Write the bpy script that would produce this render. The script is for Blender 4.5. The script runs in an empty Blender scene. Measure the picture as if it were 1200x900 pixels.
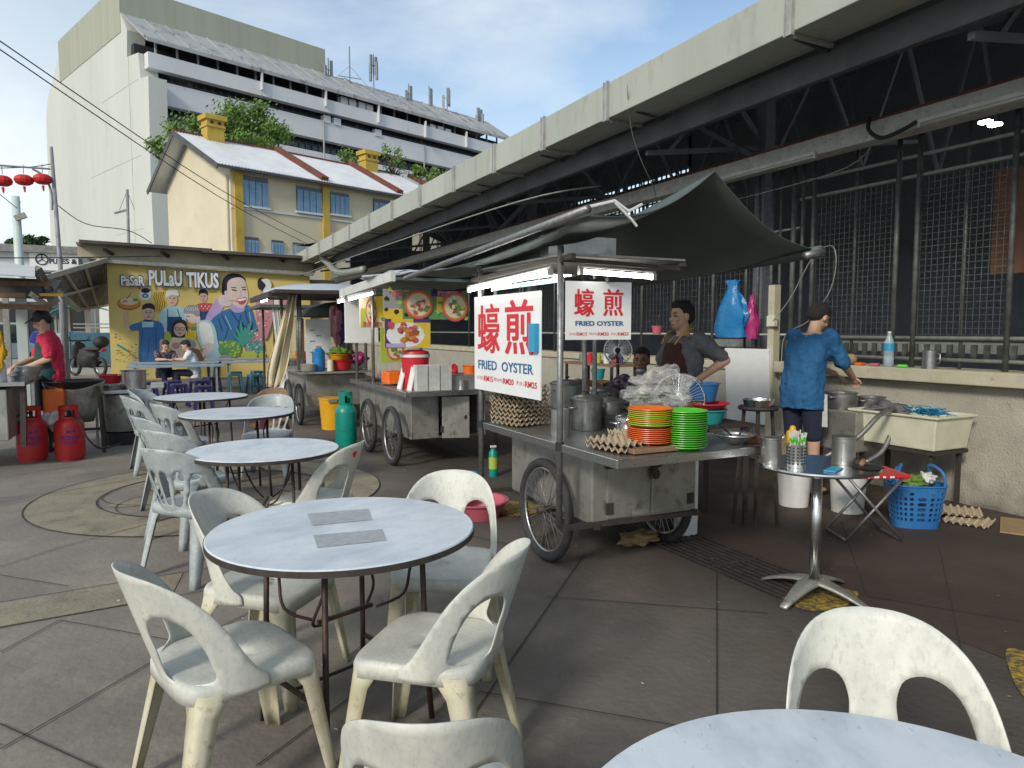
import bpy, bmesh, math, random
from math import sin, cos, pi, radians as R
from mathutils import Vector as V, Matrix
from mathutils.geometry import delaunay_2d_cdt
random.seed(7)
sc = bpy.context.scene
COL = sc.collection
# ---------------------------------------------------------------- camera
H = 1.5; FPX = 832.0; PIT = R(4.33); AZ = R(26.5)
cam = bpy.data.cameras.new('camera'); co = bpy.data.objects.new('camera', cam); COL.objects.link(co)
cam.sensor_width = 36; cam.lens = 36*FPX/1200; cam.clip_start = .05; cam.clip_end = 3000
FW = V((sin(AZ)*cos(PIT), cos(AZ)*cos(PIT), -sin(PIT))); RT = V((cos(AZ), -sin(AZ), 0)); UP = RT.cross(FW)
co.matrix_world = Matrix((RT, UP, -FW)).transposed().to_4x4(); co.location = (0, 0, H)
sc.camera = co
CP = V((0, 0, H))
def ray(x, y): return FW + RT*((x-600)/FPX) + UP*((450-y)/FPX)
def atZ(x, y, z=0.): d = ray(x, y); return CP + d*((z-H)/d.z)
def atX(x, y, X): d = ray(x, y); return CP + d*(X/d.x)
def atY(x, y, Y): d = ray(x, y); return CP + d*(Y/d.y)
# ---------------------------------------------------------------- world, sun, exposure
SUN_DIR = V((-.74, -.52, .50)).normalized()
w = bpy.data.worlds.new('World'); sc.world = w; w.use_nodes = True
nt = w.node_tree; nt.nodes.clear(); N = nt.nodes.new; L = nt.links.new
out = N('ShaderNodeOutputWorld'); bg = N('ShaderNodeBackground'); sky = N('ShaderNodeTexSky')
sky.sky_type = 'NISHITA'; sky.sun_disc = False; sky.sun_elevation = math.asin(SUN_DIR.z)
sky.sun_rotation = math.atan2(SUN_DIR.x, SUN_DIR.y); sky.air_density = 1.0; sky.dust_density = .6; sky.ozone_density = 1.6
tc = N('ShaderNodeTexCoord'); mp = N('ShaderNodeMapping'); mp.inputs['Scale'].default_value = (1, 1, 2.6); mp.inputs['Location'].default_value = (.35, .1, .15)
n1 = N('ShaderNodeTexNoise'); n1.inputs['Scale'].default_value = 1.5; n1.inputs['Detail'].default_value = 9; n1.inputs['Roughness'].default_value = .55; n1.inputs['Distortion'].default_value = .35
rp = N('ShaderNodeValToRGB'); rp.color_ramp.elements[0].position = .50; rp.color_ramp.elements[1].position = .74
sep = N('ShaderNodeSeparateXYZ')
hz = N('ShaderNodeMapRange'); hz.inputs[1].default_value = 0; hz.inputs[2].default_value = .42; hz.inputs[3].default_value = .6; hz.inputs[4].default_value = 0
# more cloud towards the west side (left of the view)
wst = N('ShaderNodeMapRange'); wst.inputs[1].default_value = .25; wst.inputs[2].default_value = -.25; wst.inputs[3].default_value = 0; wst.inputs[4].default_value = .60
ad = N('ShaderNodeMath'); ad.operation = 'ADD'; ad2 = N('ShaderNodeMath'); ad2.operation = 'ADD'; ad2.use_clamp = True
mx = N('ShaderNodeMix'); mx.data_type = 'RGBA'; mx.inputs['B'].default_value = (5.6, 6.1, 6.3, 1)
L(tc.outputs['Generated'], mp.inputs[0]); L(mp.outputs[0], n1.inputs[0]); L(n1.outputs[0], rp.inputs[0])
L(tc.outputs['Generated'], sep.inputs[0]); L(sep.outputs[2], hz.inputs[0]); L(sep.outputs[0], wst.inputs[0])
L(hz.outputs[0], ad.inputs[0]); L(wst.outputs[0], ad.inputs[1])
mu = N('ShaderNodeMath'); mu.operation = 'MULTIPLY'; L(rp.outputs[0], mu.inputs[0]); mu.inputs[1].default_value = .75
L(ad.outputs[0], ad2.inputs[0]); L(mu.outputs[0], ad2.inputs[1])
L(ad2.outputs[0], mx.inputs['Factor'])
br = N('ShaderNodeMix'); br.data_type = 'RGBA'; br.blend_type = 'MULTIPLY'; br.inputs['Factor'].default_value = 1; br.inputs['B'].default_value = (1.15, 1.12, 1.05, 1)
L(sky.outputs[0], br.inputs['A']); L(br.outputs['Result'], mx.inputs['A'])
L(mx.outputs['Result'], bg.inputs[0]); L(bg.outputs[0], out.inputs[0]); bg.inputs[1].default_value = .12
sl = bpy.data.lights.new('sun', 'SUN'); so = bpy.data.objects.new('sun', sl); COL.objects.link(so)
sl.energy = 1.8; sl.angle = R(10); sl.color = (1, .93, .82)
so.rotation_euler = SUN_DIR.to_track_quat('Z', 'Y').to_euler(); so.location = (-5, -5, 20)
sc.view_settings.view_transform = 'Standard'; sc.view_settings.look = 'None'; sc.view_settings.gamma = 1; sc.view_settings.use_curve_mapping = False
sc.view_settings.exposure = .47
sc.cycles.max_bounces = 6; sc.cycles.transparent_max_bounces = 12
# ---------------------------------------------------------------- materials
def mat(name, c, c2=None, scale=6, rough=.6, metal=0, bump=.15, detail=6, fac=(.35, .7), rand=0, alpha=None, spec=.5, stretch=(1, 1, 1), emit=None, trans=0, bscale=None, c3=None, s3=25, f3=(.55, .7), coord='Object'):
    m = bpy.data.materials.new(name); m.use_nodes = True; t = m.node_tree; b = t.nodes['Principled BSDF']; n = t.nodes.new; l = t.links.new
    c = (*c[:3], 1)
    b.inputs['Roughness'].default_value = rough; b.inputs['Metallic'].default_value = metal; b.inputs['Specular IOR Level'].default_value = spec
    b.inputs['Base Color'].default_value = c
    if trans: b.inputs['Transmission Weight'].default_value = trans; b.inputs['IOR'].default_value = 1.2
    if alpha is not None: b.inputs['Alpha'].default_value = alpha
    if emit: b.inputs['Emission Color'].default_value = (*emit[:3], 1); b.inputs['Emission Strength'].default_value = emit[3]
    if c2 is not None:
        tcn = n('ShaderNodeTexCoord'); mpp = n('ShaderNodeMapping'); mpp.inputs['Scale'].default_value = stretch
        l(tcn.outputs[coord], mpp.inputs[0])
        ns = n('ShaderNodeTexNoise'); ns.inputs['Scale'].default_value = scale; ns.inputs['Detail'].default_value = detail; ns.inputs['Roughness'].default_value = .62
        if rand:
            oi = n('ShaderNodeObjectInfo'); vm = n('ShaderNodeVectorMath'); vm.operation = 'MULTIPLY_ADD'; vm.inputs[1].default_value = (9, 7, 5)
            l(oi.outputs['Random'], vm.inputs[0]); l(mpp.outputs[0], vm.inputs[2]); l(vm.outputs[0], ns.inputs[0])
        else: l(mpp.outputs[0], ns.inputs[0])
        mr = n('ShaderNodeMapRange'); mr.inputs[1].default_value = fac[0]; mr.inputs[2].default_value = fac[1]; l(ns.outputs[0], mr.inputs[0])
        mi = n('ShaderNodeMix'); mi.data_type = 'RGBA'; mi.inputs['A'].default_value = c; mi.inputs['B'].default_value = (*c2[:3], 1); l(mr.outputs[0], mi.inputs['Factor'])
        res = mi.outputs['Result']
        if c3 is not None:
            n3 = n('ShaderNodeTexNoise'); n3.inputs['Scale'].default_value = s3; n3.inputs['Detail'].default_value = 8; n3.inputs['Roughness'].default_value = .7; l(mpp.outputs[0], n3.inputs[0])
            m3 = n('ShaderNodeMapRange'); m3.inputs[1].default_value = f3[0]; m3.inputs[2].default_value = f3[1]; l(n3.outputs[0], m3.inputs[0])
            x3 = n('ShaderNodeMix'); x3.data_type = 'RGBA'; x3.inputs['B'].default_value = (*c3[:3], 1); l(m3.outputs[0], x3.inputs['Factor']); l(res, x3.inputs['A']); res = x3.outputs['Result']
        if rand:
            hs = n('ShaderNodeHueSaturation'); mr2 = n('ShaderNodeMapRange'); mr2.inputs[3].default_value = 1-rand; mr2.inputs[4].default_value = 1+rand*.5
            l(oi.outputs['Random'], mr2.inputs[0]); l(mr2.outputs[0], hs.inputs['Value']); l(res, hs.inputs['Color']); res = hs.outputs[0]
        l(res, b.inputs['Base Color'])
        rr = n('ShaderNodeMapRange'); rr.inputs[3].default_value = max(.05, rough-.12); rr.inputs[4].default_value = min(1, rough+.15); l(ns.outputs[0], rr.inputs[0]); l(rr.outputs[0], b.inputs['Roughness'])
        if bump:
            bp = n('ShaderNodeBump'); bp.inputs['Strength'].default_value = bump; bp.inputs['Distance'].default_value = .01
            nb = n('ShaderNodeTexNoise'); nb.inputs['Scale'].default_value = bscale or scale*5; nb.inputs['Detail'].default_value = 6; l(mpp.outputs[0], nb.inputs[0])
            l(nb.outputs[0], bp.inputs['Height']); l(bp.outputs[0], b.inputs['Normal'])
    return m
M = {}
def mk(k, *a, **kw): M[k] = mat(k, *a, **kw); return M[k]
mk('chair_cream', (.68, .68, .60), (.47, .48, .44), scale=6, rough=.5, rand=.15, fac=(.38, .68), detail=10, c3=(.38, .39, .35), s3=70, f3=(.5, .84), bump=.09, bscale=60, stretch=(1, 1, .6))
mk('chair_leg', (.60, .57, .43), (.46, .42, .27), scale=7, rough=.55, rand=.15, c3=(.22, .2, .12), s3=30, f3=(.56, .75))
mk('chair_grey', (.42, .46, .46), (.27, .30, .31), scale=8, rough=.42, rand=.15, detail=10, c3=(.58, .60, .60), s3=60, f3=(.52, .8), bump=.08, bscale=60)
mk('table_top', (.66, .71, .75), (.46, .52, .57), scale=4, rough=.36, rand=.06, stretch=(1, 1.7, 1), detail=12, fac=(.42, .70), c3=(.30, .31, .31), s3=30, f3=(.62, .74), bump=.16, bscale=9)
mk('table_edge', (.06, .045, .04), (.03, .025, .02), scale=20, rough=.6)
mk('tape', (.30, .32, .33), (.50, .54, .56), scale=30, rough=.4, stretch=(1, 5, 1), bump=.4)
mk('iron_brown', (.075, .045, .035), (.03, .02, .018), scale=15, rough=.55, metal=.3, rand=.1)
mk('steel', (.52, .52, .50), (.34, .34, .33), scale=6, rough=.32, metal=.9, rand=.08, c3=(.2, .18, .15), s3=30, f3=(.6, .75))
mk('steel_bright', (.75, .75, .74), (.6, .6, .6), scale=12, rough=.22, metal=1, bump=.05)
mk('steel_dull', (.46, .46, .42), (.28, .27, .24), scale=3, rough=.40, metal=.6, c3=(.11, .09, .07), s3=9, f3=(.54, .74), bump=.5, bscale=7)
mk('steel_pole', (.30, .30, .30), (.17, .17, .17), scale=25, rough=.45, metal=.7)
mk('pot', (.42, .42, .41), (.24, .24, .24), scale=10, rough=.35, metal=.85, rand=.2, c3=(.12, .1, .08), s3=14, f3=(.6, .75))
mk('rubber', (.025, .025, .027), (.05, .05, .05), scale=30, rough=.75, bump=.4)
mk('rim', (.55, .55, .55), (.35, .35, .35), scale=10, rough=.3, metal=.9)
mk('black', (.015, .015, .017), (.03, .03, .03), scale=10, rough=.6)
mk('dark_iron', (.04, .038, .036), (.08, .06, .05), scale=20, rough=.65, metal=.3)
mk('white_sign', (.78, .79, .78), (.70, .71, .70), scale=5, rough=.5, bump=.05, c3=(.55, .54, .5), s3=12, f3=(.64, .8))
mk('sign_red', (.62, .02, .03), rough=.5); mk('sign_blue', (.03, .13, .30), rough=.5)
mk('red_gas', (.60, .02, .02), (.40, .018, .018), scale=8, rough=.42, c3=(.16, .06, .05), s3=26, f3=(.56, .7))
mk('teal_gas', (.0, .26, .20), (.0, .19, .15), scale=8, rough=.35)
mk('yellow_pl', (.72, .38, .01), (.60, .30, .01), scale=5, rough=.42)
mk('blue_pl', (.03, .17, .42), (.02, .12, .34), scale=6, rough=.42)
mk('red_pl', (.60, .02, .03), (.48, .015, .03), scale=6, rough=.35)
mk('orange_pl', (.85, .16, .01), (.75, .12, .01), scale=6, rough=.35)
mk('lime_pl', (.40, .62, .02), (.34, .55, .02), scale=6, rough=.35)
mk('amber_pl', (.85, .36, .02), (.8, .3, .02), scale=6, rough=.35)
mk('green_pl', (.11, .55, .03), (.08, .48, .03), scale=6, rough=.35)
mk('teal_pl', (.02, .30, .30), (.02, .24, .24), scale=6, rough=.4)
mk('pink_pl', (.55, .12, .16), (.5, .1, .15), scale=6, rough=.4)
mk('purple_pl', (.02, .02, .09), (.03, .025, .12), scale=6, rough=.4)
mk('stool_teal', (.05, .16, .20), (.04, .12, .17), scale=6, rough=.45, rand=.2)
mk('white_pl', (.72, .73, .70), (.58, .58, .55), scale=8, rough=.4, rand=.05)
mk('cream_pl', (.66, .66, .50), (.55, .54, .40), scale=5, rough=.45)
mk('cream_cloth', (.68, .60, .42), (.58, .50, .34), scale=6, rough=.9)
mk('eggtray', (.44, .36, .25), (.34, .27, .18), scale=20, rough=.9, rand=.15, bump=.3)
mk('tarp_green', (.075, .10, .088), (.10, .125, .115), scale=3, rough=.6, c3=(.10, .12, .11), s3=8, f3=(.6, .75), bump=.2)
mk('tarp_grey', (.42, .46, .50), (.30, .34, .38), scale=3, rough=.5, bump=.3)
mk('gutter', (.41, .43, .37), (.33, .345, .30), scale=1.0, rough=.5, bump=.12, c3=(.23, .21, .16), s3=5, f3=(.54, .80), stretch=(1, 1, .22))
mk('gutter_br', (.45, .45, .43), (.30, .30, .28), scale=8, rough=.5, metal=.4)
mk('purlin', (.10, .105, .11), (.065, .068, .07), scale=3, rough=.6, metal=.3, c3=(.08, .07, .06), s3=10, f3=(.55, .75), bump=.2)
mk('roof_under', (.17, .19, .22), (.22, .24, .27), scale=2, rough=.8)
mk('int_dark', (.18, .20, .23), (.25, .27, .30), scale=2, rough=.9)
mk('beam_paint', (.62, .63, .60), (.46, .46, .44), scale=10, rough=.6, c3=(.12, .11, .1), s3=30, f3=(.58, .68), bump=.3)
mk('fence_metal', (.14, .15, .145), (.07, .07, .065), scale=12, rough=.55, metal=.4, bump=.2)
mk('rail_grey', (.38, .40, .36), (.24, .25, .22), scale=15, rough=.5, metal=.3)
mk('board_brown', (.17, .08, .042), (.13, .06, .035), scale=2, rough=.7)
mk('plaster', (.42, .40, .33), (.33, .31, .26), scale=2.2, rough=.9, bump=.9, bscale=60, c3=(.24, .22, .17), s3=5, f3=(.58, .85))
mk('ledge', (.50, .47, .34), (.40, .37, .27), scale=5, rough=.85, bump=.4, c3=(.18, .16, .12), s3=14, f3=(.6, .75))
mk('skin', (.58, .36, .25), (.50, .30, .20), scale=8, rough=.55, bump=.05); mk('skin_dark', (.28, .14, .085), (.22, .11, .065), scale=8, rough=.55, bump=.05)
mk('hair', (.010, .009, .009), (.03, .027, .024), scale=90, rough=.7, bump=.9, stretch=(1, 1, .3))
mk('shirt_grey', (.15, .15, .16), (.11, .11, .12), scale=30, rough=.9); mk('apron_brown', (.065, .022, .018), (.05, .018, .015), scale=20, rough=.85)
mk('shirt_blue', (.018, .115, .27), (.014, .09, .22), scale=20, rough=.85); mk('shirt_red', (.62, .03, .07), (.52, .02, .06), scale=20, rough=.85)
mk('apron_green', (.012, .06, .055), (.01, .045, .04), scale=20, rough=.8); mk('navy', (.012, .016, .04), (.02, .025, .05), scale=20, rough=.85)
mk('shirt_pattern', (.05, .035, .05), (.30, .22, .26), scale=28, rough=.85, fac=(.5, .6)); mk('shirt_white', (.7, .72, .74), (.6, .62, .64), scale=20, rough=.85)
mk('office_end', (.60, .615, .56), (.53, .545, .50), scale=.12, rough=.85, bump=0, stretch=(1, 1, .25), c3=(.42, .43, .38), s3=.35, f3=(.56, .8))
mk('office_front', (.68, .70, .71), (.60, .62, .63), scale=.15, rough=.8, bump=0, stretch=(1, 1, .3), c3=(.34, .35, .34), s3=.8, f3=(.62, .8))
mk('office_roof', (.40, .41, .40), (.30, .31, .31), scale=.25, rough=.7, bump=0, stretch=(1, 1, .2), c3=(.08, .08, .08), s3=.7, f3=(.55, .68))
mk('office_box', (.38, .39, .31), (.33, .34, .27), scale=.3, rough=.8, bump=0, stretch=(3, 3, .1), c3=(.28, .27, .18), s3=1, f3=(.6, .8))
mk('glass_dark', (.03, .04, .05), (.06, .07, .08), scale=.5, rough=.12, bump=0)
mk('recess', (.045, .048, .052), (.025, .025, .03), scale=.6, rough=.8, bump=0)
mk('house_wall', (.66, .60, .44), (.60, .54, .39), scale=.5, rough=.85, bump=.2, c3=(.5, .44, .28), s3=1.6, f3=(.6, .8)); mk('house_ochre', (.55, .38, .06), (.42, .28, .05), scale=1.2, rough=.8)
mk('house_front', (.60, .54, .38), (.54, .48, .34), scale=.5, rough=.85, bump=.2)
mk('corrugated', (.62, .64, .66), (.50, .52, .54), scale=.8, rough=.4, metal=.2, bump=.1, c3=(.3, .25, .2), s3=3, f3=(.66, .8)); mk('rust', (.22, .07, .04), (.12, .045, .03), scale=3, rough=.9)
mk('shutter', (.22, .36, .50), (.15, .27, .40), scale=3, rough=.6); mk('win_white', (.6, .62, .62), rough=.6)
mk('mural_yellow', (.66, .52, .17), (.60, .47, .15), scale=.8, rough=.85, bump=.3, c3=(.36, .27, .1), s3=3, f3=(.66, .78)); mk('zinc_dark', (.10, .085, .07), (.06, .05, .045), scale=2, rough=.8)
mk('zinc', (.30, .29, .27), (.18, .17, .16), scale=3, rough=.55, metal=.5, c3=(.12, .07, .04), s3=6, f3=(.6, .75))
mk('old_cream', (.50, .45, .33), (.38, .33, .24), scale=1.5, rough=.85)
mk('leaf', (.09, .17, .025), (.15, .26, .04), scale=2, rough=.6, bump=0); mk('leaf_dark', (.03, .075, .02), (.05, .11, .03), scale=2, rough=.6, bump=0); mk('bark', (.13, .10, .07), (.08, .06, .045), scale=6, rough=.9)
mk('paint_yellow', (.50, .34, .02), (.36, .24, .02), scale=10, rough=.8, c3=(.09, .075, .05), s3=34, f3=(.40, .56), bump=.5)
mk('lamp_on', (.9, .9, .9), emit=(1, 1, .96, 15)); mk('hall_lamp', (.9, .9, .9), emit=(1, 1, .96, 25)); mk('lamp_off', (.55, .56, .5), rough=.35); mk('lamp_dim', (.5, .8, .75), emit=(.6, 1, .9, 1.2))
mk('clear_pl', (.85, .88, .88), rough=.12, alpha=.22); mk('water_pl', (.6, .75, .8), rough=.1, alpha=.4); mk('bag_clear', (.8, .82, .8), (.9, .9, .9), scale=20, rough=.12, alpha=.2, bump=.5)
mk('bag_blue', (.02, .22, .50), (.01, .16, .42), scale=8, rough=.25, alpha=.9, bump=.6); mk('bag_pink', (.4, .03, .16), (.3, .02, .12), scale=8, rough=.3)
mk('oil', (.45, .14, .01), rough=.1, alpha=.85); mk('label_y', (.62, .45, .03), rough=.5); mk('label_b', (.03, .3, .5), rough=.5)
mk('cardboard', (.34, .24, .12), (.28, .19, .1), scale=8, rough=.9); mk('wood', (.25, .15, .08), (.18, .1, .05), scale=8, rough=.7, stretch=(1, 6, 1)); mk('net_blue', (.0, .25, .45), (.0, .18, .36), scale=20, rough=.5)
mk('lantern', (.62, .02, .02), (.45, .01, .01), scale=8, rough=.6); mk('pole_grey', (.30, .32, .32), (.2, .21, .21), scale=4, rough=.6, metal=.3); mk('pole_mint', (.56, .64, .61), (.5, .58, .55), scale=4, rough=.5)
mk('car_blue', (.01, .03, .22), rough=.2, metal=.3); mk('car_white', (.7, .72, .72), rough=.25)
for k, c in dict(peach=(.62, .42, .33), pale=(.68, .55, .5), ink=(.02, .02, .03), mblue=(.04, .16, .36), mblue2=(.02, .06, .18), sky=(.38, .58, .66), mwhite=(.75, .76, .72), mgrey=(.30, .30, .32), mred=(.55, .08, .09), mpink=(.55, .25, .30), mgreen=(.10, .28, .10), mlime=(.38, .48, .06), mteal=(.05, .30, .24), morange=(.60, .24, .03), mbrown=(.25, .12, .04), myel=(.7, .5, .03), mpurple=(.08, .03, .2), mcream=(.7, .6, .4), mviolet=(.45, .35, .6)).items():
    mk(k, c, tuple(v*.85 for v in c), scale=3, rough=.75, bump=.1)
# ---------------------------------------------------------------- mesh builder
class MB:
    def __init__(s): s.v = []; s.f = []; s.m = []; s.mats = []; s.mi = 0
    def use(s, m):
        if m not in s.mats: s.mats.append(m)
        s.mi = s.mats.index(m); return s
    def add(s, vs, fs):
        o = len(s.v); s.v += [tuple(v) for v in vs]; s.f += [tuple(i+o for i in f) for f in fs]; s.m += [s.mi]*len(fs); return s
    def box(s, c, d, rz=0, rot=None):
        x, y, z = d[0]/2, d[1]/2, d[2]/2
        m = rot if rot is not None else Matrix.Rotation(rz, 3, 'Z'); c = V(c)
        vs = [c+m@V((a*x, b*y, e*z)) for a in (-1, 1) for b in (-1, 1) for e in (-1, 1)]
        return s.add(vs, [(0, 1, 3, 2), (4, 6, 7, 5), (0, 4, 5, 1), (2, 3, 7, 6), (0, 2, 6, 4), (1, 5, 7, 3)])
    def bar(s, a, b, wd, ht=None, up=(0, 0, 1)):
        a, b = V(a), V(b); z = (b-a); ln = z.length
        if ln < 1e-6: return s
        z.normalize(); u = V(up)
        if abs(z.dot(u)) > .98: u = V((0, 1, 0))
        x = u.cross(z).normalized(); y = z.cross(x)
        return s.box((a+b)/2, (wd, ht or wd, ln), rot=Matrix((x, y, z)).transposed())
    def ring(s, c, x, y, rx, ry, n): return [V(c)+V(x)*rx*cos(2*pi*i/n)+V(y)*ry*sin(2*pi*i/n) for i in range(n)]
    def loops(s, rings, cap=True, close=True):
        n = len(rings[0]); vs = [p for r in rings for p in r]; fs = []
        for k in range(len(rings)-1):
            for i in range(n if close else n-1):
                j = (i+1) % n; fs.append((k*n+i, k*n+j, (k+1)*n+j, (k+1)*n+i))
        if cap and close: fs.append(tuple(range(n-1, -1, -1))); fs.append(tuple((len(rings)-1)*n+i for i in range(n)))
        return s.add(vs, fs)
    def cyl(s, a, b, r0, r1=None, n=16, cap=True):
        a, b = V(a), V(b); r1 = r0 if r1 is None else r1; z = (b-a).normalized(); u = V((0, 0, 1)) if abs(z.z) < .95 else V((0, 1, 0))
        x = u.cross(z).normalized(); y = z.cross(x)
        return s.loops([s.ring(a, x, y, r0, r0, n), s.ring(b, x, y, r1, r1, n)], cap)
    def tube(s, pts, r, n=8, cap=True):
        pts = [V(p) for p in pts]; rs = r if isinstance(r, (list, tuple)) else [r]*len(pts); rings = []; px = None
        for i, p in enumerate(pts):
            t = (pts[min(i+1, len(pts)-1)]-pts[max(i-1, 0)]).normalized()
            if px is None: u = V((0, 0, 1)) if abs(t.z) < .9 else V((1, 0, 0)); px = u.cross(t).normalized()
            px = (px-t*px.dot(t)).normalized(); y = t.cross(px); rings.append(s.ring(p, px, y, rs[i], rs[i], n))
        return s.loops(rings, cap)
    def lathe(s, prof, c=(0, 0, 0), n=24, cap=True, sx=1, sy=1):
        return s.loops([s.ring((c[0], c[1], c[2]+z), (1, 0, 0), (0, 1, 0), r*sx, r*sy, n) for r, z in prof], cap)
    def ell(s, c, r, n=16, m=10, rot=None):
        c = V(c); q = rot if rot is not None else Matrix.Identity(3); rings = []
        for k in range(1, m):
            a = pi*k/m; rings.append([c+q@V((r[0]*sin(a)*cos(2*pi*i/n), r[1]*sin(a)*sin(2*pi*i/n), r[2]*cos(a))) for i in range(n)])
        o = len(s.v); s.loops(rings, False)
        t = len(s.v); s.v.append(tuple(c+q@V((0, 0, r[2])))); s.v.append(tuple(c-q@V((0, 0, r[2]))))
        for i in range(n):
            j = (i+1) % n; s.f.append((t, o+j, o+i)); s.m.append(s.mi); b = o+(m-2)*n; s.f.append((t+1, b+i, b+j)); s.m.append(s.mi)
        return s
    def torus(s, c, ax, Rr, r, n=32, k=8):
        ax = V(ax).normalized(); u = V((0, 0, 1)) if abs(ax.z) < .9 else V((1, 0, 0)); x = u.cross(ax).normalized(); y = ax.cross(x); c = V(c); rings = []
        for i in range(n):
            a = 2*pi*i/n; d = x*cos(a)+y*sin(a); rings.append([c+d*(Rr+r*cos(2*pi*j/k))+ax*r*sin(2*pi*j/k) for j in range(k)])
        rings.append(rings[0]); return s.loops(rings, False)
    def prism(s, poly, o, ex, ey, th):   # 2-D polygon in plane (o, ex, ey), thickness th along ex x ey
        o, ex, ey = V(o), V(ex), V(ey); nz = ex.cross(ey).normalized(); n = len(poly)
        a = [o+ex*p[0]+ey*p[1] for p in poly]; b = [p+nz*th for p in a]
        return s.add(a+b, [tuple(range(n-1, -1, -1)), tuple(range(n, 2*n))]+[(i, (i+1) % n, n+(i+1) % n, n+i) for i in range(n)])
    def grid(s, fn, nu, nv):
        vs = [fn(i/nu, j/nv) for j in range(nv+1) for i in range(nu+1)]
        return s.add(vs, [(j*(nu+1)+i, j*(nu+1)+i+1, (j+1)*(nu+1)+i+1, (j+1)*(nu+1)+i) for j in range(nv) for i in range(nu)])
    def build(s, name, m=None, parent=None, world=False, smooth=False, bevel=0, solid=0, sub=0, origin=None, auto=None):
        me = bpy.data.meshes.new(name); off = V((0, 0, 0))
        if parent is not None and world:
            p = parent
            while p is not None: off += p.location; p = p.parent
        elif parent is None:
            if origin is not None: off = V(origin)
            else:
                xs = [v[0] for v in s.v]; ys = [v[1] for v in s.v]; zs = [v[2] for v in s.v]; off = V(((min(xs)+max(xs))/2, (min(ys)+max(ys))/2, min(zs)))
        me.from_pydata([(v[0]-off.x, v[1]-off.y, v[2]-off.z) for v in s.v], [], s.f)
        if m is not None: me.materials.append(M[m] if isinstance(m, str) else m)
        else:
            for k in s.mats: me.materials.append(M[k])
            me.polygons.foreach_set('material_index', s.m)
        if smooth:
            me.polygons.foreach_set('use_smooth', [True]*len(me.polygons))
            if auto: me.set_sharp_from_angle(angle=R(auto))
        me.update(); o = bpy.data.objects.new(name, me); COL.objects.link(o)
        if parent is not None: o.parent = parent
        else: o.location = off
        if sub: q = o.modifiers.new('sub', 'SUBSURF'); q.levels = q.render_levels = sub
        if solid: q = o.modifiers.new('solid', 'SOLIDIFY'); q.thickness = solid; q.offset = 0
        if bevel: q = o.modifiers.new('bevel', 'BEVEL'); q.width = bevel; q.segments = 2; q.limit_method = 'ANGLE'; q.angle_limit = R(40)
        return o
def tag(o, label=None, cat=None, group=None, kind=None):
    if label: o['label'] = label
    if cat: o['category'] = cat
    if group: o['group'] = group
    if kind: o['kind'] = kind
    return o
def thing(name, label, cat, loc=(0, 0, 0), rz=0, group=None):
    o = bpy.data.objects.new(name, None); COL.objects.link(o); o.location = loc; o.rotation_euler = (0, 0, rz); o.empty_display_size = .1
    return tag(o, label, cat, group)
def kids(o): return [c for c in COL.objects if c.parent == o]
def copy_tree(o, loc=None, rz=None, label=None, group=None, parent=None, top=True):
    c = o.copy(); COL.objects.link(c); c.parent = parent
    if top:
        if loc is not None: c.location = loc
        if rz is not None: c.rotation_euler = (0, 0, rz)
        if label: c['label'] = label
        if group: c['group'] = group
    for k in list(o.children): copy_tree(k, parent=c, top=False)
    return c
def inside(p, poly):
    x, y = p; r = False; n = len(poly); j = n-1
    for i in range(n):
        a, b = poly[i], poly[j]
        if (a[1] > y) != (b[1] > y) and x < (b[0]-a[0])*(y-a[1])/(b[1]-a[1])+a[0]: r = not r
        j = i
    return r
def sheet(mb, outline, holes, fn, step=.025):
    """flat outline with holes, triangulated finely, then bent into 3-D by fn(u, v)"""
    pts = []; edges = []
    def loop(l):
        o = len(pts); q = []
        for i in range(len(l)):
            a, b = V(l[i]), V(l[(i+1) % len(l)]); k = max(1, int((b-a).length/step))
            q += [a.lerp(b, t/k) for t in range(k)]
        pts.extend(q); edges.extend([(o+i, o+(i+1) % len(q)) for i in range(len(q))]); return q
    ol = loop(outline); hl = [loop(h) for h in holes]
    xs = [p[0] for p in ol]; ys = [p[1] for p in ol]
    x = min(xs)+step/2
    while x < max(xs):
        y = min(ys)+step/2
        while y < max(ys):
            q = V((x, y))
            if inside(q, ol) and not any(inside(q, h) for h in hl) and min((q-p).length for p in pts[:0] or ol+[p for h in hl for p in h]) > step*.45: pts.append(q)
            y += step
        x += step
    vo, _, fo, *_r = delaunay_2d_cdt([V(p) for p in pts], edges, [], 0, 1e-6)
    fs = []
    for f in fo:
        c = sum((vo[i] for i in f), V((0, 0)))/len(f)
        if inside(c, ol) and not any(inside(c, h) for h in hl): fs.append(tuple(f))
    return mb.add([fn(p[0], p[1]) for p in vo], fs)
def smooth_poly(pts, n=6, closed=True):   # Catmull-Rom
    r = []; k = len(pts)
    for i in range(k if closed else k-1):
        g = lambda j: V(pts[j % k]) if closed else V(pts[min(max(j, 0), k-1)])
        a, b, c, d = g(i-1), g(i), g(i+1), g(i+2)
        for t in range(n):
            t /= n; r.append(.5*((2*b)+(c-a)*t+(2*a-5*b+4*c-d)*t*t+(-a+3*b-3*c+d)*t**3))
    if not closed: r.append(V(pts[-1]))
    return r
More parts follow.
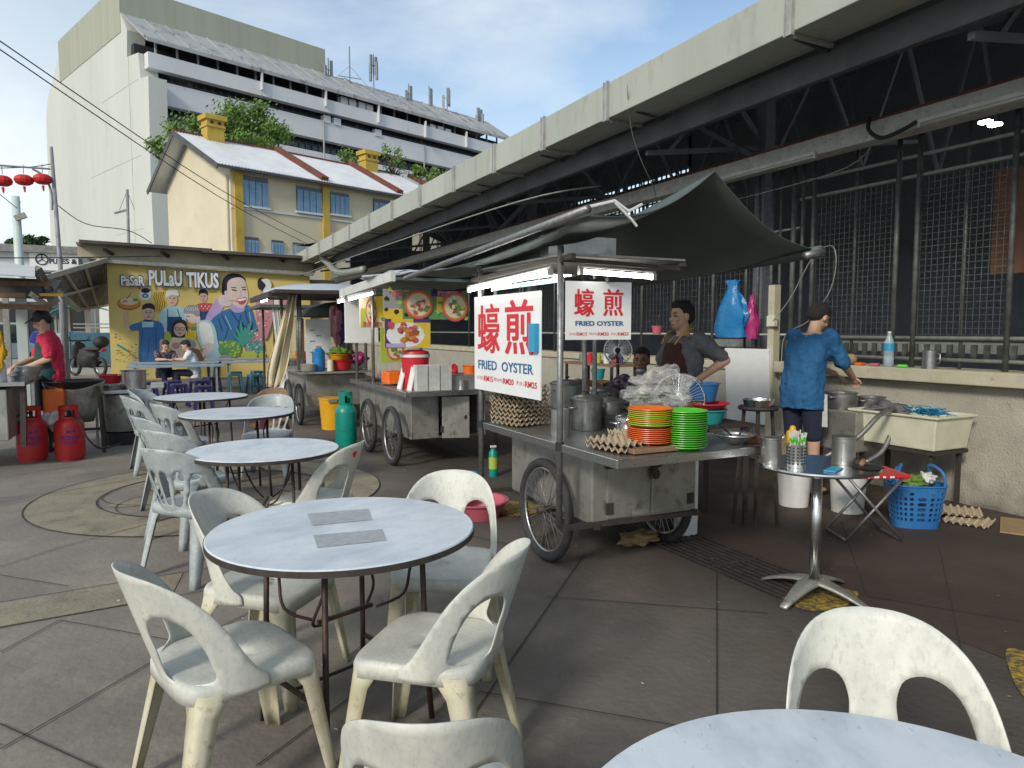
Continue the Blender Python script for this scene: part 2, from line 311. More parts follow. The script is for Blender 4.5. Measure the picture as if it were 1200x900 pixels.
def text_mesh(mb, s, o, ex, ez, w_, h_, bold=0., depth=.002, align='L', res=3, shear=0):
    """words as mesh, fitted to a box w_ x h_ whose lower left corner is o"""
    cu = bpy.data.curves.new('t', 'FONT'); cu.body = s; cu.size = 1; cu.offset = bold; cu.resolution_u = res; cu.shear = shear
    ob = bpy.data.objects.new('t', cu); COL.objects.link(ob); bpy.context.view_layer.update()
    me = bpy.data.meshes.new_from_object(ob.evaluated_get(bpy.context.evaluated_depsgraph_get()))
    vs = [v.co.copy() for v in me.vertices]; fs = [tuple(p.vertices) for p in me.polygons]
    bpy.data.objects.remove(ob); bpy.data.curves.remove(cu); bpy.data.meshes.remove(me)
    if not vs: return mb
    x0, x1 = min(v.x for v in vs), max(v.x for v in vs); y0, y1 = min(v.y for v in vs), max(v.y for v in vs)
    ex, ez, o = V(ex).normalized(), V(ez).normalized(), V(o); nn = ex.cross(ez)
    return mb.add([o+ex*((v.x-x0)/(x1-x0)*w_)+ez*((v.y-y0)/(y1-y0)*h_)+nn*depth for v in vs], fs)

def heavy_text(mb, s, o, ex, ez, w_, h_, k=.012, depth=0):
    """thick strokes: the word set several times with tiny shifts"""
    ex, ez, o = V(ex).normalized(), V(ez).normalized(), V(o); nn = ex.cross(ez); i = 0
    for dx in (-1, -.33, .33, 1):
        for dz in (-.6, 0, .6):
            i += 1; text_mesh(mb, s, o+ex*(k*w_*(1+dx))+ez*(k*w_*.6*(1+dz))+nn*(depth+.00012*i), ex, ez, w_*(1-2*k), h_-1.2*k*w_, 0, 0)
# ================================================================ GROUND
def flat(name, poly, z, m, label=None, parent=None, kind='structure'):
    b = MB(); b.add([(p[0], p[1], z) for p in poly], [tuple(range(len(poly)))]); o = b.build(name, m, parent, origin=(0, 0, 0) if parent is None else None)
    if parent is None: o['kind'] = kind
    return o
mk('asphalt', (.16, .15, .13), (.12, .115, .10), scale=.3, rough=.9, bump=.3, bscale=30)
mk('paving', (.25, .225, .19), (.15, .136, .118), scale=.55, rough=.78, spec=.25, bump=.6, bscale=26, c3=(.33, .29, .225), s3=1.4, f3=(.50, .78), detail=9)
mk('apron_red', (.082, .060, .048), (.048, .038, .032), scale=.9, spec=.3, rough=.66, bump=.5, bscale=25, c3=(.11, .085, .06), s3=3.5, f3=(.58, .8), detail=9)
mk('tan_pave', (.30, .265, .18), (.21, .185, .13), scale=3, rough=.75, bump=.6, bscale=40, c3=(.14, .125, .105), s3=5, f3=(.5, .72))
mk('grey_pave', (.11, .105, .10), (.075, .07, .068), scale=3, rough=.7, bump=.5, bscale=40)
mk('joint', (.035, .031, .027), rough=.9)
mk('road_pale', (.34, .33, .29), (.26, .25, .22), scale=.5, rough=.85)
def shade_and_dirt_ramp(m, x0, x1, k, axis=0, amp=2.4, nscale=.9, shade_dirt=(.042, .034, .029, 1)):   # mixes a dark tone in along one axis
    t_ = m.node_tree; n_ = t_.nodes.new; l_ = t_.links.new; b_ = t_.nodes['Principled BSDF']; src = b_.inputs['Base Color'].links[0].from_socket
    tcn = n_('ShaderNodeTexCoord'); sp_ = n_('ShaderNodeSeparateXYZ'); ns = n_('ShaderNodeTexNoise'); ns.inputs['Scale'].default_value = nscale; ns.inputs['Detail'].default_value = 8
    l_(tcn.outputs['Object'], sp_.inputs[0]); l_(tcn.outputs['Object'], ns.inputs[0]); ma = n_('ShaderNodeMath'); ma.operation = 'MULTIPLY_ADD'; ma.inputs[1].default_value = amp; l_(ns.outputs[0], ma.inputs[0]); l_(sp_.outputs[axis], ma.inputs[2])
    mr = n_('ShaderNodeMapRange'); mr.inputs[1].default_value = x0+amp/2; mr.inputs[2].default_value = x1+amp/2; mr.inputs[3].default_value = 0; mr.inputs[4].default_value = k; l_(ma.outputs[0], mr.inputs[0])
    mi = n_('ShaderNodeMix'); mi.data_type = 'RGBA'; mi.inputs['B'].default_value = shade_dirt; l_(mr.outputs[0], mi.inputs['Factor']); l_(src, mi.inputs['A']); l_(mi.outputs['Result'], b_.inputs['Base Color'])
shade_and_dirt_ramp(M['paving'], .1, 3.0, .80)  # roof and awning shade put into the paving colour, with some wear
shade_and_dirt_ramp(M['plaster'], .30, -.02, .8, 2, .9, 4.5, (.10, .095, .075, 1))
g = MB(); g.add([(-900, -900, -.03), (900, -900, -.03), (900, 900, -.03), (-900, 900, -.03)], [(0, 1, 2, 3)]); g = g.build('ground', 'asphalt', origin=(0, 0, 0)); g['kind'] = 'structure'
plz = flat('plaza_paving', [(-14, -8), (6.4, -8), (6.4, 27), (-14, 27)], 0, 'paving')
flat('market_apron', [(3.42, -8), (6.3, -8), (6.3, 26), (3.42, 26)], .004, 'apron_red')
flat('road', [(-40, 27), (-1.2, 27), (-1.2, 60), (-40, 60)], -.005, 'road_pale')
# compass ring laid in the paving
def ring_poly(mb, cx, cy, r0, r1, z, a0=0, a1=360, n=96):
    for i in range(n):
        a, b = R(a0+(a1-a0)*i/n), R(a0+(a1-a0)*(i+1)/n)
        mb.add([(cx+r0*cos(a), cy+r0*sin(a), z), (cx+r1*cos(a), cy+r1*sin(a), z), (cx+r1*cos(b), cy+r1*sin(b), z), (cx+r0*cos(b), cy+r0*sin(b), z)], [(0, 1, 2, 3)])
CX, CY = .45, 7.1
b = MB(); ring_poly(b, CX, CY, .98, 1.5, .004)
for k in range(6):
    a = R(60*k+15); c2 = V((CX, CY))+V((cos(a), sin(a)))*.56; q = []
    for t in range(20):
        s = 2*pi*t/20; p = V((.34*cos(s), .17*sin(s))); q.append((c2.x+p.x*cos(a)-p.y*sin(a), c2.y+p.x*sin(a)+p.y*cos(a), .004))
    b.add(q, [tuple(range(20))])
b.build('paving_ring', 'tan_pave', plz)
b = MB()
p0, p1, p2, p3 = atZ(-200, 740), atZ(215, 671), atZ(200, 700), atZ(-200, 772)
b.add([(p.x, p.y, .004) for p in (p0, p1, p2, p3)], [(0, 1, 2, 3)])
b.build('paving_band', 'tan_pave', plz)
b = MB()
def joint(x0, y0, x1, y1, wd=.0065):
    a, c = atZ(x0, y0).xy, atZ(x1, y1).xy; d = (c-a).normalized(); n = V((-d.y, d.x))*wd/2
    b.add([(*(a+n), .008), (*(a-n), .008), (*(c-n), .008), (*(c+n), .008)], [(0, 1, 2, 3)])
for r0 in (.97, 1.5): ring_poly(b, CX, CY, r0-.005, r0+.006, .008)
for k in range(6):
    a = R(60*k+45); c2 = V((CX, CY))+V((cos(a), sin(a)))*.48; ring_poly(b, c2.x, c2.y, .47, .478, .008, 60*k-60, 60*k+150, 40)
for j in [(685, 650, 520, 890), (840, 672, 840, 905), (560, 812, 850, 862), (985, 610, 1015, 700), (-200, 740, 430, 636), (0, 665, 75, 641), (75, 641, 230, 600), (-200, 772, 330, 677), (0, 880, 190, 770), (190, 770, 330, 700), (0, 766, 70, 728), (70, 728, 300, 770), (0, 675, 80, 688), (300, 900, 450, 790), (640, 700, 900, 720), (1015, 700, 1200, 730), (1100, 640, 1130, 780), (0, 560, 100, 545), (0, 585, 60, 578), (430, 600, 600, 640), (0, 525, 150, 520), (150, 545, 400, 500), (0, 850, 120, 905)]: joint(*j)
for j in [(-300, 640, 700, 470), (0, 480, 300, 470), (240, 500, 240, 470)]: joint(*j)
b.build('paving_joints', 'joint', plz)
# drain grating along the market
dg = thing('drain_grating', 'dark slotted steel drain grating set in the ground beside the oyster cart', 'drain', (3.28, 3.9, 0)); dg['kind'] = 'structure'
b = MB(); b.box((0, 0, .006), (.44, 2.2, .004)); b.build('channel', 'black', dg)
b = MB()
for i in range(9): b.box((-.2+.05*i, 0, .011), (.016, 2.2, .006))
for i in range(5): b.box((0, -1.08+.54*i, .0125), (.44, .02, .006))
b.build('bars', 'dark_iron', dg)
# worn yellow paint arcs
b = MB()
def patch(pts, z=.0065):
    q = smooth_poly(pts, 5); b.add([(p.x, p.y, z) for p in q], [tuple(range(len(q)))])
patch([atZ(*p).xy for p in [(905, 690), (960, 688), (1005, 695), (990, 712), (950, 717), (925, 708)]])
patch([atZ(*p).xy for p in [(1180, 762), (1215, 770), (1260, 800), (1255, 840), (1205, 822), (1186, 795)]])
patch([atZ(*p).xy for p in [(560, 592), (600, 588), (640, 596), (600, 606)]])
o = b.build('yellow_ground_paint', 'paint_yellow', origin=(0, 0, 0)); o['kind'] = 'structure'
b = MB(); rd = random.Random(77)
for k in range(420):
    x, y = rd.uniform(-3, 5.9), rd.uniform(1.2, 12); a = rd.uniform(0, pi); l_ = rd.uniform(.003, .014); w_ = l_*rd.uniform(.3, .8); u = V((cos(a), sin(a), 0)); v_ = V((-sin(a), cos(a), 0)); c = V((x, y, .0105)); b.use(['white_pl', 'cardboard', 'eggtray', 'black'][k % 4]).add([c-u*l_, c-v_*w_, c+u*l_, c+v_*w_*.8+V((0, 0, .002))], [(0, 1, 2, 3)])
o = b.build('litter', None, origin=(0, 0, 0)); tag(o, 'tiny scraps and crumbs scattered over the paving', 'litter', kind='stuff')
# ================================================================ MARKET WALL, FENCE, ROOF
WX = 6.17
t = thing('market_wall', 'rough beige plastered low wall with a projecting ledge under the fence', 'wall', (WX, 8, 0))
b = MB(); b.box((WX+.17, 10, .52), (.30, 34, 1.04)); b.build('wall_body', 'plaster', t, world=True)
b = MB(); b.box((WX+.12, -1.2, 1.10), (.48, 13.8, .118)); b.box((WX+.19, 16, 1.08), (.40, 20.2, .10)); b.build('ledge', 'ledge', t, world=True, bevel=.01)
b = MB(); b.box((WX-.02, 5.80, 1.0), (.10, .09, 2.0)); b.build('pilaster', 'ledge', t, world=True, bevel=.006)
f = thing('market_fence', 'grey steel pipe fence with square wire mesh panels standing on the beige wall', 'fence', (WX, 8, 1.16))
FX = WX+.06
b = MB()
for z, r in ((1.24, .017), (1.43, .019), (2.90, .017), (3.08, .017)): b.cyl((FX, -3, z), (FX, 5.55, z), r, n=10)
for z in (1.45, 2.6): b.cyl((FX, 5.55, z), (FX, 26, z), .015, n=8)
b.build('rail', 'rail_grey', f, world=True, smooth=True)
for y in (5.36, 4.41, 4.21, 3.40, 3.2, 2.3, 2.1, 1.2): MB().cyl((FX-.015, y, 1.16), (FX-.015, y, 3.30), .023, n=12).build('post', 'fence_metal', f, world=True, smooth=True)
for y in (4.89, 3.80, 2.7): MB().cyl((FX+.03, y, 1.16), (FX+.03, y, 3.30), .014, n=8).build('post', 'fence_metal', f, world=True, smooth=True)
for y, r in ((5.50, .02), (5.62, .03), (5.8, .016), (5.92, .02), (6.12, .016), (6.3, .016), (6.85, .022), (7.1, .014), (7.6, .02), (8.3, .02), (9.1, .02), (9.9, .02), (10.8, .02), (12, .02), (13.2, .02), (14.6, .02)):
    MB().cyl((FX-.015, y, 1.13), (FX-.015, y, 3.25), r, n=10).build('post', 'fence_metal', f, world=True, smooth=True)
def mesh_panel(y0, y1, z0, z1, s=.055, r=.0023):
    b = MB(); n = int((y1-y0)/s); m = int((z1-z0)/s)
    for i in range(n+1): b.box((FX+.01, y0+(y1-y0)*i/n, (z0+z1)/2), (r*2, r*2, z1-z0))
    for i in range(m+1): b.box((FX+.018, (y0+y1)/2, z0+(z1-z0)*i/m), (r*2, y1-y0, r*2))
    return b.build('mesh_panel', 'fence_metal', f, world=True)
for y0, y1 in ((4.43, 5.34), (3.42, 4.19), (2.32, 3.18), (1.2, 2.08)): mesh_panel(y0, y1, 1.46, 2.88)
for y0, y1 in ((5.96, 6.82), (6.88, 7.58), (7.62, 8.6), (8.7, 10.6), (10.9, 13.1)): mesh_panel(y0, y1, 1.47, 3.1, .075)
b = MB()
for i in range(60): b.box((FX+.3, -1+.11*i, 1.3), (.02, .05, .14))
b.build('inner_bars', 'fence_metal', f, world=True)
tag(MB().box((WX+.45, 3.18, 2.44), (.03, 1.2, .90)).build('brown_board', 'board_brown'), 'large brown board hanging behind the wire mesh fence', 'board')
tag(MB().box((WX-.06, 6.12, .86), (.05, .68, .86), rot=Matrix.Rotation(R(-4), 3, 'Y')).build('white_board', 'white_sign', bevel=.006), 'blank off-white board leaning against the market wall behind the cook', 'board')
tag(MB().box((WX+.9, 4.6, 1.33), (.4, 6, .1)).build('inside_shelf', 'rail_grey'), 'pale shelf inside the market seen through the fence', 'shelf')
# market hall
GX, Y0, Y1 = 4.3, -9, 27
t = thing('market_hall', 'dark open market hall with sloping metal roof and lattice openings', 'building', (9, 9, 0))
b = MB(); sl_ = .345
def rz(x): return 4.02+(x-GX)*sl_
b.add([(GX+.05, Y0, 4.03), (GX+.05, Y1, 4.03), (13.4, Y1, rz(13.4)), (13.4, Y0, rz(13.4)), (GX+.05, Y0, 4.07), (GX+.05, Y1, 4.07), (13.4, Y1, rz(13.4)+.05), (13.4, Y0, rz(13.4)+.05)], [(0, 1, 2, 3), (7, 6, 5, 4), (0, 4, 5, 1), (2, 6, 7, 3), (1, 5, 6, 2), (0, 3, 7, 4)])
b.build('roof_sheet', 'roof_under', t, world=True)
b = MB()
b.box((13.2, 9, 2.4), (.2, 36, 4.8)); b.box((9.9, Y1-.1, 2.3), (6.6, .2, 4.6))
b.box((9.9, 9, .02), (6.7, 36, .04)); b.box((13.2, 3.2, 5.95), (.2, 24.6, 2.3)); b.box((13.2, 24.3, 5.95), (.2, 5.2, 2.3)); b.box((13.2, 18.6, 6.5), (.2, 6.4, 1.1))
b.prism([(4.6, 4.55), (6.6, 4.55), (8.2, 4.6), (9.0, 4.6), (9.0, 5.5), (10.2, 5.0), (10.2, 4.6), (13.3, 4.6), (13.3, 7.1), (8.0, 5.25), (4.6, 4.08)], (0, Y1-.1, 0), (1, 0, 0), (0, 0, 1), .15)
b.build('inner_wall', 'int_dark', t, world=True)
b = MB()
for i in range(100): b.box((13.15, 6+.21*i, 5.9), (.03, .045, 2.3))
for k in range(7): b.box((13.15, 17, 4.9+.3*k), (.03, 21, .04))
b.build('lattice', 'dark_iron', t, world=True)
b = MB()
for y in (-4, -.5, 3.0, 6.5, 10, 13.5, 17, 20.5, 24):
    b.bar((GX+.3, y, 3.75), (13, y, rz(13)-.35), .06, .08); b.bar((GX+.6, y, 3.45), (9.5, y, 4.1), .05, .05)
    for k in range(5): x = 5.2+k*1.6; b.bar((x, y, 3.5+.07*k), (x+.8, y, rz(x+.8)-.25), .04); b.bar((x+1.6, y, 3.6+.07*k), (x+.8, y, rz(x+.8)-.25), .04)
for x in (5.4, 6.8, 8.2, 9.6, 11): b.box((x, 9, rz(x)-.09), (.06, 36, .1))
for y, s in ((6, 1), (13, -1), (20, 1)): b.bar((6.1, y, 3.4), (6.8, y+3*s, 5.0), .06)
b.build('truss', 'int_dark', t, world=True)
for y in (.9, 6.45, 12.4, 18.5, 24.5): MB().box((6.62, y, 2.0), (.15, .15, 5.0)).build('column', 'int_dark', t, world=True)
MB().box((4.78, 9, 3.58), (.07, 36, .22)).build('purlin', 'purlin', t, world=True, bevel=.01)
for y in range(-4, 27, 2): MB().bar((4.74, y, 3.66), (4.40, y+.02, 3.70), .02).build('purlin_hanger', 'purlin', t, world=True)
b = MB(); b.box((GX+.0, 9, 3.88), (.05, 36, .36)); b.box((GX+.21, 9, 3.715), (.40, 36, .03)); b.build('gutter', 'gutter', t, world=True, bevel=.008)
for i, y in enumerate([1.2, 3.95, 6.35, 7.7, 9.1, 10.6, 12.2, 13.9, 15.6, 17.4, 19.2, 21.0, 22.8, 24.6]):
    b = MB(); b.box((GX-.038, y, 3.87), (.025, .07, .39)); b.box((GX-.042, y-.032, 3.87), (.035, .010, .40)); b.box((GX-.042, y+.032, 3.87), (.035, .010, .40)); b.bar((GX+.02, y, 3.685), (GX+.42, y, 3.68), .03)
    b.build('gutter_bracket', 'gutter_br', t, world=True)
MB().box((5.98, 9, 3.31), (.20, 36, .17)).build('lamp_beam', 'beam_paint', t, world=True, bevel=.008)
MB().box((5.98, 9, 3.403), (.205, 36, .018)).build('beam_cap', 'rust', t, world=True)
def tube_lamp(name, a, b_, label, on=True, group=None, fix=.045, mat_on='lamp_on', r=.014, fixm='white_pl'):
    a, b_ = V(a), V(b_); c = (a+b_)/2; t = thing(name, label, 'light', c, group=group)
    d = (b_-a).normalized(); x = MB(); x.bar(a+V((0, 0, .028)), b_+V((0, 0, .028)), fix, fix*.7); x.bar(a, a+d*.025, .028, .04); x.bar(b_-d*.025, b_, .028, .04); x.build('fixture', fixm, t, world=True)
    MB().cyl(a+d*.03, b_-d*.03, r, n=10).build('tube', mat_on if on else 'lamp_off', t, world=True, smooth=True); return t
tube_lamp('fluorescent_lamp', (5.86, 6.55, 3.21), (5.86, 5.05, 3.21), 'unlit tube lamp fixed on the left part of the market beam', False)
tube_lamp('fluorescent_lamp', (5.86, 4.0, 3.24), (5.86, 2.6, 3.24), 'unlit tube lamp fixed on the beam near the right edge', False)
b = MB(); b.tube(smooth_poly([(5.84, 4.45, 3.42), (5.80, 4.43, 3.30), (5.80, 4.30, 3.20), (5.80, 4.1, 3.22), (5.84, 4.0, 3.27)], 6, False), .018, 8); b.build('cable_loop', 'black', smooth=True)
tag(bpy.data.objects['cable_loop'], 'black cable looped round the beam beside the right tube lamp', 'cable')
for i, p in enumerate([(1155, 143), (1166, 146)]):
    q = atX(p[0], p[1], 9.0); tag(MB().box(q, (.09, .12, .03)).build('ceiling_lamp', 'hall_lamp'), 'small lit lamp deep inside the dark hall, %s of the two' % ('left' if i == 0 else 'right'), 'light')
# switch box, cables on the fence
s = thing('socket_box', 'cream socket box on the pilaster with a looping cable', 'socket', (WX-.08, 5.76, 1.55))
MB().box((WX-.09, 5.76, 1.60), (.06, .11, .12)).build('box', 'cream_pl', s, world=True, bevel=.008)
MB().tube(smooth_poly([(WX-.12, 5.72, 1.6), (WX-.1, 5.5, 1.85), (WX-.08, 5.25, 2.25), (WX-.06, 5.05, 2.35), (WX-.06, 4.98, 2.2), (WX-.05, 5.05, 1.9), (WX-.05, 5.3, 1.6), (WX-.05, 5.6, 1.45), (WX-.04, 5.66, 1.1), (WX-.04, 5.66, .4)], 6, False), .005, 6).build('cable', 'rail_grey', s, world=True, smooth=True)
def wire(name, pts, r, m, label, parent=None):
    o = MB().tube(smooth_poly([V(p) for p in pts], 5, False), r, 5).build(name, m, parent, smooth=True)
    return tag(o, label, 'wire')
wire('hanging_wire', [(4.2, 5.9, 3.9), (4.5, 6.2, 3.5), (5.0, 6.5, 3.1), (5.9, 7.3, 3.0), (5.95, 5.0, 3.02), (6.1, 4.6, 3.25)], .005, 'rail_grey', 'thin grey wire sagging from the gutter to the beam')
wire('hanging_wire', [(4.25, 24, 3.3), (4.3, 14, 3.25), (4.6, 9, 3.3), (5.3, 8, 3.4)], .012, 'rail_grey', 'long pale wire running below the far gutter')
# pipe elbow under the gutter far end
p = atX(378, 305, 4.5); q = atX(398, 320, 4.6)
tag(MB().tube(smooth_poly([p+V((0, 0, .45)), p+V((0, 0, .1)), p+V((.1, -.3, -.1)), q, q+V((.3, -1.5, 0))], 5, False), .10, 12).build('down_pipe', 'rail_grey', smooth=True), 'grey elbow of a rain pipe below the far end of the gutter', 'pipe')
# ================================================================ OFFICE BUILDING, HOUSE
A70 = R(70); D1 = V((sin(A70), cos(A70), 0)); D2 = V((-cos(A70), sin(A70), 0))
def on_front(O, x, y, c=0.):     # (a, z) on the plane O + c*outward
    d = ray(x, y); o = O-D2*c; tt = (o-CP).dot(D2)/d.dot(D2); p = CP+d*tt; return (p-O).dot(D1), p.z
def on_end(O, x, y, a=0.):
    d = ray(x, y); o = O+D1*a; tt = (o-CP).dot(D1)/d.dot(D1); p = CP+d*tt; return (p-O).dot(D2), p.z
ZV = V((0, 0, 1))
def fbox(mb, O, a0, a1, z0, z1, c0, c1):   # box in the facade frame, c outward
    c = O+D1*(a0+a1)/2-D2*(c0+c1)/2; mb.box((c.x, c.y, (z0+z1)/2), (a1-a0, abs(c1-c0), z1-z0), rot=Matrix((D1, D2, ZV)).transposed())
d = ray(177, 387); O = CP+d*(75/d.dot(FW)); O.z = 0
of = thing('office_building', 'long pale grey office block with bands of dark windows and sloping top roof', 'building', O)
aE = on_front(O, 597, 163)[0]
pe = [on_end(O, *p) for p in [(142, 15), (150, 35), (150, 67), (163, 62), (166, 92), (175, 89), (178, 215), (184, 300)]]
pl = [on_end(O, *p) for p in [(60, 300), (55, 140), (57, 115), (69, 70)]]
poly = [(c, z) for c, z in pe]; poly[7] = (poly[7][0], 0); pl[0] = (pl[0][0], 0)
MB().prism(poly+pl, O+D1*-.1, D2, ZV, 1.8).build('end_wall', 'office_end', of, world=True)
zz = lambda y: on_front(O, 178, y)[1]
zt = pe[0][1]
b = MB()
for z_, c_ in ((12.2, 9), (19.7, 17), (27.4, 12)): b.bar(O-D1*.105+D2*.6+ZV*z_, O-D1*.105+D2*c_+ZV*z_, .02, .04)
b.bar(O-D1*.105+D2*3.2+ZV*2, O-D1*.105+D2*3.2+ZV*(zt-5), .05, .02)
b.build('panel_joint', 'office_roof', of, world=True)
for a_ in (9, 21, 37, 52): MB().cyl(O+D1*a_-D2*.46+ZV*2, O+D1*a_-D2*.46+ZV*zz(94), .10, n=8).build('rain_pipe', 'office_roof', of, world=True)
b = MB()
bands = [(zz(83), zz(65), .9), (zz(121), zz(94), .35), (zz(215), zz(138), 0.), (0, zz(232), 0.)]
for z0, z1, c in bands: fbox(b, O, .4, aE, z0, z1, c-1.0, c)
b.build('parapet_band', 'office_front', of, world=True)
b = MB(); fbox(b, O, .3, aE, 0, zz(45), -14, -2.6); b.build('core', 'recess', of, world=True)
strips = [(zz(94), zz(83), -.9), (zz(138), zz(121), -1.2), (zz(232), zz(215), -1.2)]
g_ = MB(); mu_ = MB()
for z0, z1, c in strips:
    fbox(g_, O, .4, aE, z0, z1, c-.3, c-.1)
    for k in range(60): a = .6+(aE-1)*k/60; fbox(mu_, O, a, a+(.5 if k % 12 == 5 else .12), z0, z1, c-.1, c+.05)
    fbox(mu_, O, .4, aE, z1-.45, z1-.35, c-.1, c+.06)
g_.build('window_strip', 'glass_dark', of, world=True); mu_.build('mullion', 'purlin', of, world=True)
for k in range(24): a = 1.5+(aE-2)*k/24; b = MB(); fbox(b, O, a, a+.18, zz(66), zz(48), -.35, -.15); b.build('roof_post', 'office_roof', of, world=True)
zt = pe[0][1]; zr = zz(50)
b = MB()
q = [O+D1*.2+D2*pe[0][0]+ZV*zt, O+D1*aE+D2*pe[0][0]+ZV*zt, O+D1*aE-D2*1.3+ZV*zr, O+D1*.2-D2*1.3+ZV*zr]
b.add(q+[p-ZV*.4 for p in q], [(0, 1, 2, 3), (7, 6, 5, 4), (0, 4, 5, 1), (1, 5, 6, 2), (2, 6, 7, 3), (3, 7, 4, 0)])
for k in range(24):
    a = aE*k/24; s0 = O+D1*a+D2*pe[0][0]+ZV*(zt+.04); s1 = O+D1*a-D2*1.2+ZV*(zr+.06); b.bar(s0, s1, .14, .14)
b.build('sloping_roof', 'office_roof', of, world=True)
cb = pe[0][0]
aB = on_front(O, 381, 60, -cb)[0]; zB = on_front(O, 381, 58, -cb)[1]; cL = on_end(O, 69, 40)[0]
b = MB(); fbox(b, O, -.15, aB, pl[3][1]-3, zB, -cL, -cb); b.build('roof_box', 'office_box', of, world=True)
MB().prism([(cb, zt-2), (cb, zt), (pl[3][0], pl[3][1]), (pl[3][0], pl[3][1]-6)], O+D1*.2, D2, ZV, aE-.4).build('upper_block', 'office_roof', of, world=True)
b = MB()
for x, y in [(402, 118), (412, 121), (423, 124), (432, 127), (382, 140), (394, 143), (442, 156), (506, 150), (515, 152), (524, 155)]:
    a, z = on_front(O, x, y, .2); b = MB(); fbox(b, O, a-.5, a+.5, z-.45, z+.4, -.2, .5); b.build('cooling_unit', 'win_white', of, world=True)
b = MB()
for x, y in [(305, 92), (380, 112), (442, 132), (497, 150), (545, 162)]:
    a, z = on_front(O, x, y, .9); b = MB(); fbox(b, O, a, a+.15, z-1.3, z+.9, .9, 1.3); b.build('strut', 'win_white', of, world=True)
def antenna(x, yb, yt, label, kind):
    a, z0 = on_front(O, x, yb, -cb+1); _, z1 = on_front(O, x, yt, -cb+1); p = O+D1*a-D2*(-cb+1)
    t = thing('antenna_mast', label, 'antenna', (p.x, p.y, z0-3), group='antennas on the office roof')
    MB().cyl((0, 0, 0), (0, 0, z1-z0+3), .09, n=6).build('mast', 'pole_grey', t)
    if kind:
        b = MB()
        for k in range(kind): an = 2*pi*k/kind+.6; b.box((.55*cos(an), .55*sin(an), z1-z0+1.6-.9*(k % 2)), (.34, .24, 2.4), rz=an); b.bar((0, 0, z1-z0+1.5), (.55*cos(an), .55*sin(an), z1-z0+1.5), .08)
        b.build('panel_antenna', 'pole_grey', t)
    else:
        b = MB(); b.bar((-1.5, 0, z1-z0-1), (1.5, 0, z1-z0-1), .09); b.bar((-1, -1, z1-z0-1.5), (1, 1, z1-z0-1.5), .07); b.bar((-2.5, 0, 2.6), (0, 0, z1-z0+.5), .04); b.bar((2.5, 0, 2.6), (0, 0, z1-z0+.5), .04); b.build('crossbar', 'pole_grey', t)
antenna(385, 92, 68, 'single white stub antenna beside the roof box', 2)
antenna(410, 95, 55, 'thin lattice aerial with guy wires on the office roof', 0)
antenna(438, 104, 64, 'tallest mast with several panel antennas', 4)
antenna(479, 117, 98, 'short twin panel antenna left of the row', 2); antenna(503, 124, 101, 'slim single panel antenna in the middle of the row', 1)
antenna(524, 130, 103, 'pair of tall panel antennas right of the slim one', 3); antenna(562, 142, 126, 'rightmost small antenna cluster on the roof', 4)
# ---- yellow house
d = ray(275, 387); Oh = CP+d*(42/d.dot(FW)); Oh.z = 0
ho = thing('yellow_house', 'cream yellow old house with white corrugated roof and blue shuttered windows', 'house', Oh)
wL = on_end(Oh, 197, 250)[0]; zE = on_front(Oh, 275, 197)[1]; pk = on_end(Oh, 222, 163)
aH = on_front(Oh, 520, 240)[0]
MB().prism([(0, 0), (0, zE), (pk[0], pk[1]-.1), (wL, zE), (wL, 0)], Oh, D2, ZV, .35).build('gable_wall', 'house_wall', ho, world=True)
b = MB(); fbox(b, Oh, .3, aH, 0, zE, -5, -.02); b.build('front_wall', 'house_front', ho, world=True)
hm = (pk[0], pk[1]+.25); ov = 1.0
slope = (pk[1]-zE)/pk[0]
def rp(a, c, z): return Oh+D1*a+D2*c+ZV*z
zl = zE+.15-slope*ov*.5
b = MB(); nseg = 90
for k in range(nseg):
    a0 = -ov+(aH+ov)*k/nseg; a1 = -ov+(aH+ov)*(k+1)/nseg; am = (a0+a1)/2
    p = [rp(a0, -.6, zl), rp(am, -.6, zl+.09), rp(a1, -.6, zl), rp(a0, hm[0], hm[1]), rp(am, hm[0], hm[1]+.09), rp(a1, hm[0], hm[1])]
    b.add(p, [(0, 1, 4, 3), (1, 2, 5, 4)])
q = [rp(-ov, hm[0], hm[1]), rp(aH, hm[0], hm[1]), rp(aH, wL+.8, zl-.1), rp(-ov, wL+.8, zl-.1)]; b.add(q, [(0, 1, 2, 3)])
b.build('roof', 'corrugated', ho, world=True, solid=.05)
b = MB(); b.bar(rp(-ov, -.6, zl-.1), rp(-ov, hm[0], hm[1]-.05), .06, .3); b.bar(rp(-ov, wL+.8, zl-.2), rp(-ov, hm[0], hm[1]-.05), .06, .3); b.bar(rp(-ov, -.62, zl-.05), rp(aH, -.62, zl-.05), .18, .14)
b.build('eave_board', 'purlin', ho, world=True)
b = MB()
for x in (334, 372, 425, 500):
    a = on_front(Oh, x, 215, 0)[0]
for x0, y0 in ((382, 211), (470, 228), (540, 241)):
    a = on_front(Oh, x0, y0, .6)[0]; b.bar(rp(a, -.5, zl+.25), rp(a, hm[0], hm[1]+.22), .5, .3)
b.bar(rp(-ov, hm[0], hm[1]+.1), rp(aH, hm[0], hm[1]+.1), .3, .12)
b.build('fire_wall_cap', 'rust', ho, world=True)
def px_rect(O, x0, y0, x1, y1, c=0): a0, z1 = on_front(O, x0, y0, c); a1, _ = on_front(O, x1, y1, c); z0 = on_front(O, x0, y1, c)[1]; return a0, a1, z0, z1
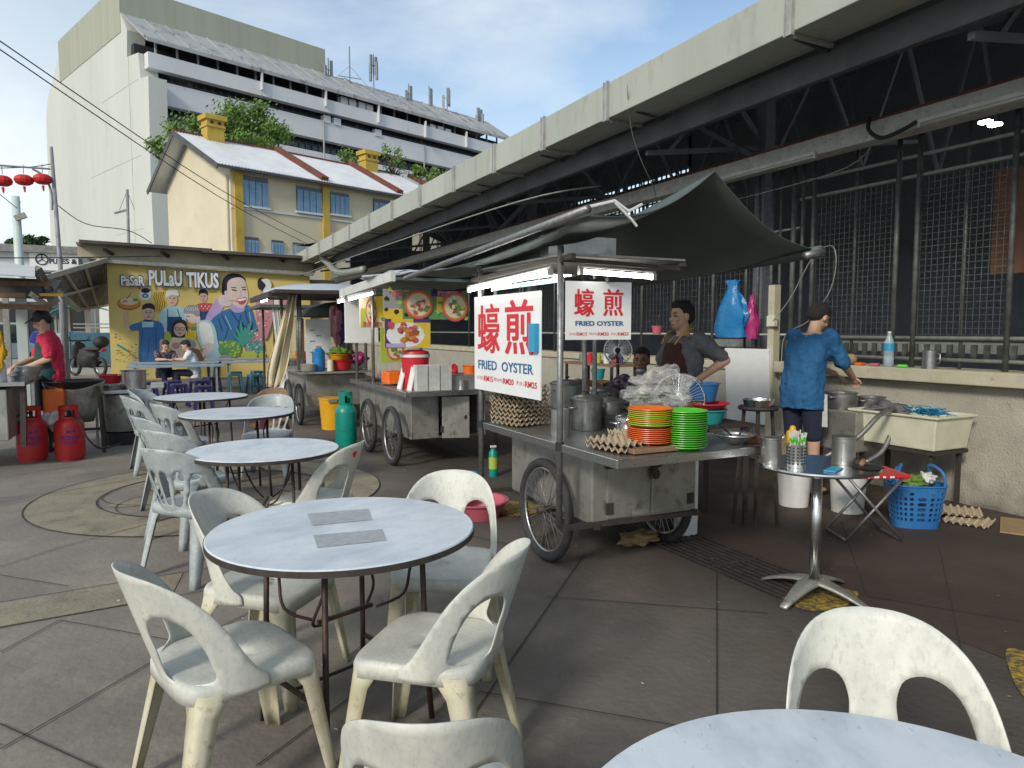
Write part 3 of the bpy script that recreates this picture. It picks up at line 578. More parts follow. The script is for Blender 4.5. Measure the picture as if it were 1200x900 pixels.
for x0, y0, x1, y1 in [(283, 205, 314, 240), (347, 217, 377, 247), (386, 224, 409, 250), (437, 232, 462, 262), (285, 277, 303, 300), (318, 281, 332, 300), (343, 284, 356, 300)]:
    a0, z1 = on_front(Oh, x0, y0); a1, _ = on_front(Oh, x1, y1); z0 = on_front(Oh, x0, y1)[1]
    w_ = MB(); fbox(w_, Oh, a0, a1, z0, z1, 0, .05); w_ = w_.build('window', 'glass_dark', ho, world=True)
    s_ = MB(); k = 4
    for i in range(k):
        u0 = a0+(a1-a0)*(i+.06)/k; u1 = a0+(a1-a0)*(i+.94)/k; fbox(s_, Oh, u0, u1, z0, z1-(z1-z0)*.16, .05, .10)
        for j in range(9): zz_ = z0+(z1-z0)*.8*j/9; fbox(s_, Oh, u0+.04, u1-.04, zz_, zz_+.05, .10, .12)
    s_.build('shutter', 'shutter', w_, world=True); w_2 = MB(); fbox(w_2, Oh, a0-.1, a1+.1, z0-.12, z0, 0, .16); w_2.build('sill', 'win_white', w_, world=True)
for x in (279, 381, 470): a = on_front(Oh, x, 240)[0]; b = MB(); fbox(b, Oh, a-.25, a+.25, 0, zE-.05, 0, .18); b.build('pilaster', 'house_ochre', ho, world=True)
b = MB(); a0, z_ = on_front(Oh, 284, 243); fbox(b, Oh, 0, aH, z_-.1, z_, 0, .06); fbox(b, Oh, 0, aH, z_-2.6, z_-2.5, 0, .05); b.build('string_course', 'win_white', ho, world=True)
b = MB(); pp = rp(-.12, .25, 0); b.cyl((pp.x, pp.y, 0), (pp.x, pp.y, zE-.4), .08, n=8); b.build('down_pipe', 'house_wall', ho, world=True)
for x, yt, yb, cc in ((250, 137, 174, hm[0]-.4), (432, 178, 205, hm[0]-.3)):
    a, zb = on_front(Oh, x, yb, -cc); _, ztp = on_front(Oh, x, yt, -cc); r_ = MB(); fbox(r_, Oh, a-.55, a+.55, zb-1.5, ztp-.3, -cc-.45, -cc+.45); ch = r_.build('chimney', 'house_ochre', ho, world=True)
    r_ = MB(); fbox(r_, Oh, a-.7, a+.7, ztp-.3, ztp, -cc-.6, -cc+.6); fbox(r_, Oh, a-.62, a+.62, ztp-.75, ztp-.6, -cc-.52, -cc+.52); r_.build('cap', 'house_ochre', ch, world=True)
    r_ = MB()
    for s1 in (-.25, .25): fbox(r_, Oh, a+s1-.1, a+s1+.1, ztp-.55, ztp-.38, -cc+.44, -cc+.47)
    r_.build('vent', 'black', ch, world=True)
# ---- trees
def tree(name, label, cat, base, h, crown, n, leaf, m='leaf', seed=1, dens=1., group=None, clumps=26, trunk=.16):
    rd = random.Random(seed); t = thing(name, label, cat, base, group=group); b = MB()
    cx, cy, cz = crown[0]; rx, ry, rz_ = crown[1]
    b.tube([(0, 0, 0), (cx*.3, cy*.3, (cz-rz_)*.6), (cx, cy, cz-rz_*.2)], [trunk, trunk*.7, trunk*.4], 8); cs = []
    for k in range(clumps):
        a, e, r_ = rd.uniform(0, 2*pi), rd.uniform(-.6, 1.2), rd.uniform(.45, .98)
        c = V((cx+rx*r_*cos(a)*cos(e), cy+ry*r_*sin(a)*cos(e), cz+rz_*r_*sin(e))); cs.append((c, rd.uniform(.16, .34)*min(rx, rz_)))
        b.tube([(cx, cy, cz-rz_*.5), ((cx+c.x)/2, (cy+c.y)/2, (cz-rz_*.5+c.z)/2+.1), c], [trunk*.35, trunk*.22, trunk*.08], 5)
    b.build('trunk', 'bark', t)
    vs = []; fs = []
    for i in range(n):
        c, r_ = cs[rd.randrange(len(cs))]; q = V((rd.gauss(0, 1), rd.gauss(0, 1), rd.gauss(0, .8))); q = c+q*r_*.62
        a = V((rd.gauss(0, 1), rd.gauss(0, 1), rd.gauss(0, .6))).normalized(); u = a.orthogonal().normalized(); v_ = a.cross(u); s = leaf*rd.uniform(.6, 1.3); o = len(vs)
        vs += [q-u*s, q+v_*s*.45, q+u*s, q-v_*s*.45]; fs.append((o, o+1, o+2, o+3))
    b = MB(); b.add(vs, fs); b.build('crown', m, t); return t
def tree_px(name, label, x0, y0, x1, y1, dep, n, leaf, **k):
    d = ray((x0+x1)/2, (y0+y1)/2); p = CP+d*(dep/d.dot(FW)); s = dep/FPX; rx = (x1-x0)/2*s; rz_ = (y1-y0)/2*s
    return tree(name, label, 'tree', (p.x, p.y, 0), p.z, ((0, 0, p.z), (rx, rx*.8, rz_)), n, leaf, **k)
tree_px('leafy_tree', 'bushy green tree rising behind the yellow house roof', 235, 124, 345, 200, 52, 9000, .14, seed=3, clumps=40)
tree_px('leafy_tree', 'smaller green tree left of the first chimney', 182, 135, 250, 215, 54, 4500, .14, seed=4, clumps=30)
tree_px('sparse_tree', 'thin sparse tree left of the second chimney', 390, 172, 425, 210, 56, 500, .13, seed=5)
tree_px('sparse_tree', 'almost bare twiggy tree right of the second chimney', 440, 165, 478, 225, 56, 420, .12, seed=6)
tree_px('small_shrub', 'bright green shrub growing near the end of the house roof', 482, 192, 502, 212, 50, 700, .12, seed=8)
tree_px('sparse_tree', 'thin shrub beside the bright green shrub above the roof', 495, 195, 530, 222, 52, 500, .11, seed=9)
tree_px('distant_tree', 'dark round tree above the far roofs on the left', 24, 276, 64, 300, 120, 3500, .3, m='leaf_dark', seed=10)
tree_px('distant_tree', 'small dark tree just left of the white post', 8, 279, 22, 296, 125, 900, .3, m='leaf_dark', seed=11, clumps=12)
# ---- wires across the sky
for k, (y0, y1, lb) in enumerate([(42, 283, 'upper of the two black cables crossing the sky'), (52, 292, 'lower of the two black cables crossing the sky')]):
    a = atY(-60, y0-35, 12.); c = atY(372, y1, 26.2); m_ = (a+c)/2-V((0, 0, .25))
    wire('power_cable', [a, m_, c], .010, 'black', lb)
# ================================================================ MURAL BUILDING
MY = 24.3
mu = thing('mural_building', 'low building with yellow painted mural wall facing the plaza', 'building', (1.7, MY, 0))
MB().prism([(-1.26, 0), (4.6, 0), (4.6, 3.3), (-1.26, 3.47)], (0, MY+.3, 0), (1, 0, 0), (0, 0, 1), .3).build('mural_wall', 'mural_yellow', mu, world=True)
MB().box((2.2, MY+4.3, 1.6), (6.6, 8, 3.2)).build('body', 'old_cream', mu, world=True)
b = MB(); b.bar((-1.35, MY-.12, 3.52), (4.7, MY-.12, 3.36), .22, .10); b.build('coping', 'rail_grey', mu, world=True)
q = [atY(92, 286, MY), atY(420, 304, MY), atY(400, 308, MY-.0), atY(128, 308, MY)]
b = MB(); b.add([(-2.0, MY-.25, 4.0), (4.9, MY-.25, 3.9), (4.9, MY+3, 3.98), (-2.0, MY+3, 4.08)], [(0, 1, 2, 3)]); b.build('roof', 'zinc', mu, world=True, solid=.06)
b = MB(); b.prism([(-2.0, 3.62), (4.8, 3.42), (4.8, 3.88), (-2.0, 3.99)], (0, MY+.2, 0), (1, 0, 0), (0, 0, 1), .1); b.build('fascia', 'old_cream', mu, world=True)
b = MB(); b.bar((-1.9, MY-.4, 4.03), (1.6, MY-.4, 3.95), .25, .09); b.bar((1.3, MY-.38, 3.90), (4.7, MY-.38, 3.84), .5, .08); b.build('roof_edge', 'zinc_dark', mu, world=True)
for x in (-1.3, .2, 1.9, 3.6): MB().bar((x, MY-.3, 3.85), (x+.2, MY+.1, 3.75), .08).build('bracket', 'zinc_dark', mu, world=True)
# painting in the coordinates of the wall picture
def mp_(X, Y_): p = atY(120+X/5.295, 290+Y_/5.294, MY); return p.x, p.z
lay = [0]
pt = MB()
def P(m, pts, sm=True, up=True):
    lay[0] += 1; q = smooth_poly([V(mp_(*p)) for p in pts], 4) if sm else [V(mp_(*p)) for p in pts]
    pt.use(m).add([(v[0], MY-.003-.0002*lay[0], v[1]) for v in q], [tuple(range(len(q)-1, -1, -1))])
def E(m, x, y, rx, ry, n=20): P(m, [(x+rx*cos(2*pi*k/n), y+ry*sin(2*pi*k/n)) for k in range(n)], False)
def LN(m, pts, wd=5):
    for a, b_ in zip(pts, pts[1:]):
        a, b_ = V(a), V(b_); d_ = (b_-a).normalized(); n_ = V((-d_.y, d_.x))*wd/2; P(m, [a+n_, b_+n_, b_-n_, a-n_], False)
def face(x, y, rx, ry, m='peach', d=1):
    E(m, x, y, rx, ry); LN('ink', [(x-rx*.55, y-ry*.1), (x-rx*.15, y-ry*.12)], ry*.1); LN('ink', [(x+rx*.15, y-ry*.12), (x+rx*.55, y-ry*.1)], ry*.1)
    LN('mbrown', [(x, y-ry*.05), (x+rx*.08*d, y+ry*.25), (x-rx*.1, y+ry*.28)], ry*.06); E('mred', x, y+ry*.52, rx*.3, ry*.1)
    LN('ink', [(x-rx*.6, y-ry*.3), (x-rx*.2, y-ry*.34)], ry*.06); LN('ink', [(x+rx*.2, y-ry*.34), (x+rx*.6, y-ry*.3)], ry*.06)
E('mbrown', 165, 347, 73, 42); E('morange', 165, 343, 68, 38); E('mcream', 167, 333, 56, 24); E('mgreen', 205, 325, 18, 10); E('mred', 140, 335, 16, 8); LN('mbrown', [(150, 320), (180, 280)], 5)
for k in range(7): LN('pale', [(125+k*12, 345), (135+k*12, 335), (150+k*10, 350)], 3)
E('mwhite', 266, 290, 38, 38); E('ink', 268, 268, 28, 16); E('mblue', 266, 300, 20, 14); E('mwhite', 266, 300, 9, 6); LN('mblue', [(232, 260), (215, 235)], 7)
for k in range(5): LN('mbrown', [(325+k*14, 275), (318+k*14, 310), (332+k*14, 345), (322+k*14, 400)], 4); LN('myel', [(331+k*14, 275), (324+k*14, 310), (338+k*14, 345), (328+k*14, 400)], 6)
# red shirted man
P('mblue2', [(590, 400), (680, 380), (690, 430), (600, 450)]); P('mred', [(577, 365), (600, 348), (650, 345), (692, 352), (680, 388), (590, 395)]); face(626, 308, 25, 36); P('ink', [(598, 300), (600, 268), (626, 258), (650, 268), (652, 298), (640, 286), (610, 286)])
for k in range(8): E('mwhite', 590+k*12, 365+(k % 2)*14, 4, 3)
# boy
P('mviolet', [(640, 440), (700, 330), (735, 318), (762, 352), (700, 450), (665, 478)]); P('mblue', [(665, 470), (720, 410), (800, 375), (880, 355), (925, 380), (950, 470), (972, 575), (850, 590), (720, 578), (712, 520), (690, 510)])
for a in [[(740, 420), (780, 500), (760, 570)], [(800, 400), (850, 470), (900, 500)], [(880, 380), (900, 450), (940, 540)], [(720, 440), (745, 520)], [(860, 420), (830, 540)]]: LN('mblue2', a, 9)
for a in [[(760, 420), (800, 510)], [(910, 400), (925, 480)]]: LN('sky', a, 4)
P('mviolet', [(800, 340), (870, 350), (880, 392), (830, 405), (795, 380)])
P('ink', [(742, 230), (760, 180), (810, 160), (860, 172), (885, 205), (800, 210), (772, 300), (746, 300)]); P('pale', [(780, 210), (830, 186), (875, 196), (893, 240), (905, 300), (896, 345), (868, 375), (830, 365), (795, 330), (775, 270)])
P('pale', [(757, 275), (775, 270), (782, 305), (765, 312)]); LN('ink', [(803, 262), (832, 268)], 8); LN('ink', [(868, 262), (892, 262)], 8); LN('ink', [(797, 248), (830, 250)], 5); LN('ink', [(862, 250), (890, 246)], 5); LN('mviolet', [(855, 268), (862, 300), (845, 305)], 5)
P('mred', [(830, 322), (862, 312), (893, 310), (885, 345), (855, 355)]); P('mwhite', [(838, 322), (888, 314), (884, 326), (845, 334)])
P('pale', [(718, 325), (738, 298), (775, 295), (800, 322), (795, 358), (760, 366), (728, 352)])
for k in range(4): LN('mviolet', [(742+k*14, 305), (748+k*14, 345)], 3)
LN('mbrown', [(790, 330), (850, 335)], 4)
# white cap woman
P('sky', [(352, 460), (360, 400), (395, 372), (475, 365), (510, 390), (522, 470), (500, 520), (385, 525)]); P('mblue2', [(402, 430), (492, 430), (505, 560), (400, 560)], False); LN('ink', [(405, 380), (405, 440)], 5); LN('ink', [(465, 380), (482, 440)], 5)
face(433, 322, 33, 42); P('mwhite', [(393, 308), (397, 275), (430, 256), (465, 268), (472, 300), (430, 292)])
# blue chef
P('peach', [(130, 420), (147, 398), (158, 415), (158, 465), (190, 488), (172, 520), (150, 505), (138, 470)]); P('mblue', [(170, 485), (235, 462), (265, 448), (320, 452), (372, 475), (385, 555), (360, 590), (350, 640), (345, 720), (232, 722), (228, 560), (222, 515), (180, 515)])
P('sky', [(245, 460), (320, 462), (315, 500), (250, 500)], False)
for a in [[(250, 500), (240, 600), (238, 700)], [(330, 500), (335, 600), (330, 700)], [(255, 498), (320, 498)], [(290, 560), (280, 690)]]: LN('mblue2', a, 5)
face(286, 408, 36, 44); P('ink', [(248, 385), (252, 358), (285, 345), (318, 355), (324, 385), (285, 376)]); LN('ink', [(262, 452), (305, 455)], 8); P('peach', [(355, 580), (378, 572), (382, 640), (360, 640)])
# bespectacled woman
P('mcream', [(390, 690), (405, 600), (430, 560), (540, 550), (595, 600), (600, 690)]); P('ink', [(430, 510), (440, 465), (480, 445), (520, 460), (530, 510), (520, 555), (440, 555)]); face(480, 510, 37, 42); E('ink', 464, 504, 14, 12); E('peach', 464, 504, 10, 9); E('ink', 497, 504, 14, 12); E('peach', 497, 504, 10, 9)
E('mlime', 405, 560, 22, 40); E('mpink', 455, 610, 26, 22); E('mlime', 410, 640, 22, 26); E('mgrey', 540, 600, 42, 34); E('mbrown', 560, 650, 50, 26)
for k in range(5): E('myel', 520+k*14, 545, 6, 30)
E('morange', 555, 480, 30, 18); E('mgreen', 560, 500, 24, 10)
# grey haired shopper
P('ink', [(646, 700), (730, 700), (726, 806), (652, 806)], False); P('sky', [(585, 470), (615, 452), (660, 452), (695, 490), (715, 580), (735, 700), (660, 712), (625, 640), (592, 560)]); P('mwhite', [(600, 480), (640, 462), (675, 490), (690, 600), (625, 605)])
P('pale', [(628, 600), (688, 598), (678, 640), (590, 708), (562, 700), (566, 684), (625, 650)]); LN('mbrown', [(600, 640), (640, 625)], 4); P('pale', [(512, 410), (560, 395), (600, 420), (605, 460), (570, 470), (548, 468), (515, 430)]); P('mgrey', [(503, 395), (520, 365), (560, 355), (595, 372), (605, 410), (590, 432), (560, 412), (512, 410)]); LN('ink', [(522, 425), (542, 428)], 5)
for k in range(6): LN('mwhite', [(520+k*13, 372), (530+k*13, 392)], 3)
P('mbrown', [(540, 690), (600, 650), (625, 690), (600, 735), (560, 725)])
# vegetables
P('mpink', [(880, 580), (900, 525), (945, 512), (985, 545), (1000, 610), (940, 620)]); E('mgreen', 790, 630, 72, 58); E('mteal', 945, 625, 62, 48)
rr_ = random.Random(2)
for k in range(46): E('mlime' if k % 3 else 'mgreen', 735+rr_.random()*115, 585+rr_.random()*90, 7, 6, 7)
for k in range(36): E('mgrey' if k % 3 else 'sky', 895+rr_.random()*100, 590+rr_.random()*75, 7, 6, 7)
for k in range(16): E('mwhite' if k % 2 else 'mpink', 895+rr_.random()*90, 530+rr_.random()*55, 6, 5, 7)
for dx, dy in [(-75, -90), (-45, -125), (-10, -150), (20, -110), (60, -150), (95, -105), (-90, -40), (75, -60)]: P('mteal', [(862, 605), (866+dx*.5-8, 600+dy*.55), (865+dx, 600+dy), (872+dx*.5+8, 604+dy*.5), (876, 608)])
E('mlime', 910, 668, 52, 26); E('mlime', 990, 670, 22, 22); E('mgrey', 760, 690, 40, 24)
# batik woman at the right
P('mpink', [(955, 470), (950, 340), (975, 290), (1010, 270), (1050, 300), (1060, 420), (1020, 560), (985, 560)]); P('ink', [(962, 240), (966, 196), (1000, 192), (1020, 230), (1000, 270), (975, 262)]); P('mwhite', [(985, 200), (1030, 200), (1048, 240), (1020, 290), (995, 270), (1012, 235)])
for k in range(24): E('mwhite' if k % 2 else 'mred', 962+rr_.random()*80, 300+rr_.random()*200, 7, 5, 6)
P('mwhite', [(1070, 290), (1150, 290), (1160, 360), (1075, 380)]); E('mpink', 1120, 340, 30, 24)
# stains and vertical blots low on the left
for k in range(34): E('mbrown' if k % 2 else 'mcream', 75+rr_.random()*140, 540+rr_.random()*190, 3+rr_.random()*7, 2+rr_.random()*3, 7)
LN('mteal', [(92, 602), (155, 640)], 14); LN('mbrown', [(155, 640), (210, 690)], 5)
pt.build('mural_painting', None, mu, world=True)
def wtext(parts, gap, name='lettering'):
    a_, b2 = MB(), MB()
    for s_, X0, Y0_, X1, Y1_ in parts:
        p, q = mp_(X0, Y1_), mp_(X1, Y0_); h_ = q[1]-p[1]
        text_mesh(a_, s_, (p[0]-.03, MY-.13, p[1]-.03), (1, 0, 0), (0, 0, 1), q[0]-p[0]+.06, h_+.06, bold=.075, depth=0); text_mesh(b2, s_, (p[0], MY-.136, p[1]), (1, 0, 0), (0, 0, 1), q[0]-p[0], h_, bold=.035, depth=0)
    a_.build(name+'_outline', 'mblue2', mu, world=True); b2.build(name, 'mwhite', mu, world=True)
wtext([('PaSaR', 118, 180, 262, 238), ('PULaU', 290, 148, 492, 238), ('TIKUS', 522, 160, 718, 250)], 0)
# corrugated canopy left of the mural wall
t = thing('side_canopy', 'rusty corrugated lean-to canopy left of the mural wall', 'canopy', (-2.5, 23, 0))
c0, c1, c2, c3 = atY(50, 326, 20.), atY(127, 304, 24.2), atY(128, 357, 30.), atY(92, 363, 24.)
b = MB(); nn = 26
for i in range(nn):
    u0, u1 = i/nn, (i+1)/nn; um = (u0+u1)/2; A = lambda u: c0.lerp(c1, u); B_ = lambda u: c3.lerp(c2, u)
    b.add([A(u0), A(um)+V((0, 0, .05)), A(u1), B_(u0), B_(um)+V((0, 0, .05)), B_(u1)], [(0, 1, 4, 3), (1, 2, 5, 4)])
b.build('sheet', 'zinc', t, world=True, solid=.01)
b = MB(); b.bar(c0, c1, .08, .12); b.bar(c0.lerp(c3, .4)-V((0, 0, .1)), c1.lerp(c2, .4)-V((0, 0, .1)), .07); b.bar(c3, c2, .08); b.bar(c0, c3, .1, .12)
for u in (.3, .6): b.bar(c0.lerp(c1, u)-V((0, 0, .06)), c3.lerp(c2, u)-V((0, 0, .06)), .06)
b.build('rafters', 'old_cream', t, world=True)
p = atY(74, 360, 23.); MB().cyl((p.x, p.y, 0), (p.x, p.y, p.z+.6), .10, n=12).build('post', 'pole_grey', t, world=True)
# ================================================================ CHAIRS
def back_map(lean=.30, a=.232, bb=.20, y0=-.02):
    def fn(u, v):
        t = u/.235; k = (v-.42); return V((a*sin(t)*(1+k*.16), y0-bb*cos(t)-k*lean*max(0, cos(t))**.8 - k*.02, v))
    return fn
def make_chair(kind):
    nm = 'plastic_chair'; t = thing(nm, 'x', 'chair'); cm = 'chair_cream' if kind == 1 else 'chair_grey'; lm = 'chair_leg' if kind == 1 else 'chair_grey'
    half = [(.0, .80), (.08, .795), (.15, .775), (.215, .73), (.265, .665), (.305, .59), (.34, .52), (.375, .47), (.415, .44), (.42, .405)]
    if kind == 2: half = [(.0, .80), (.10, .795), (.18, .775), (.25, .735), (.295, .68), (.325, .61), (.35, .54), (.38, .47), (.42, .43), (.42, .40)]
    out_ = [V(p) for p in smooth_poly([V(p) for p in half], 4, False)]; ol = out_+[V((.2, .395)), V((0, .385)), V((-.2, .395))]+[V((-p.x, p.y)) for p in reversed(out_) if p.x > 1e-6]
    if kind == 1:
        h = smooth_poly([V(p) for p in [(.052, .46), (.056, .54), (.054, .595), (.075, .645), (.13, .665), (.188, .642), (.222, .58), (.238, .51), (.236, .46), (.15, .443), (.09, .443)]], 4)
        holes = [h, [V((-p.x, p.y)) for p in reversed(h)]]
    else:
        holes = []
        for s in (-1, 1):
            for q in ([(.012, .47), (.010, .60), (.022, .655), (.05, .66), (.068, .63), (.055, .55), (.04, .47)], [(.062, .46), (.085, .56), (.10, .64), (.135, .665), (.155, .635), (.135, .55), (.105, .46)], [(.13, .46), (.165, .54), (.185, .62), (.215, .65), (.25, .62), (.27, .54), (.28, .47), (.2, .45)]):
                h = smooth_poly([V((p[0]*s, p[1])) for p in q], 3); holes.append(h)
    bm_ = MB(); sheet(bm_, ol, holes, back_map(), .022); bm_.build('backrest', cm, t, smooth=True, solid=.0048)
    # seat: rounded square, dished, with a turned-down rim
    n = 44; rim = []
    for i in range(n):
        a = 2*pi*i/n; e = 5.0; c_, s_ = cos(a), sin(a); x = abs(c_)**(2/e)*(1 if c_ > 0 else -1); y = abs(s_)**(2/e)*(1 if s_ > 0 else -1); rim.append(V((x*(.222-.018*(1-y)/2), y*.215-.0)))
    def ht(x, y): r_ = min(1, ((x/.2)**2+(y/.2)**2)); return .428+.014*r_ - .018*max(0, (y-.12)/.1)
    b = MB(); ks = [.08, .35, .6, .8, .92, .985]
    rings = [[V((p.x*k, p.y*k, ht(p.x*k, p.y*k))) for p in rim] for k in ks]+[[V((p.x*1.01, p.y*1.01, ht(p.x, p.y)-.012)) for p in rim], [V((p.x*1.02, p.y*1.02, ht(p.x, p.y)-.05)) for p in rim]]
    b.loops(rings, False); b.add(rings[0], [tuple(range(n))]); b.build('seat', cm, t, smooth=True, solid=.005)
    for sx in (-1, 1):
        for sy in (-1, 1):
            b = MB(); rings = []
            for k in range(7):
                f_ = k/6; z = .42*(1-f_); x = sx*(.196+.038*f_); y = sy*(.188+.058*f_) if sy > 0 else sy*(.178+.085*f_); r_ = .034*(1-f_)+.018*f_+(.016 if k == 0 else 0); q = []
                for j in range(7):
                    a = (j/6)*pi*.5; cx_, cy_ = x-sx*r_, y-sy*r_; rr_2 = r_; q.append(V((cx_+sx*rr_2*1.25*cos(a)**.7 if j < 6 else cx_, cy_+sy*rr_2*1.25*(sin(a)**.7 if j > 0 else 0), z)))
                q = [q[0]+V((0, -sy*r_*.9, 0))]+q+[q[-1]+V((-sx*r_*.9, 0, 0))]; rings.append(q)
            b.loops(rings, False, False); b.build('leg', lm, t, smooth=True, solid=.005, auto=60)
    return t
ch1 = make_chair(1); ch2 = make_chair(2)
used = set()
def chair(kind, x, y, fx, fy, label, group, s=1.0, z=0, tint=None):
    src = ch1 if kind == 1 else ch2; rz_ = math.atan2(fy, fx)-pi/2
    if kind not in used: used.add(kind); o = src; o.location = (x, y, z); o.rotation_euler = (0, 0, rz_); o['label'] = label; o['group'] = group
    else: o = copy_tree(src, (x, y, z), rz_, label, group)
    o.scale = (s, s, s); return o
G1 = 'white plastic chairs with two arched openings'; G2 = 'grey slatted plastic chairs'
chs = [
 chair(1, .19, 2.45, .95, .30, 'worn white chair with a red smear on its back, left of the near table', G1),
 chair(1, .81, 2.24, -.74, .67, 'white chair seen from behind, right of the near table, its back to the cart', G1),
 chair(1, .40, 3.13, .75, -.66, 'scratched plastic chair with rounded back tucked in at the far left of the near table', G1),
 chair(1, 1.15, 3.00, -.50, -.86, 'white plastic chair facing the viewer at the far right of the near table', G1),
 chair(1, .55, 1.50, .42, .90, 'plastic chair cut off by the bottom edge, only its rounded grey back showing', G1, .965),
 chair(1, 1.38, .90, -.62, -.79, 'large dirty white chair back with two arches at the corner table lower right', G1),
 chair(1, .86, 4.60, -.80, .62, 'dull plastic chair with a red spot on its back, right side of the second table', G1),
 chair(2, .21, 4.75, .78, .60, 'nearest grey slatted chair left of the second table', G2, 1.03),
 chair(2, .22, 5.56, .80, .45, 'grey slatted chair second from the front in the left row', G2, 1.03),
 chair(2, .14, 6.42, .92, .20, 'grey slatted chair with dark rim standing furthest left of the row', G2, 1.03),
 chair(2, .26, 7.45, .85, .30, 'grey slatted chair pushed in left of the third table', G2, 1.03),
 chair(2, -.02, 8.45, .9, .1, 'greyish slatted chair with narrow profile left of the fourth table', G2, 1.03),
 chair(2, .02, 9.20, .8, -.3, 'light grey slatted chair furthest back in the left row', G2, 1.03),
 chair(2, .98, 7.55, -.35, -.92, 'pale slatted chair facing the viewer behind the third table', G2, 1.03)]
o = MB(); 
tag(o.box((.93, 7.45, .56), (.09, .03, .10)).build('pink_pouch', 'pink_pl', bevel=.005), 'small pink packet behind the slats of the pale chair at the third table', 'packet')
# brown chair beyond
bc = make_chair(1); bc.location = (1.12, 8.75, 0); bc.rotation_euler = (0, 0, R(150)); bc['label'] = 'brown plastic chair beyond the fourth table'; bc['group'] = G1
chs[4].scale = (.86, .95, .965)
for c in bc.children: c.material_slots[0].link = 'OBJECT'; c.material_slots[0].material = M['wood']
b = MB(); b.ell((-.23, -.10, .70), (.012, .022, .05), 8, 6)
# red marks on two chair backs follow the shell
for c_, u0, v0, du, dv in ((chs[0], -.235, .665, .007, .036), (chs[6], -.05, .73, .017, .02)):
    b = MB(); fm = back_map(); q = [(u0+du*cos(a)*(1+.3*sin(3*a)), v0+dv*sin(a)) for a in [2*pi*k/14 for k in range(14)]]
    pts_ = []
    for u, v_ in q:
        p = fm(u, v_); nrm = (fm(u+.01, v_)-p).cross(fm(u, v_+.01)-p).normalized(); pts_.append(p+nrm*.006*(1 if (p+nrm-V((0, 0, p.z))).length > (p-V((0, 0, p.z))).length else -1))
    b.add(pts_, [tuple(range(14))]); b.build('red_stain', 'sign_red', c_)
# ================================================================ ROUND TABLES
def make_table():
    t = thing('round_table', 'x', 'table'); r = .49
    b = MB(); b.lathe([(.0, .738), (r-.004, .738), (r, .742), (r, .752), (r-.004, .756), (0, .756)], n=72, cap=False); b.build('table_top', 'table_top', t)
    b = MB(); b.lathe([(r-.02, .730), (r+.002, .730), (r+.003, .7505), (r-.0005, .7515), (r-.0005, .737), (r-.02, .737)], n=72, cap=False); b.build('edge_band', 'table_edge', t)
    for sx in (-1, 1):
        for sy in (-1, 1):
            b = MB(); b.tube([(sx*.21, sy*.20, .735), (sx*.22, sy*.21, .25), (sx*.23, sy*.23, 0)], .011, 8)
            b.tube(smooth_poly([V(p) for p in [(sx*.22, sy*.19, .72), (sx*.19, sy*.16, .60), (sx*.20, sy*.10, .47), (sx*.12, sy*.03, .42)]], 5, False), .006, 6); b.build('leg', 'iron_brown', t, smooth=True)
    for p_, q_, r_ in [((-.225, -.215, .20), (-.225, .215, .20), .014), ((.225, -.215, .20), (.225, .215, .20), .014), ((-.12, 0, .42), (.12, 0, .42), .014), ((-.225, 0, .20), (.225, 0, .205), .01), ((-.3, -.1, .73), (.3, -.1, .73), .02), ((-.3, .1, .73), (.3, .1, .73), .02)]: MB().bar(p_, q_, r_).build('cross_bar', 'iron_brown', t)

    return t
tb = make_table(); GT = 'round tables with pale worn tops'
def table(x, y, rz_, label, first=[1]):
    if first: first.pop(); o = tb; o.location = (x, y, 0); o.rotation_euler = (0, 0, rz_); o['label'] = label; o['group'] = GT; return o
    return copy_tree(tb, (x, y, 0), rz_, label, GT)
t1 = table(.61, 2.65, R(20), 'near round table with two grey tape patches on its pale top')
table(.58, 4.66, R(75), 'second round table from the viewer, left of the oyster cart').scale = (.93, .93, 1)
table(.63, 6.85, R(5), 'third round table from the viewer, behind the slatted chairs')
table(.43, 8.75, R(40), 'fourth and farthest round table near the steel stock pot')
t5 = table(.865, .53, R(60), 'round table cut off by the bottom right corner of the view')
b = MB()
for q in ([(360, 602), (432, 596), (436, 609), (366, 616)], [(367, 627), (448, 620), (453, 633), (372, 642)]):
    p = [atZ(*k, .7575) for k in q]; lp = [(v_-V((t1.location.x, t1.location.y, 0))) for v_ in p]; m3 = Matrix.Rotation(-R(20), 3, 'Z'); b.add([m3@v_ for v_ in lp], [(0, 1, 2, 3)])
b.build('tape_patch', 'tape', t1)
# ================================================================ CARTS
def wheel(parent, c, r, ax=(1, 0, 0), name='wheel'):
    b = MB(); b.torus(c, ax, r-.030, .030, 48, 12); t = b.build(name, 'rubber', parent, world=True, smooth=True)
    b = MB(); b.torus(c, ax, r-.064, .012, 48, 6); b.build('rim', 'rim', t, world=True, smooth=True)
    b = MB(); c = V(c); ax = V(ax).normalized(); u = V((0, 0, 1)); y = ax.cross(u)
    for k in range(28):
        a = 2*pi*k/28; a2 = a+(.5 if k % 2 else -.5); s = .025 if (k//2) % 2 else -.025; b.bar(c+ax*s+(u*cos(a2)+y*sin(a2))*.02, c+(u*cos(a)+y*sin(a))*(r-.066), .004)
    b.build('spokes', 'rim', t, world=True)
    MB().cyl(c-ax*.05, c+ax*.05, .025, n=12).build('hub', 'dark_iron', t, world=True, smooth=True); return t
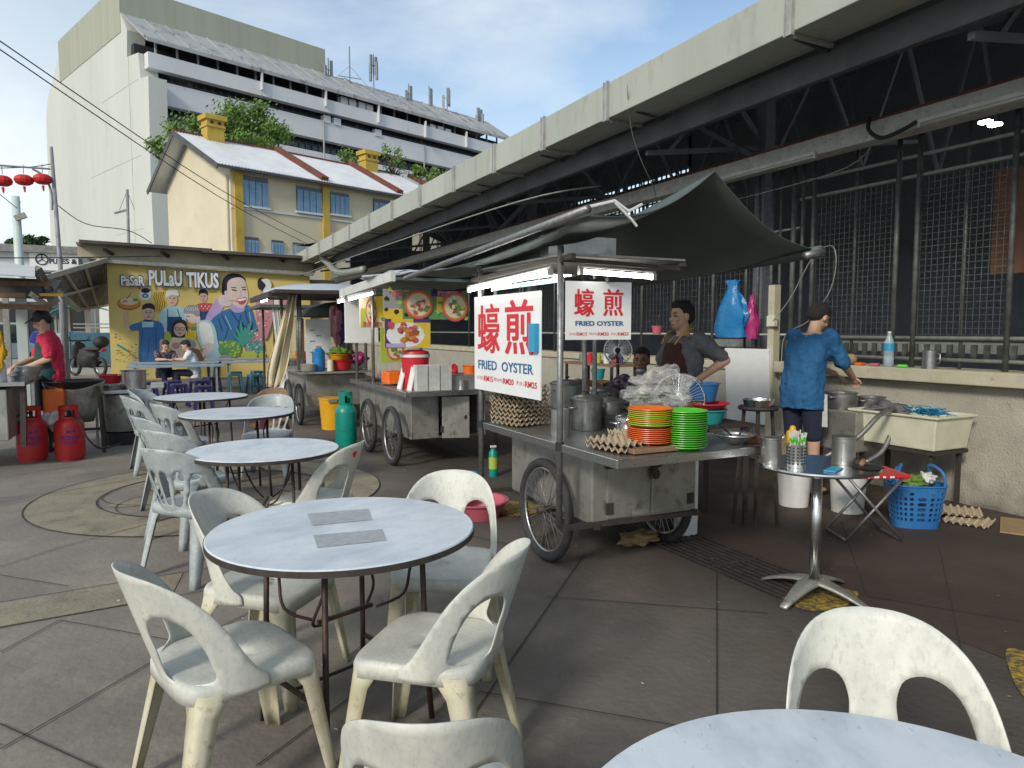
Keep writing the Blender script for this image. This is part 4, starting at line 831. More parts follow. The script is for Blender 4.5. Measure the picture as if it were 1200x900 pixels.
# ---- oyster cart
oc = thing('food_cart', 'stainless oyster omelette cart with bicycle wheel and red and white signs', 'food cart', (2.7, 4.0, 0))
b = MB(); b.box((2.70, 4.08, .565), (.80, 1.08, .47)); b.build('body', 'steel_dull', oc, world=True, bevel=.01)
for k, x in enumerate((2.565, 2.895)):
    dr = MB().box((x, 3.535, .56), (.318, .012, .41)).build('door', 'steel_dull', oc, world=True, bevel=.003)
    b = MB(); hx = 2.42 if k == 0 else 3.045; b.box((hx, 3.527, .70), (.05, .012, .07)); b.box((hx, 3.527, .42), (.05, .012, .07)); b.build('hinge', 'dark_iron', dr, world=True)
b = MB(); b.bar((2.73, 3.51, .75), (2.78, 3.51, .66), .05, .03); b.bar((2.77, 3.505, .70), (2.72, 3.505, .62), .035, .03); b.ell((2.745, 3.50, .61), (.03, .02, .035), 8, 6); b.build('latch', 'dark_iron', oc, world=True)
b = MB(); b.box((2.62, 3.79, .83), (1.08, 1.66, .018)); b.build('counter', 'steel', oc, world=True)
b = MB(); b.box((2.075, 3.79, .818), (.012, 1.66, .048)); b.box((2.62, 2.955, .818), (1.10, .012, .048)); b.box((3.165, 3.79, .818), (.012, 1.66, .048)); b.build('counter_rim', 'steel_bright', oc, world=True, bevel=.003)
b = MB(); b.bar((2.1, 3.53, .34), (3.1, 3.53, .32), .03); b.bar((2.1, 4.62, .34), (3.1, 4.62, .32), .03); b.bar((2.32, 3.5, .325), (2.32, 4.65, .325), .035); b.bar((3.08, 3.5, .325), (3.08, 4.65, .325), .035); b.bar((2.1, 4.62, .79), (3.1, 4.62, .79), .03)
b.build('frame', 'dark_iron', oc, world=True)
for x, y, z0, z1 in ((2.075, 3.54, .36, 1.98), (2.075, 4.66, .30, 1.98), (2.95, 4.66, .36, 1.98)):
    pl_ = MB().cyl((x, y, z0), (x, y, z1), .019, n=14).build('post', 'steel_pole', oc, world=True, smooth=True)
    MB().cyl((x, y, .80), (x, y, .85), .025, n=14).build('clamp', 'black', pl_, world=True)
wheel(oc, (2.225, 3.98, .335), .335); wheel(oc, (3.16, 3.98, .335), .335)
MB().cyl((2.2, 3.98, .335), (3.18, 3.98, .335), .014, n=8).build('axle', 'dark_iron', oc, world=True)
b = MB(); b.box((2.5, 4.1, 1.93), (.85, 1.25, .012)); b.build('roof_panel', 'steel_dull', oc, world=True)
b = MB(); b.bar((2.05, 3.5, 1.90), (2.9, 3.5, 1.88), .025); b.bar((2.05, 4.7, 1.90), (3.0, 4.7, 1.88), .025); b.bar((2.075, 3.4, 1.91), (2.075, 4.8, 1.86), .03); b.bar((2.9, 3.45, 1.90), (2.95, 4.8, 1.86), .025); b.build('roof_frame', 'dark_iron', oc, world=True)
b = MB(); b.box((2.42, 3.9, 2.02), (.5, .1, .14)); b.build('header_panel', 'steel', oc, world=True)
for k, (y0, y1, x, lb) in enumerate([(4.78, 3.57, 2.03, 'lit tube lamp along the top of the larger oyster sign, outer of two'), (4.55, 3.6, 2.12, 'dim greenish tube lamp just behind the lit one over the larger sign')]):
    tube_lamp('fluorescent_lamp', (x, y0, 1.79+.0*k), (x, y1, 1.835-.04*k), lb, True, mat_on='lamp_on' if k == 0 else 'lamp_dim', fix=.012, fixm='steel_dull')
tube_lamp('fluorescent_lamp', (2.16, 3.48, 1.835), (2.70, 3.48, 1.82), 'lit tube lamp above the smaller oyster sign', fix=.012, fixm='steel_dull')
tube_lamp('fluorescent_lamp', (3.0, 5.5, 1.95), (3.0, 4.9, 1.95), 'small lit tube lamp inside behind the smaller sign', fix=.03)
# signs
def sign(label, o, ex, ez, w_, h_, big):
    ex, ez, o = V(ex).normalized(), V(ez).normalized(), V(o); nn = ex.cross(ez)
    t = thing('hanging_sign', label, 'sign', o+ex*w_/2); MB().prism([(0, 0), (w_, 0), (w_, h_), (0, h_)], o, ex, ez, .008).build('board', 'white_sign', t, world=True)
    q = lambda u, v: o+ex*w_*u+ez*h_*v+nn*.0095
    r_, bl = MB(), MB()
    if big:
        heavy_text(r_, '蠔', q(.06, .40), ex, ez, .37*w_, .52*h_, .022); heavy_text(r_, '煎', q(.51, .40), ex, ez, .40*w_, .54*h_, .024)
        heavy_text(bl, 'FRIED  OYSTER', q(.07, .225), ex, ez, .84*w_, .10*h_, .004)
        text_mesh(r_, '小(S)', q(.04, .105), ex, ez, .12*w_, .05*h_, depth=0); text_mesh(r_, 'RM15', q(.17, .10), ex, ez, .15*w_, .06*h_, bold=.03, depth=0); text_mesh(r_, '中(M)', q(.34, .105), ex, ez, .13*w_, .05*h_, depth=0); text_mesh(r_, 'RM20', q(.48, .10), ex, ez, .16*w_, .06*h_, bold=.03, depth=0); text_mesh(r_, '大(L)', q(.67, .105), ex, ez, .12*w_, .05*h_, depth=0); text_mesh(r_, 'RM25', q(.80, .10), ex, ez, .16*w_, .06*h_, bold=.03, depth=0)
    else:
        heavy_text(r_, '蠔', q(.12, .40), ex, ez, .30*w_, .48*h_, .022); heavy_text(r_, '煎', q(.56, .41), ex, ez, .31*w_, .47*h_, .022)
        heavy_text(bl, 'FRIED OYSTER', q(.14, .24), ex, ez, .74*w_, .085*h_, .005)
        for s_, u, uw in (('小(S)', .04, .11), ('RM15', .16, .16), ('中(M)', .35, .12), ('RM20', .48, .17), ('大(L)', .68, .10), ('RM25', .79, .17)): text_mesh(r_, s_, q(u, .07), ex, ez, uw*w_, .06*h_, bold=.02 if 'RM' in s_ else 0, depth=0)
    r_.build('red_lettering', 'sign_red', t, world=True); bl.build('blue_lettering', 'sign_blue', t, world=True); return t
s1 = sign('large white sign with big red characters and blue FRIED OYSTER, hanging on the cart side', (2.05, 4.70, 1.08), (0, -1, 0), (0, 0, 1), .985, .655, True)
b = MB(); b.prism([(.89, .29), (.97, .29), (.97, .46), (.89, .46)], (2.04, 4.70, 1.08), (0, -1, 0), (0, 0, 1), .03); b.build('tissue_box', 'label_b', s1, world=True)
b = MB(); b.bar((2.02, 4.5, 1.735), (2.03, 4.5, 1.80), .005); b.bar((2.02, 3.95, 1.735), (2.03, 3.95, 1.80), .005); b.build('hook', 'dark_iron', s1, world=True)
s2 = sign('smaller white sign with red characters and blue FRIED OYSTER facing the viewer', (2.09, 3.51, 1.445), (.995, -.1, 0), (0, 0, 1), .425, .335, False)
b = MB(); b.box((2.36, 3.455, 1.79), (.05, .03, .025)); b.build('clip', 'black', s2, world=True)
# awning of the oyster cart
aw = thing('cart_awning', 'dark green tarpaulin awning stretched over the oyster cart', 'awning', (3.0, 4.2, 1.9))
def awf(u, v):
    near = [V((1.95, 3.05, 2.07)), V((3.15, 3.48, 2.49)), V((4.40, 3.78, 2.10))]; far = [V((1.95, 5.9, 1.98)), V((3.15, 5.8, 2.22)), V((4.4, 6.2, 2.0))]
    def q(a): return a[0].lerp(a[1], u*2) if u < .5 else a[1].lerp(a[2], u*2-1)
    p = q(near).lerp(q(far), v); s_ = (u*2) % 1; return p-V((0, 0, .10*sin(pi*s_)*(1 if u < 1 else 0)+.06*sin(pi*v)))
MB().grid(awf, 24, 14).build('tarpaulin', 'tarp_green', aw, world=True, smooth=True, solid=.006)
MB().tube([(1.90, 2.98, 2.09), (1.93, 4.5, 2.02), (1.95, 6.0, 1.95)], .021, 10).build('pole', 'steel_pole', aw, world=True, smooth=True)
MB().tube([(4.40, 3.72, 2.08), (4.41, 5.0, 2.03), (4.42, 6.3, 1.98)], .045, 10).build('rolled_edge', 'tarp_green', aw, world=True, smooth=True)
b = MB(); b.tube([(4.22, 3.71, 2.035), (4.32, 3.705, 2.06), (4.40, 3.70, 2.07)], .028, 10); b.build('plastic_wrap', 'steel_pole', aw, world=True, smooth=True)
MB().tube([(3.1, 4.4, 2.36), (3.9, 4.4, 2.12), (4.4, 4.5, 2.02)], .014, 6).build('stay', 'dark_iron', aw, world=True)
MB().cyl((3.2, 4.9, .9), (3.2, 4.9, 2.35), .02, n=8).build('prop', 'steel_pole', aw, world=True)
b = MB(); b.tube([(1.9, 3.0, 2.10), (2.05, 2.97, 2.14), (2.12, 2.95, 2.09), (2.2, 2.95, 2.13)], .008, 5); b.tube([(2.05, 2.97, 2.13), (2.14, 2.95, 2.05), (2.17, 2.95, 2.02)], .007, 5); b.build('tie_string', 'white_pl', aw, world=True)
# ---- things on the oyster cart
def lathe_thing(name, prof, m, loc, label, cat, n=28, group=None, smooth=True, auto=35, solid=0):
    o = MB().lathe(prof, loc, n, cap=True).build(name, m, smooth=smooth, auto=auto, origin=loc); return tag(o, label, cat, group)
def egg_tray_mesh():
    b = MB(); n = 36; s = .30
    def fn(u, v):
        x, y = u*6, v*6; return V(((u-.5)*s, (v-.5)*s, .018+.012*cos(2*pi*x)*cos(2*pi*y)+.004*(cos(2*pi*x)+cos(2*pi*y))))
    b.grid(fn, n, n); return b
et = egg_tray_mesh().build('egg_tray', 'eggtray', smooth=True, solid=.003, origin=(0, 0, 0)); ok = []
def tray(x, y, z, rz_, label, group, tilt=0):
    if not ok: ok.append(1); o = et
    else: o = et.copy(); COL.objects.link(o)
    o.location = (x, y, z); o.rotation_euler = (tilt, 0, rz_); o['category'] = 'egg tray'; o['label'] = label
    if group: o['group'] = group
    return o
for k in range(9): tray(2.27+random.uniform(-.006, .006), 4.42+random.uniform(-.006, .006), .842+.031*k, R(14)+random.uniform(-.04, .04), 'grey-brown egg tray in the tall stack under the large sign', 'egg trays stacked under the large sign')
for k in range(2): tray(2.30, 3.23, .842+.03*k, R(8+4*k), 'egg tray at the front corner of the cart, left pile, %s' % ('lower one' if k == 0 else 'upper one'), None)
tray(2.52, 3.36, .875, R(-12), 'egg tray right behind the corner pile beside the plates', None)
def plate(): return MB().lathe([(.0, .004), (.075, .004), (.085, .002), (.118, .016), (.125, .018), (.124, .021), (.084, .007), (0, .007)], n=36, cap=False)
pls = {}
def put_plate(m, x, y, z, label, group):
    if m not in pls: o = plate().build('plastic_plate', m, smooth=True, auto=50, origin=(0, 0, 0)); pls[m] = o
    else: o = pls[m].copy(); COL.objects.link(o)
    o.location = (x+random.uniform(-.003, .003), y+random.uniform(-.003, .003), z); o['category'] = 'plate'; o['label'] = label; o['group'] = group; return o
z = .842
px_, py_ = 2.43, 3.16
MB_ = MB().box((px_-.03, py_, .858), (.34, .26, .028)).build('cutting_board', 'wood', bevel=.006); tag(MB_, 'brown wooden board under the orange plates', 'board'); z = .873
for k in range(8): put_plate('orange_pl', px_, py_, z, 'orange plastic plate in the lower part of the mixed stack', 'orange plates at the bottom of the mixed stack'); z += .0105
seq = ['lime_pl', 'lime_pl', 'amber_pl', 'amber_pl', 'lime_pl', 'lime_pl', 'amber_pl', 'lime_pl', 'orange_pl']
for m in seq: z += .0105; put_plate(m, px_+.004, py_, z, {'lime_pl': 'lime green plate among the upper plates of the mixed stack', 'amber_pl': 'yellow-orange plate among the upper plates of the mixed stack', 'orange_pl': 'single orange plate topping the mixed stack'}[m], 'upper plates of the mixed stack')
for k in range(17): put_plate('green_pl', 2.615, 3.09, .842+.0122*k, 'bright green plastic plate in the all green stack', 'green plates in one stack')
# pots, lids on the cart
def pot(x, y, z, r, h, label, m='pot', lid=True, name='cooking_pot'):
    t = thing(name, label, 'pot', (x, y, z)); b = MB(); b.lathe([(r*.94, 0), (r, .01), (r, h), (r+.012, h+.004), (r+.01, h-.006), (r-.006, h-.004), (r-.008, .012), (0, .012)], n=32, cap=False); b.add([(r*.94*cos(2*pi*k/32), r*.94*sin(2*pi*k/32), 0) for k in range(32)], [tuple(range(32))]); b.build('pot_body', m, t, smooth=True, auto=40)
    for s in (-1, 1): MB().tube([(s*(r), -.04, h*.75), (s*(r+.035), -.03, h*.77), (s*(r+.035), .03, h*.77), (s*r, .04, h*.75)], .006, 6).build('handle', m, t, smooth=True)
    if lid:
        l_ = MB().lathe([(r+.006, h+.004), (r*.9, h+.02), (r*.3, h+.035), (.0, h+.037)], n=32, cap=False).build('lid', m, t, smooth=True); MB().lathe([(.008, h+.03), (.008, h+.05), (.022, h+.055), (.018, h+.068), (0, h+.07)], n=12, cap=False).build('knob', 'black', l_, smooth=True)
    return t
pot(2.55, 4.00, .84, .105, .20, 'dark tall lidded pot right of the egg tray stack')
pot(2.80, 4.10, .84, .10, .16, 'mid-sized lidded pot between the dark tall pot and the pan')
lathe_thing('steel_canister', [(.055, 0), (.06, .02), (.06, .17), (.064, .175), (.055, .175), (.054, .02), (0, .02)], 'steel', (2.22, 3.78, .84), 'steel cup-like canister behind the front cart post', 'canister')
pot(2.62, 3.62, .86, .085, .09, 'small shiny round pot with wire bail handle behind the egg trays', 'steel_bright')
MB().torus((2.60, 3.53, .90), (.1, 1, .6), .10, .004, 32, 6).build('bail_ring', 'steel_bright', smooth=True); tag(bpy.data.objects['bail_ring'], 'wire bail ring leaning on the small round pot', 'handle')
pot(2.98, 3.85, .93, .14, .06, 'wide shallow pan with domed lid beside the plastic bag', 'steel_bright')
tag(MB().box((2.92, 3.95, .88), (.5, .4, .09)).build('gas_burner', 'black', bevel=.01), 'black burner block under the shallow pan', 'burner')
# clear bag of greens
bg_ = thing('plastic_bag', 'clear crumpled plastic bag of green leaves lying over the plates', 'bag', (2.80, 3.52, 1.02))
def blob(mb, c, r, seed, amp=.25, n=28, m_=16, f_=3.0):
    from mathutils import noise
    o = len(mb.v); mb.ell(c, r, n, m_); c = V(c)
    for i in range(o, len(mb.v)):
        p = V(mb.v[i])-c; k = 1+amp*noise.noise(V((p.x/r[0], p.y/r[1], p.z/r[2]))*f_*.5+V((seed, 0, 0)))+amp*.5*noise.noise(V((p.x/r[0], p.y/r[1], p.z/r[2]))*f_*1.6+V((0, seed, 0))); mb.v[i] = tuple(c+p*k)
    return mb
b = MB(); blob(b, (2.83, 3.55, 1.14), (.19, .15, .12), 3, .5, 40, 24, 4); blob(b, (2.62, 3.5, 1.10), (.11, .10, .05), 5, .6, f_=4); b.build('bag_film', 'bag_clear', bg_, world=True, smooth=True, auto=25)
b = MB(); rd = random.Random(4)
for k in range(160): c = V((rd.gauss(2.68, .05), rd.gauss(3.5, .035), rd.gauss(1.10, .012))); a = rd.uniform(0, pi); u = V((cos(a), sin(a), rd.uniform(-.3, .3)))*.025; v_ = V((-sin(a), cos(a), .2))*.008; b.add([c-u, c+v_, c+u, c-v_], [(0, 1, 2, 3)])
b.build('green_leaves', 'leaf', bg_, world=True)
# right part of counter: wok with skimmer, brown cloth
b = MB(); b.lathe([(.03, .0), (.09, .03), (.12, .06), (.125, .062), (.09, .036), (.03, .008), (0, .008)], (2.98, 3.08, .842), 28, cap=False); wk = b.build('small_wok', 'pot', smooth=True, origin=(2.98, 3.08, .842)); tag(wk, 'small metal bowl with tongs right of the green plates', 'bowl'); MB().tube([(0, 0, .03), (-.05, .02, .08), (-.1, .03, .12)], .006, 6).build('tongs', 'black', wk); MB().tube([(0.02, 0, .03), (.05, .0, .07), (.13, .0, .09)], .006, 6).build('tongs', 'black', wk)
tag(blob(MB(), (3.10, 3.06, .86), (.06, .04, .025), 9, .6, f_=4).build('brown_cloth', 'board_brown', smooth=True), 'crumpled orange-brown cloth at the right end of the counter', 'cloth')
# tubs behind
b = MB(); b.lathe([(.14, 0), (.165, .14), (.175, .14), (.175, .15), (.155, .15), (.135, .01), (0, .01)], (3.62, 3.95, .83), 32, cap=False)
def basin(x, y, z, r, h, m, label, cat='basin', name='plastic_basin', ry=None):
    o = MB().lathe([(0, 0), (r*.75, 0), (r*.97, h), (r*1.05, h), (r*1.05, h+.008), (r*.93, h+.008), (r*.72, .006), (0, .006)], n=36, cap=False).build(name, m, smooth=True, auto=40, origin=(0, 0, 0)); o.location = (x, y, z); return tag(o, label, cat)
st_ = thing('side_stand', 'dark low stand behind the cart holding stacked tubs', 'stand', (3.75, 4.25, 0)); MB().box((3.75, 4.25, .78), (.6, .5, .03)).build('shelf', 'dark_iron', st_, world=True)
for sx in (-1, 1):
    for sy in (-1, 1): MB().bar((3.75+sx*.27, 4.25+sy*.22, 0), (3.75+sx*.27, 4.25+sy*.22, .78), .03).build('leg', 'dark_iron', st_, world=True)
basin(3.72, 4.15, .797, .15, .10, 'teal_pl', 'teal basin at the bottom of the pile behind the cart'); basin(3.72, 4.15, .91, .165, .035, 'red_pl', 'red basin stacked on the teal one'); basin(3.72, 4.20, .96, .13, .13, 'blue_pl', 'blue tub on top of the pile behind the cart')
# ================================================================ GENERIC SMALL GOODS
def jerrycan(x, y, label):
    t = thing('oil_jug', label, 'jug', (x, y, 0)); MB().lathe([(.055, 0), (.075, .01), (.078, .17), (.06, .22), (.022, .27), (.022, .285), (0, .285)], n=20).build('bottle', 'clear_pl', t, smooth=True)
    MB().lathe([(.06, .01), (.072, .015), (.074, .15), (0, .15)], n=20).build('oil', 'oil', t, smooth=True); MB().lathe([(.0795, .05), (.0795, .13)], n=20, cap=False).build('label', 'label_y', t, smooth=True); MB().cyl((0, 0, .285), (0, 0, .305), .022).build('cap', 'red_pl', t); MB().tube([(.03, 0, .26), (.06, 0, .30), (.03, 0, .31), (-.02, 0, .30)], .006, 6).build('handle', 'white_pl', t, smooth=True); return t
jerrycan(3.62, 4.22, 'clear jug of amber cooking oil with yellow label on the ground under the counter')
tag(MB().box((3.43, 4.02, .40), (.13, .12, .80)).build('white_panel_leg', 'white_pl', bevel=.01), 'white upright box standing between cart and oil jug', 'box')
basin(2.26, 5.2, 0, .26, .13, 'pink_pl', 'pink basin on the ground behind the near chair and left of the cart wheel')
tag(MB().box((2.1, 5.35, .17), (.36, .2, .05)).build('black_crate', 'black', bevel=.01), 'black slatted crate edge resting on the pink basin', 'crate')
tag(blob(MB(), (3.0, 4.0, .04), (.16, .10, .045), 6, .5, f_=4).build('brown_bag', 'cardboard', smooth=True), 'crumpled brown paper bag under the oyster cart', 'bag')
# ================================================================ METAL ROUND TABLE with utensils
mt = thing('steel_table', 'round stainless steel table on a single post with arched feet', 'table', (3.27, 2.74, 0))
MB().lathe([(0, .735), (.308, .735), (.318, .74), (.320, .748), (.315, .756), (0, .756)], n=64, cap=False).build('table_top', 'steel_bright', mt, smooth=True, auto=30)
MB().cyl((0, 0, .06), (0, 0, .736), .028, n=20).build('post', 'steel_bright', mt, smooth=True)
for k in range(4):
    a = R(12+90*k); b = MB(); d_ = V((cos(a), sin(a), 0)); n_ = V((-sin(a), cos(a), 0)); rings = []
    for i in range(9):
        f_ = i/8; p = d_*(.02+.30*f_)+V((0, 0, .085*(1-f_**1.7)+.008)); w_ = .045*(1-f_)+.024; rings.append([p-n_*w_, p-n_*w_*.6+V((0, 0, .014)), p+n_*w_*.6+V((0, 0, .014)), p+n_*w_, p-V((0, 0, .006))])
    b.loops(rings); b.build('foot', 'steel_dull', mt, smooth=True)
def canister(x, y, z, r, h, label, m='steel', lid=False):
    t = thing('steel_canister', label, 'canister', (x, y, z)); MB().lathe([(0, 0), (r, 0), (r, h), (r+.004, h+.003), (r-.003, h+.003), (r-.004, .01), (0, .01)], n=32, cap=False).build('can', m, t, smooth=True, auto=40)
    if lid: MB().lathe([(r+.003, h+.003), (r+.003, h+.012), (0, h+.018)], n=32, cap=False).build('lid', m, t, smooth=True, auto=40)
    return t
zt_ = .757
c_ = canister(3.055, 2.875, zt_, .055, .135, 'steel canister with pouring spout standing left on the steel table', 'steel', True); MB().tube([(.05, 0, .11), (.08, -.01, .14), (.09, -.01, .155)], .01, 8).build('spout', 'steel', c_, smooth=True)
canister(3.40, 2.68, zt_, .062, .145, 'wide steel canister standing right on the steel table', 'steel', True)
h_ = thing('utensil_holder', 'perforated steel holder full of paper wrapped chopsticks', 'holder', (3.10, 2.74, zt_)); rr = .05
MB().lathe([(0, 0), (rr, 0), (rr, .125), (rr-.003, .125), (rr-.004, .004), (0, .004)], n=28, cap=False).build('can', 'steel_bright', h_, smooth=True, auto=40)
b = MB()
for i in range(14):
    for j in range(6): a = 2*pi*i/14; z_ = .022+.017*j; p = V((rr*cos(a), rr*sin(a), z_))*1; q = V((cos(a)*(rr+.0015), sin(a)*(rr+.0015), z_)); b.box(q, (.001, .010, .009), rz=a)
b.build('holes', 'black', h_)
b = MB(); g2 = MB(); rd = random.Random(1)
for k in range(42):
    a = rd.uniform(0, 2*pi); r_ = rd.uniform(0, .036); l_ = rd.uniform(.155, .19); p0 = V((r_*cos(a)*.7, r_*sin(a)*.7, .01)); p1 = p0+V((cos(a)*r_*.9, sin(a)*r_*.9, l_)); b.bar(p0, p1, .006, .003); g2.bar(p0.lerp(p1, .72), p0.lerp(p1, .86), .0068, .0038)
b.build('chopsticks', 'white_pl', h_); g2.build('paper_print', 'green_pl', h_)
s_ = thing('sauce_bottle', 'yellow capped squeeze bottle behind the chopstick holder', 'bottle', (3.18, 2.84, zt_)); MB().lathe([(0, 0), (.032, 0), (.034, .14), (.03, .155), (0, .155)], n=20, cap=False).build('bottle', 'yellow_pl', s_, smooth=True); MB().lathe([(.034, .15), (.034, .175), (.018, .185), (.014, .205), (.006, .21), (0, .21)], n=20, cap=False).build('cap', 'yellow_pl', s_, smooth=True, auto=40)
tag(MB().box((3.20, 2.58, zt_+.004), (.14, .06, .006), rz=.4).build('blue_packet', 'label_b'), 'flat blue packet in front of the canisters on the steel table', 'packet')
tag(MB().tube([(3.38, 2.55, zt_+.02), (3.46, 2.60, zt_+.02), (3.54, 2.66, zt_+.015)], [.012, .016, .012], 8).build('wooden_lid_handle', 'wood', smooth=True), 'short brown wooden tool lying at the right edge of the steel table', 'tool')
MB().lathe([(0, 0), (.07, 0), (.08, .006), (.0, .006)], (3.42, 2.54, zt_), 24, cap=False).build('black_tray', 'black'); tag(bpy.data.objects['black_tray'], 'small flat black tray near the right canister', 'tray')
# burner with pan between cart and board
bs = thing('burner_stand', 'black cast burner on a thin stand left of the man in blue', 'burner', (4.05, 3.95, 0))
MB().lathe([(0, .90), (.14, .90), (.15, .915), (.14, .93), (0, .93)], n=28, cap=False).build('burner_top', 'black', bs, smooth=True, auto=40)
for k in range(4): a = R(45+90*k); MB().bar((.10*cos(a), .10*sin(a), .90), (.16*cos(a), .16*sin(a), 0), .02).build('leg', 'dark_iron', bs)
lathe_thing('shallow_pan', [(0, 0), (.10, 0), (.115, .05), (.12, .052), (.108, .052), (.095, .006), (0, .006)], 'steel_bright', (4.02, 3.92, .932), 'round shallow aluminium pan on the black burner', 'pan')
# ================================================================ WASH CORNER behind the steel table
gs = thing('stove_box', 'grey metal stove box with two pots in front of the man in blue', 'stove', (5.72, 4.40, 0)); MB().box((5.72, 4.40, .60), (.50, .42, .36)).build('body', 'steel_dull', gs, world=True, bevel=.012)
for sx in (-1, 1):
    for sy in (-1, 1): MB().bar((5.72+sx*.22, 4.40+sy*.18, 0), (5.72+sx*.22, 4.40+sy*.18, .42), .03).build('leg', 'dark_iron', gs, world=True)
pot(5.60, 4.46, .78, .13, .15, 'taller open pot on the grey stove box', 'pot', False); pot(5.84, 4.33, .78, .115, .11, 'shorter open pot right beside the taller one on the stove box', 'pot', False)
o = MB().tube(smooth_poly([V(p) for p in [(4.9, 4.05, .45), (5.1, 3.9, .62), (5.3, 3.85, .80), (5.55, 3.9, .84), (5.62, 3.95, .68), (5.5, 3.95, .48), (5.35, 4.0, .38)]], 6, False), .02, 10).build('hose', 'steel_pole', smooth=True); tag(o, 'grey hose arching in front of the stove box', 'hose')
tb_ = thing('plastic_tub', 'large cream rectangular tub filled with cloths and blue netting', 'tub', (5.72, 3.75, .52))
b = MB(); rings = []
for z_, ex_ in ((.52, .0), (.78, .03), (.785, .055), (.805, .055), (.805, .03), (.56, .0)):
    rings.append([(5.80+sx*(.22+ex_), 3.92+sy*(.36+ex_), z_) for sx, sy in ((-1, -1), (1, -1), (1, 1), (-1, 1))])
b.loops(rings); b.build('tub_body', 'cream_pl', tb_, world=True, bevel=.01)
MB().box((5.568, 3.70, .70), (.006, .07, .05)).build('label', 'black', tb_, world=True)
tag(blob(MB(), (5.78, 4.10, .80), (.16, .15, .05), 2, .7, f_=5).build('grey_cloth', 'shirt_grey', smooth=True), 'heap of dark grey cloths in the left half of the cream tub', 'cloth')
b = MB(); rd = random.Random(9)
for k in range(60): c = V((rd.gauss(5.78, .07), rd.gauss(3.76, .08), rd.gauss(.815, .015))); b.tube([c+V((rd.uniform(-.06, .06), rd.uniform(-.06, .06), rd.uniform(-.015, .02))) for _ in range(4)], .004, 4)
tag(b.build('blue_netting', 'net_blue'), 'tangle of bright blue netting in the right half of the cream tub', 'netting')
ts = thing('tub_stand', 'dark stand carrying the cream tub', 'stand', (5.8, 3.78, 0)); MB().box((5.8, 3.92, .50), (.45, .74, .03)).build('shelf', 'dark_iron', ts, world=True)
for sx in (-1, 1):
    for sy in (-1, 1): MB().bar((5.8+sx*.18, 3.92+sy*.32, 0), (5.8+sx*.18, 3.92+sy*.32, .49), .03).build('leg', 'dark_iron', ts, world=True)
def bucket(x, y, r, h, m, label, lid=True):
    t = thing('plastic_bucket', label, 'bucket', (x, y, 0)); MB().lathe([(0, 0), (r*.85, 0), (r, h*.9), (r*1.04, h*.9), (r*1.04, h*.94), (r, h*.94), (r, h), (r*.96, h), (r*.82, .01), (0, .01)], n=32, cap=False).build('bucket_body', m, t, smooth=True, auto=40)
    if lid: MB().lathe([(r*1.05, h-.02), (r*1.05, h+.012), (0, h+.012)], n=32, cap=False).build('lid', m, t, smooth=True, auto=40)
    return t
bucket(5.08, 3.95, .145, .38, 'white_pl', 'dirty white bucket with lid under the folding stool', True); bucket(4.85, 4.30, .14, .34, 'white_pl', 'white bucket behind the post of the steel table', False)
# folding stool with red top
fs_ = thing('folding_stool', 'folding stool with red printed top and crossed steel legs', 'stool', (4.55, 3.40, 0)); b = MB(); b.box((4.55, 3.40, .475), (.48, .34, .03), rz=R(-25)); b.build('seat', 'red_pl', fs_, world=True, bevel=.01)
exs = V((cos(R(-25)), sin(R(-25)), 0)); eys = V((sin(R(25)), cos(R(25)), 0)); c0_ = V((4.55, 3.40, 0))
for s in (-1, 1):
    for r_ in (-1, 1): MB().tube([c0_+exs*(.19*r_)+eys*s*.15+V((0, 0, .46)), c0_-exs*(.20*r_)+eys*s*.15+V((0, 0, .02))], .011, 8).build('leg', 'steel_pole', fs_, world=True, smooth=True)
for r_ in (-1, 1): MB().tube([c0_+exs*(.20*r_)+eys*-.15+V((0, 0, .02)), c0_+exs*(.20*r_)+eys*.15+V((0, 0, .02))], .011, 8).build('floor_bar', 'steel_pole', fs_, world=True, smooth=True)
b = MB(); q = c0_-eys*.174+V((0, 0, .463)); 
for k, w_ in enumerate((.03, .012, .035, .02, .03)): b.box(q-exs*(.12-.055*k)+V((0, 0, .012)), (w_, .003, .014), rz=R(-25))
b.build('print', 'white_pl', fs_, world=True)
# blue basket with punched sides
bk = thing('blue_basket', 'blue plastic shopping basket with round holes and greens inside', 'basket', (5.16, 3.42, 0)); b = MB()
W_, D_, Hh = .19, .13, .33
def bkf(u, v):
    a = u*2*pi; e = 3.0; s_ = .82+.25*(v/Hh); c_, s2_ = cos(a), sin(a); return V((W_*s_*abs(c_)**(2/e)*(1 if c_ >= 0 else -1), D_*s_*abs(s2_)**(2/e)*(1 if s2_ >= 0 else -1), v))
hl = []
for i in range(26):
    for j in range(6):
        if j == 5 and i % 2: continue
        cu_, cv = (i+.5)/26, .075+.04*j; hl.append([V((cu_+.0125*cos(2*pi*k/6), cv+.0145*sin(2*pi*k/6))) for k in range(6)])
def fast_holes(mb):
    pts = []; ed = []
    def lp(l):
        o = len(pts); pts.extend(l); ed.extend([(o+i, o+(i+1) % len(l)) for i in range(len(l))])
    n = 78; lp([V((i/n, 0)) for i in range(n+1)]+[V((i/n, Hh)) for i in range(n, -1, -1)]); [lp(h) for h in hl]
    vo, _, fo, *_r = delaunay_2d_cdt(pts, ed, [], 0, 1e-7)
    cs = [(sum(p.x for p in h)/6, sum(p.y for p in h)/6) for h in hl]; fs = []
    for f2 in fo:
        c = sum((vo[i] for i in f2), V((0, 0)))/len(f2)
        if not any(abs(c.x-a) < .011 and abs(c.y-d_) < .0125 for a, d_ in cs): fs.append(tuple(f2))
    mb.add([bkf(p[0], p[1]) for p in vo], fs)
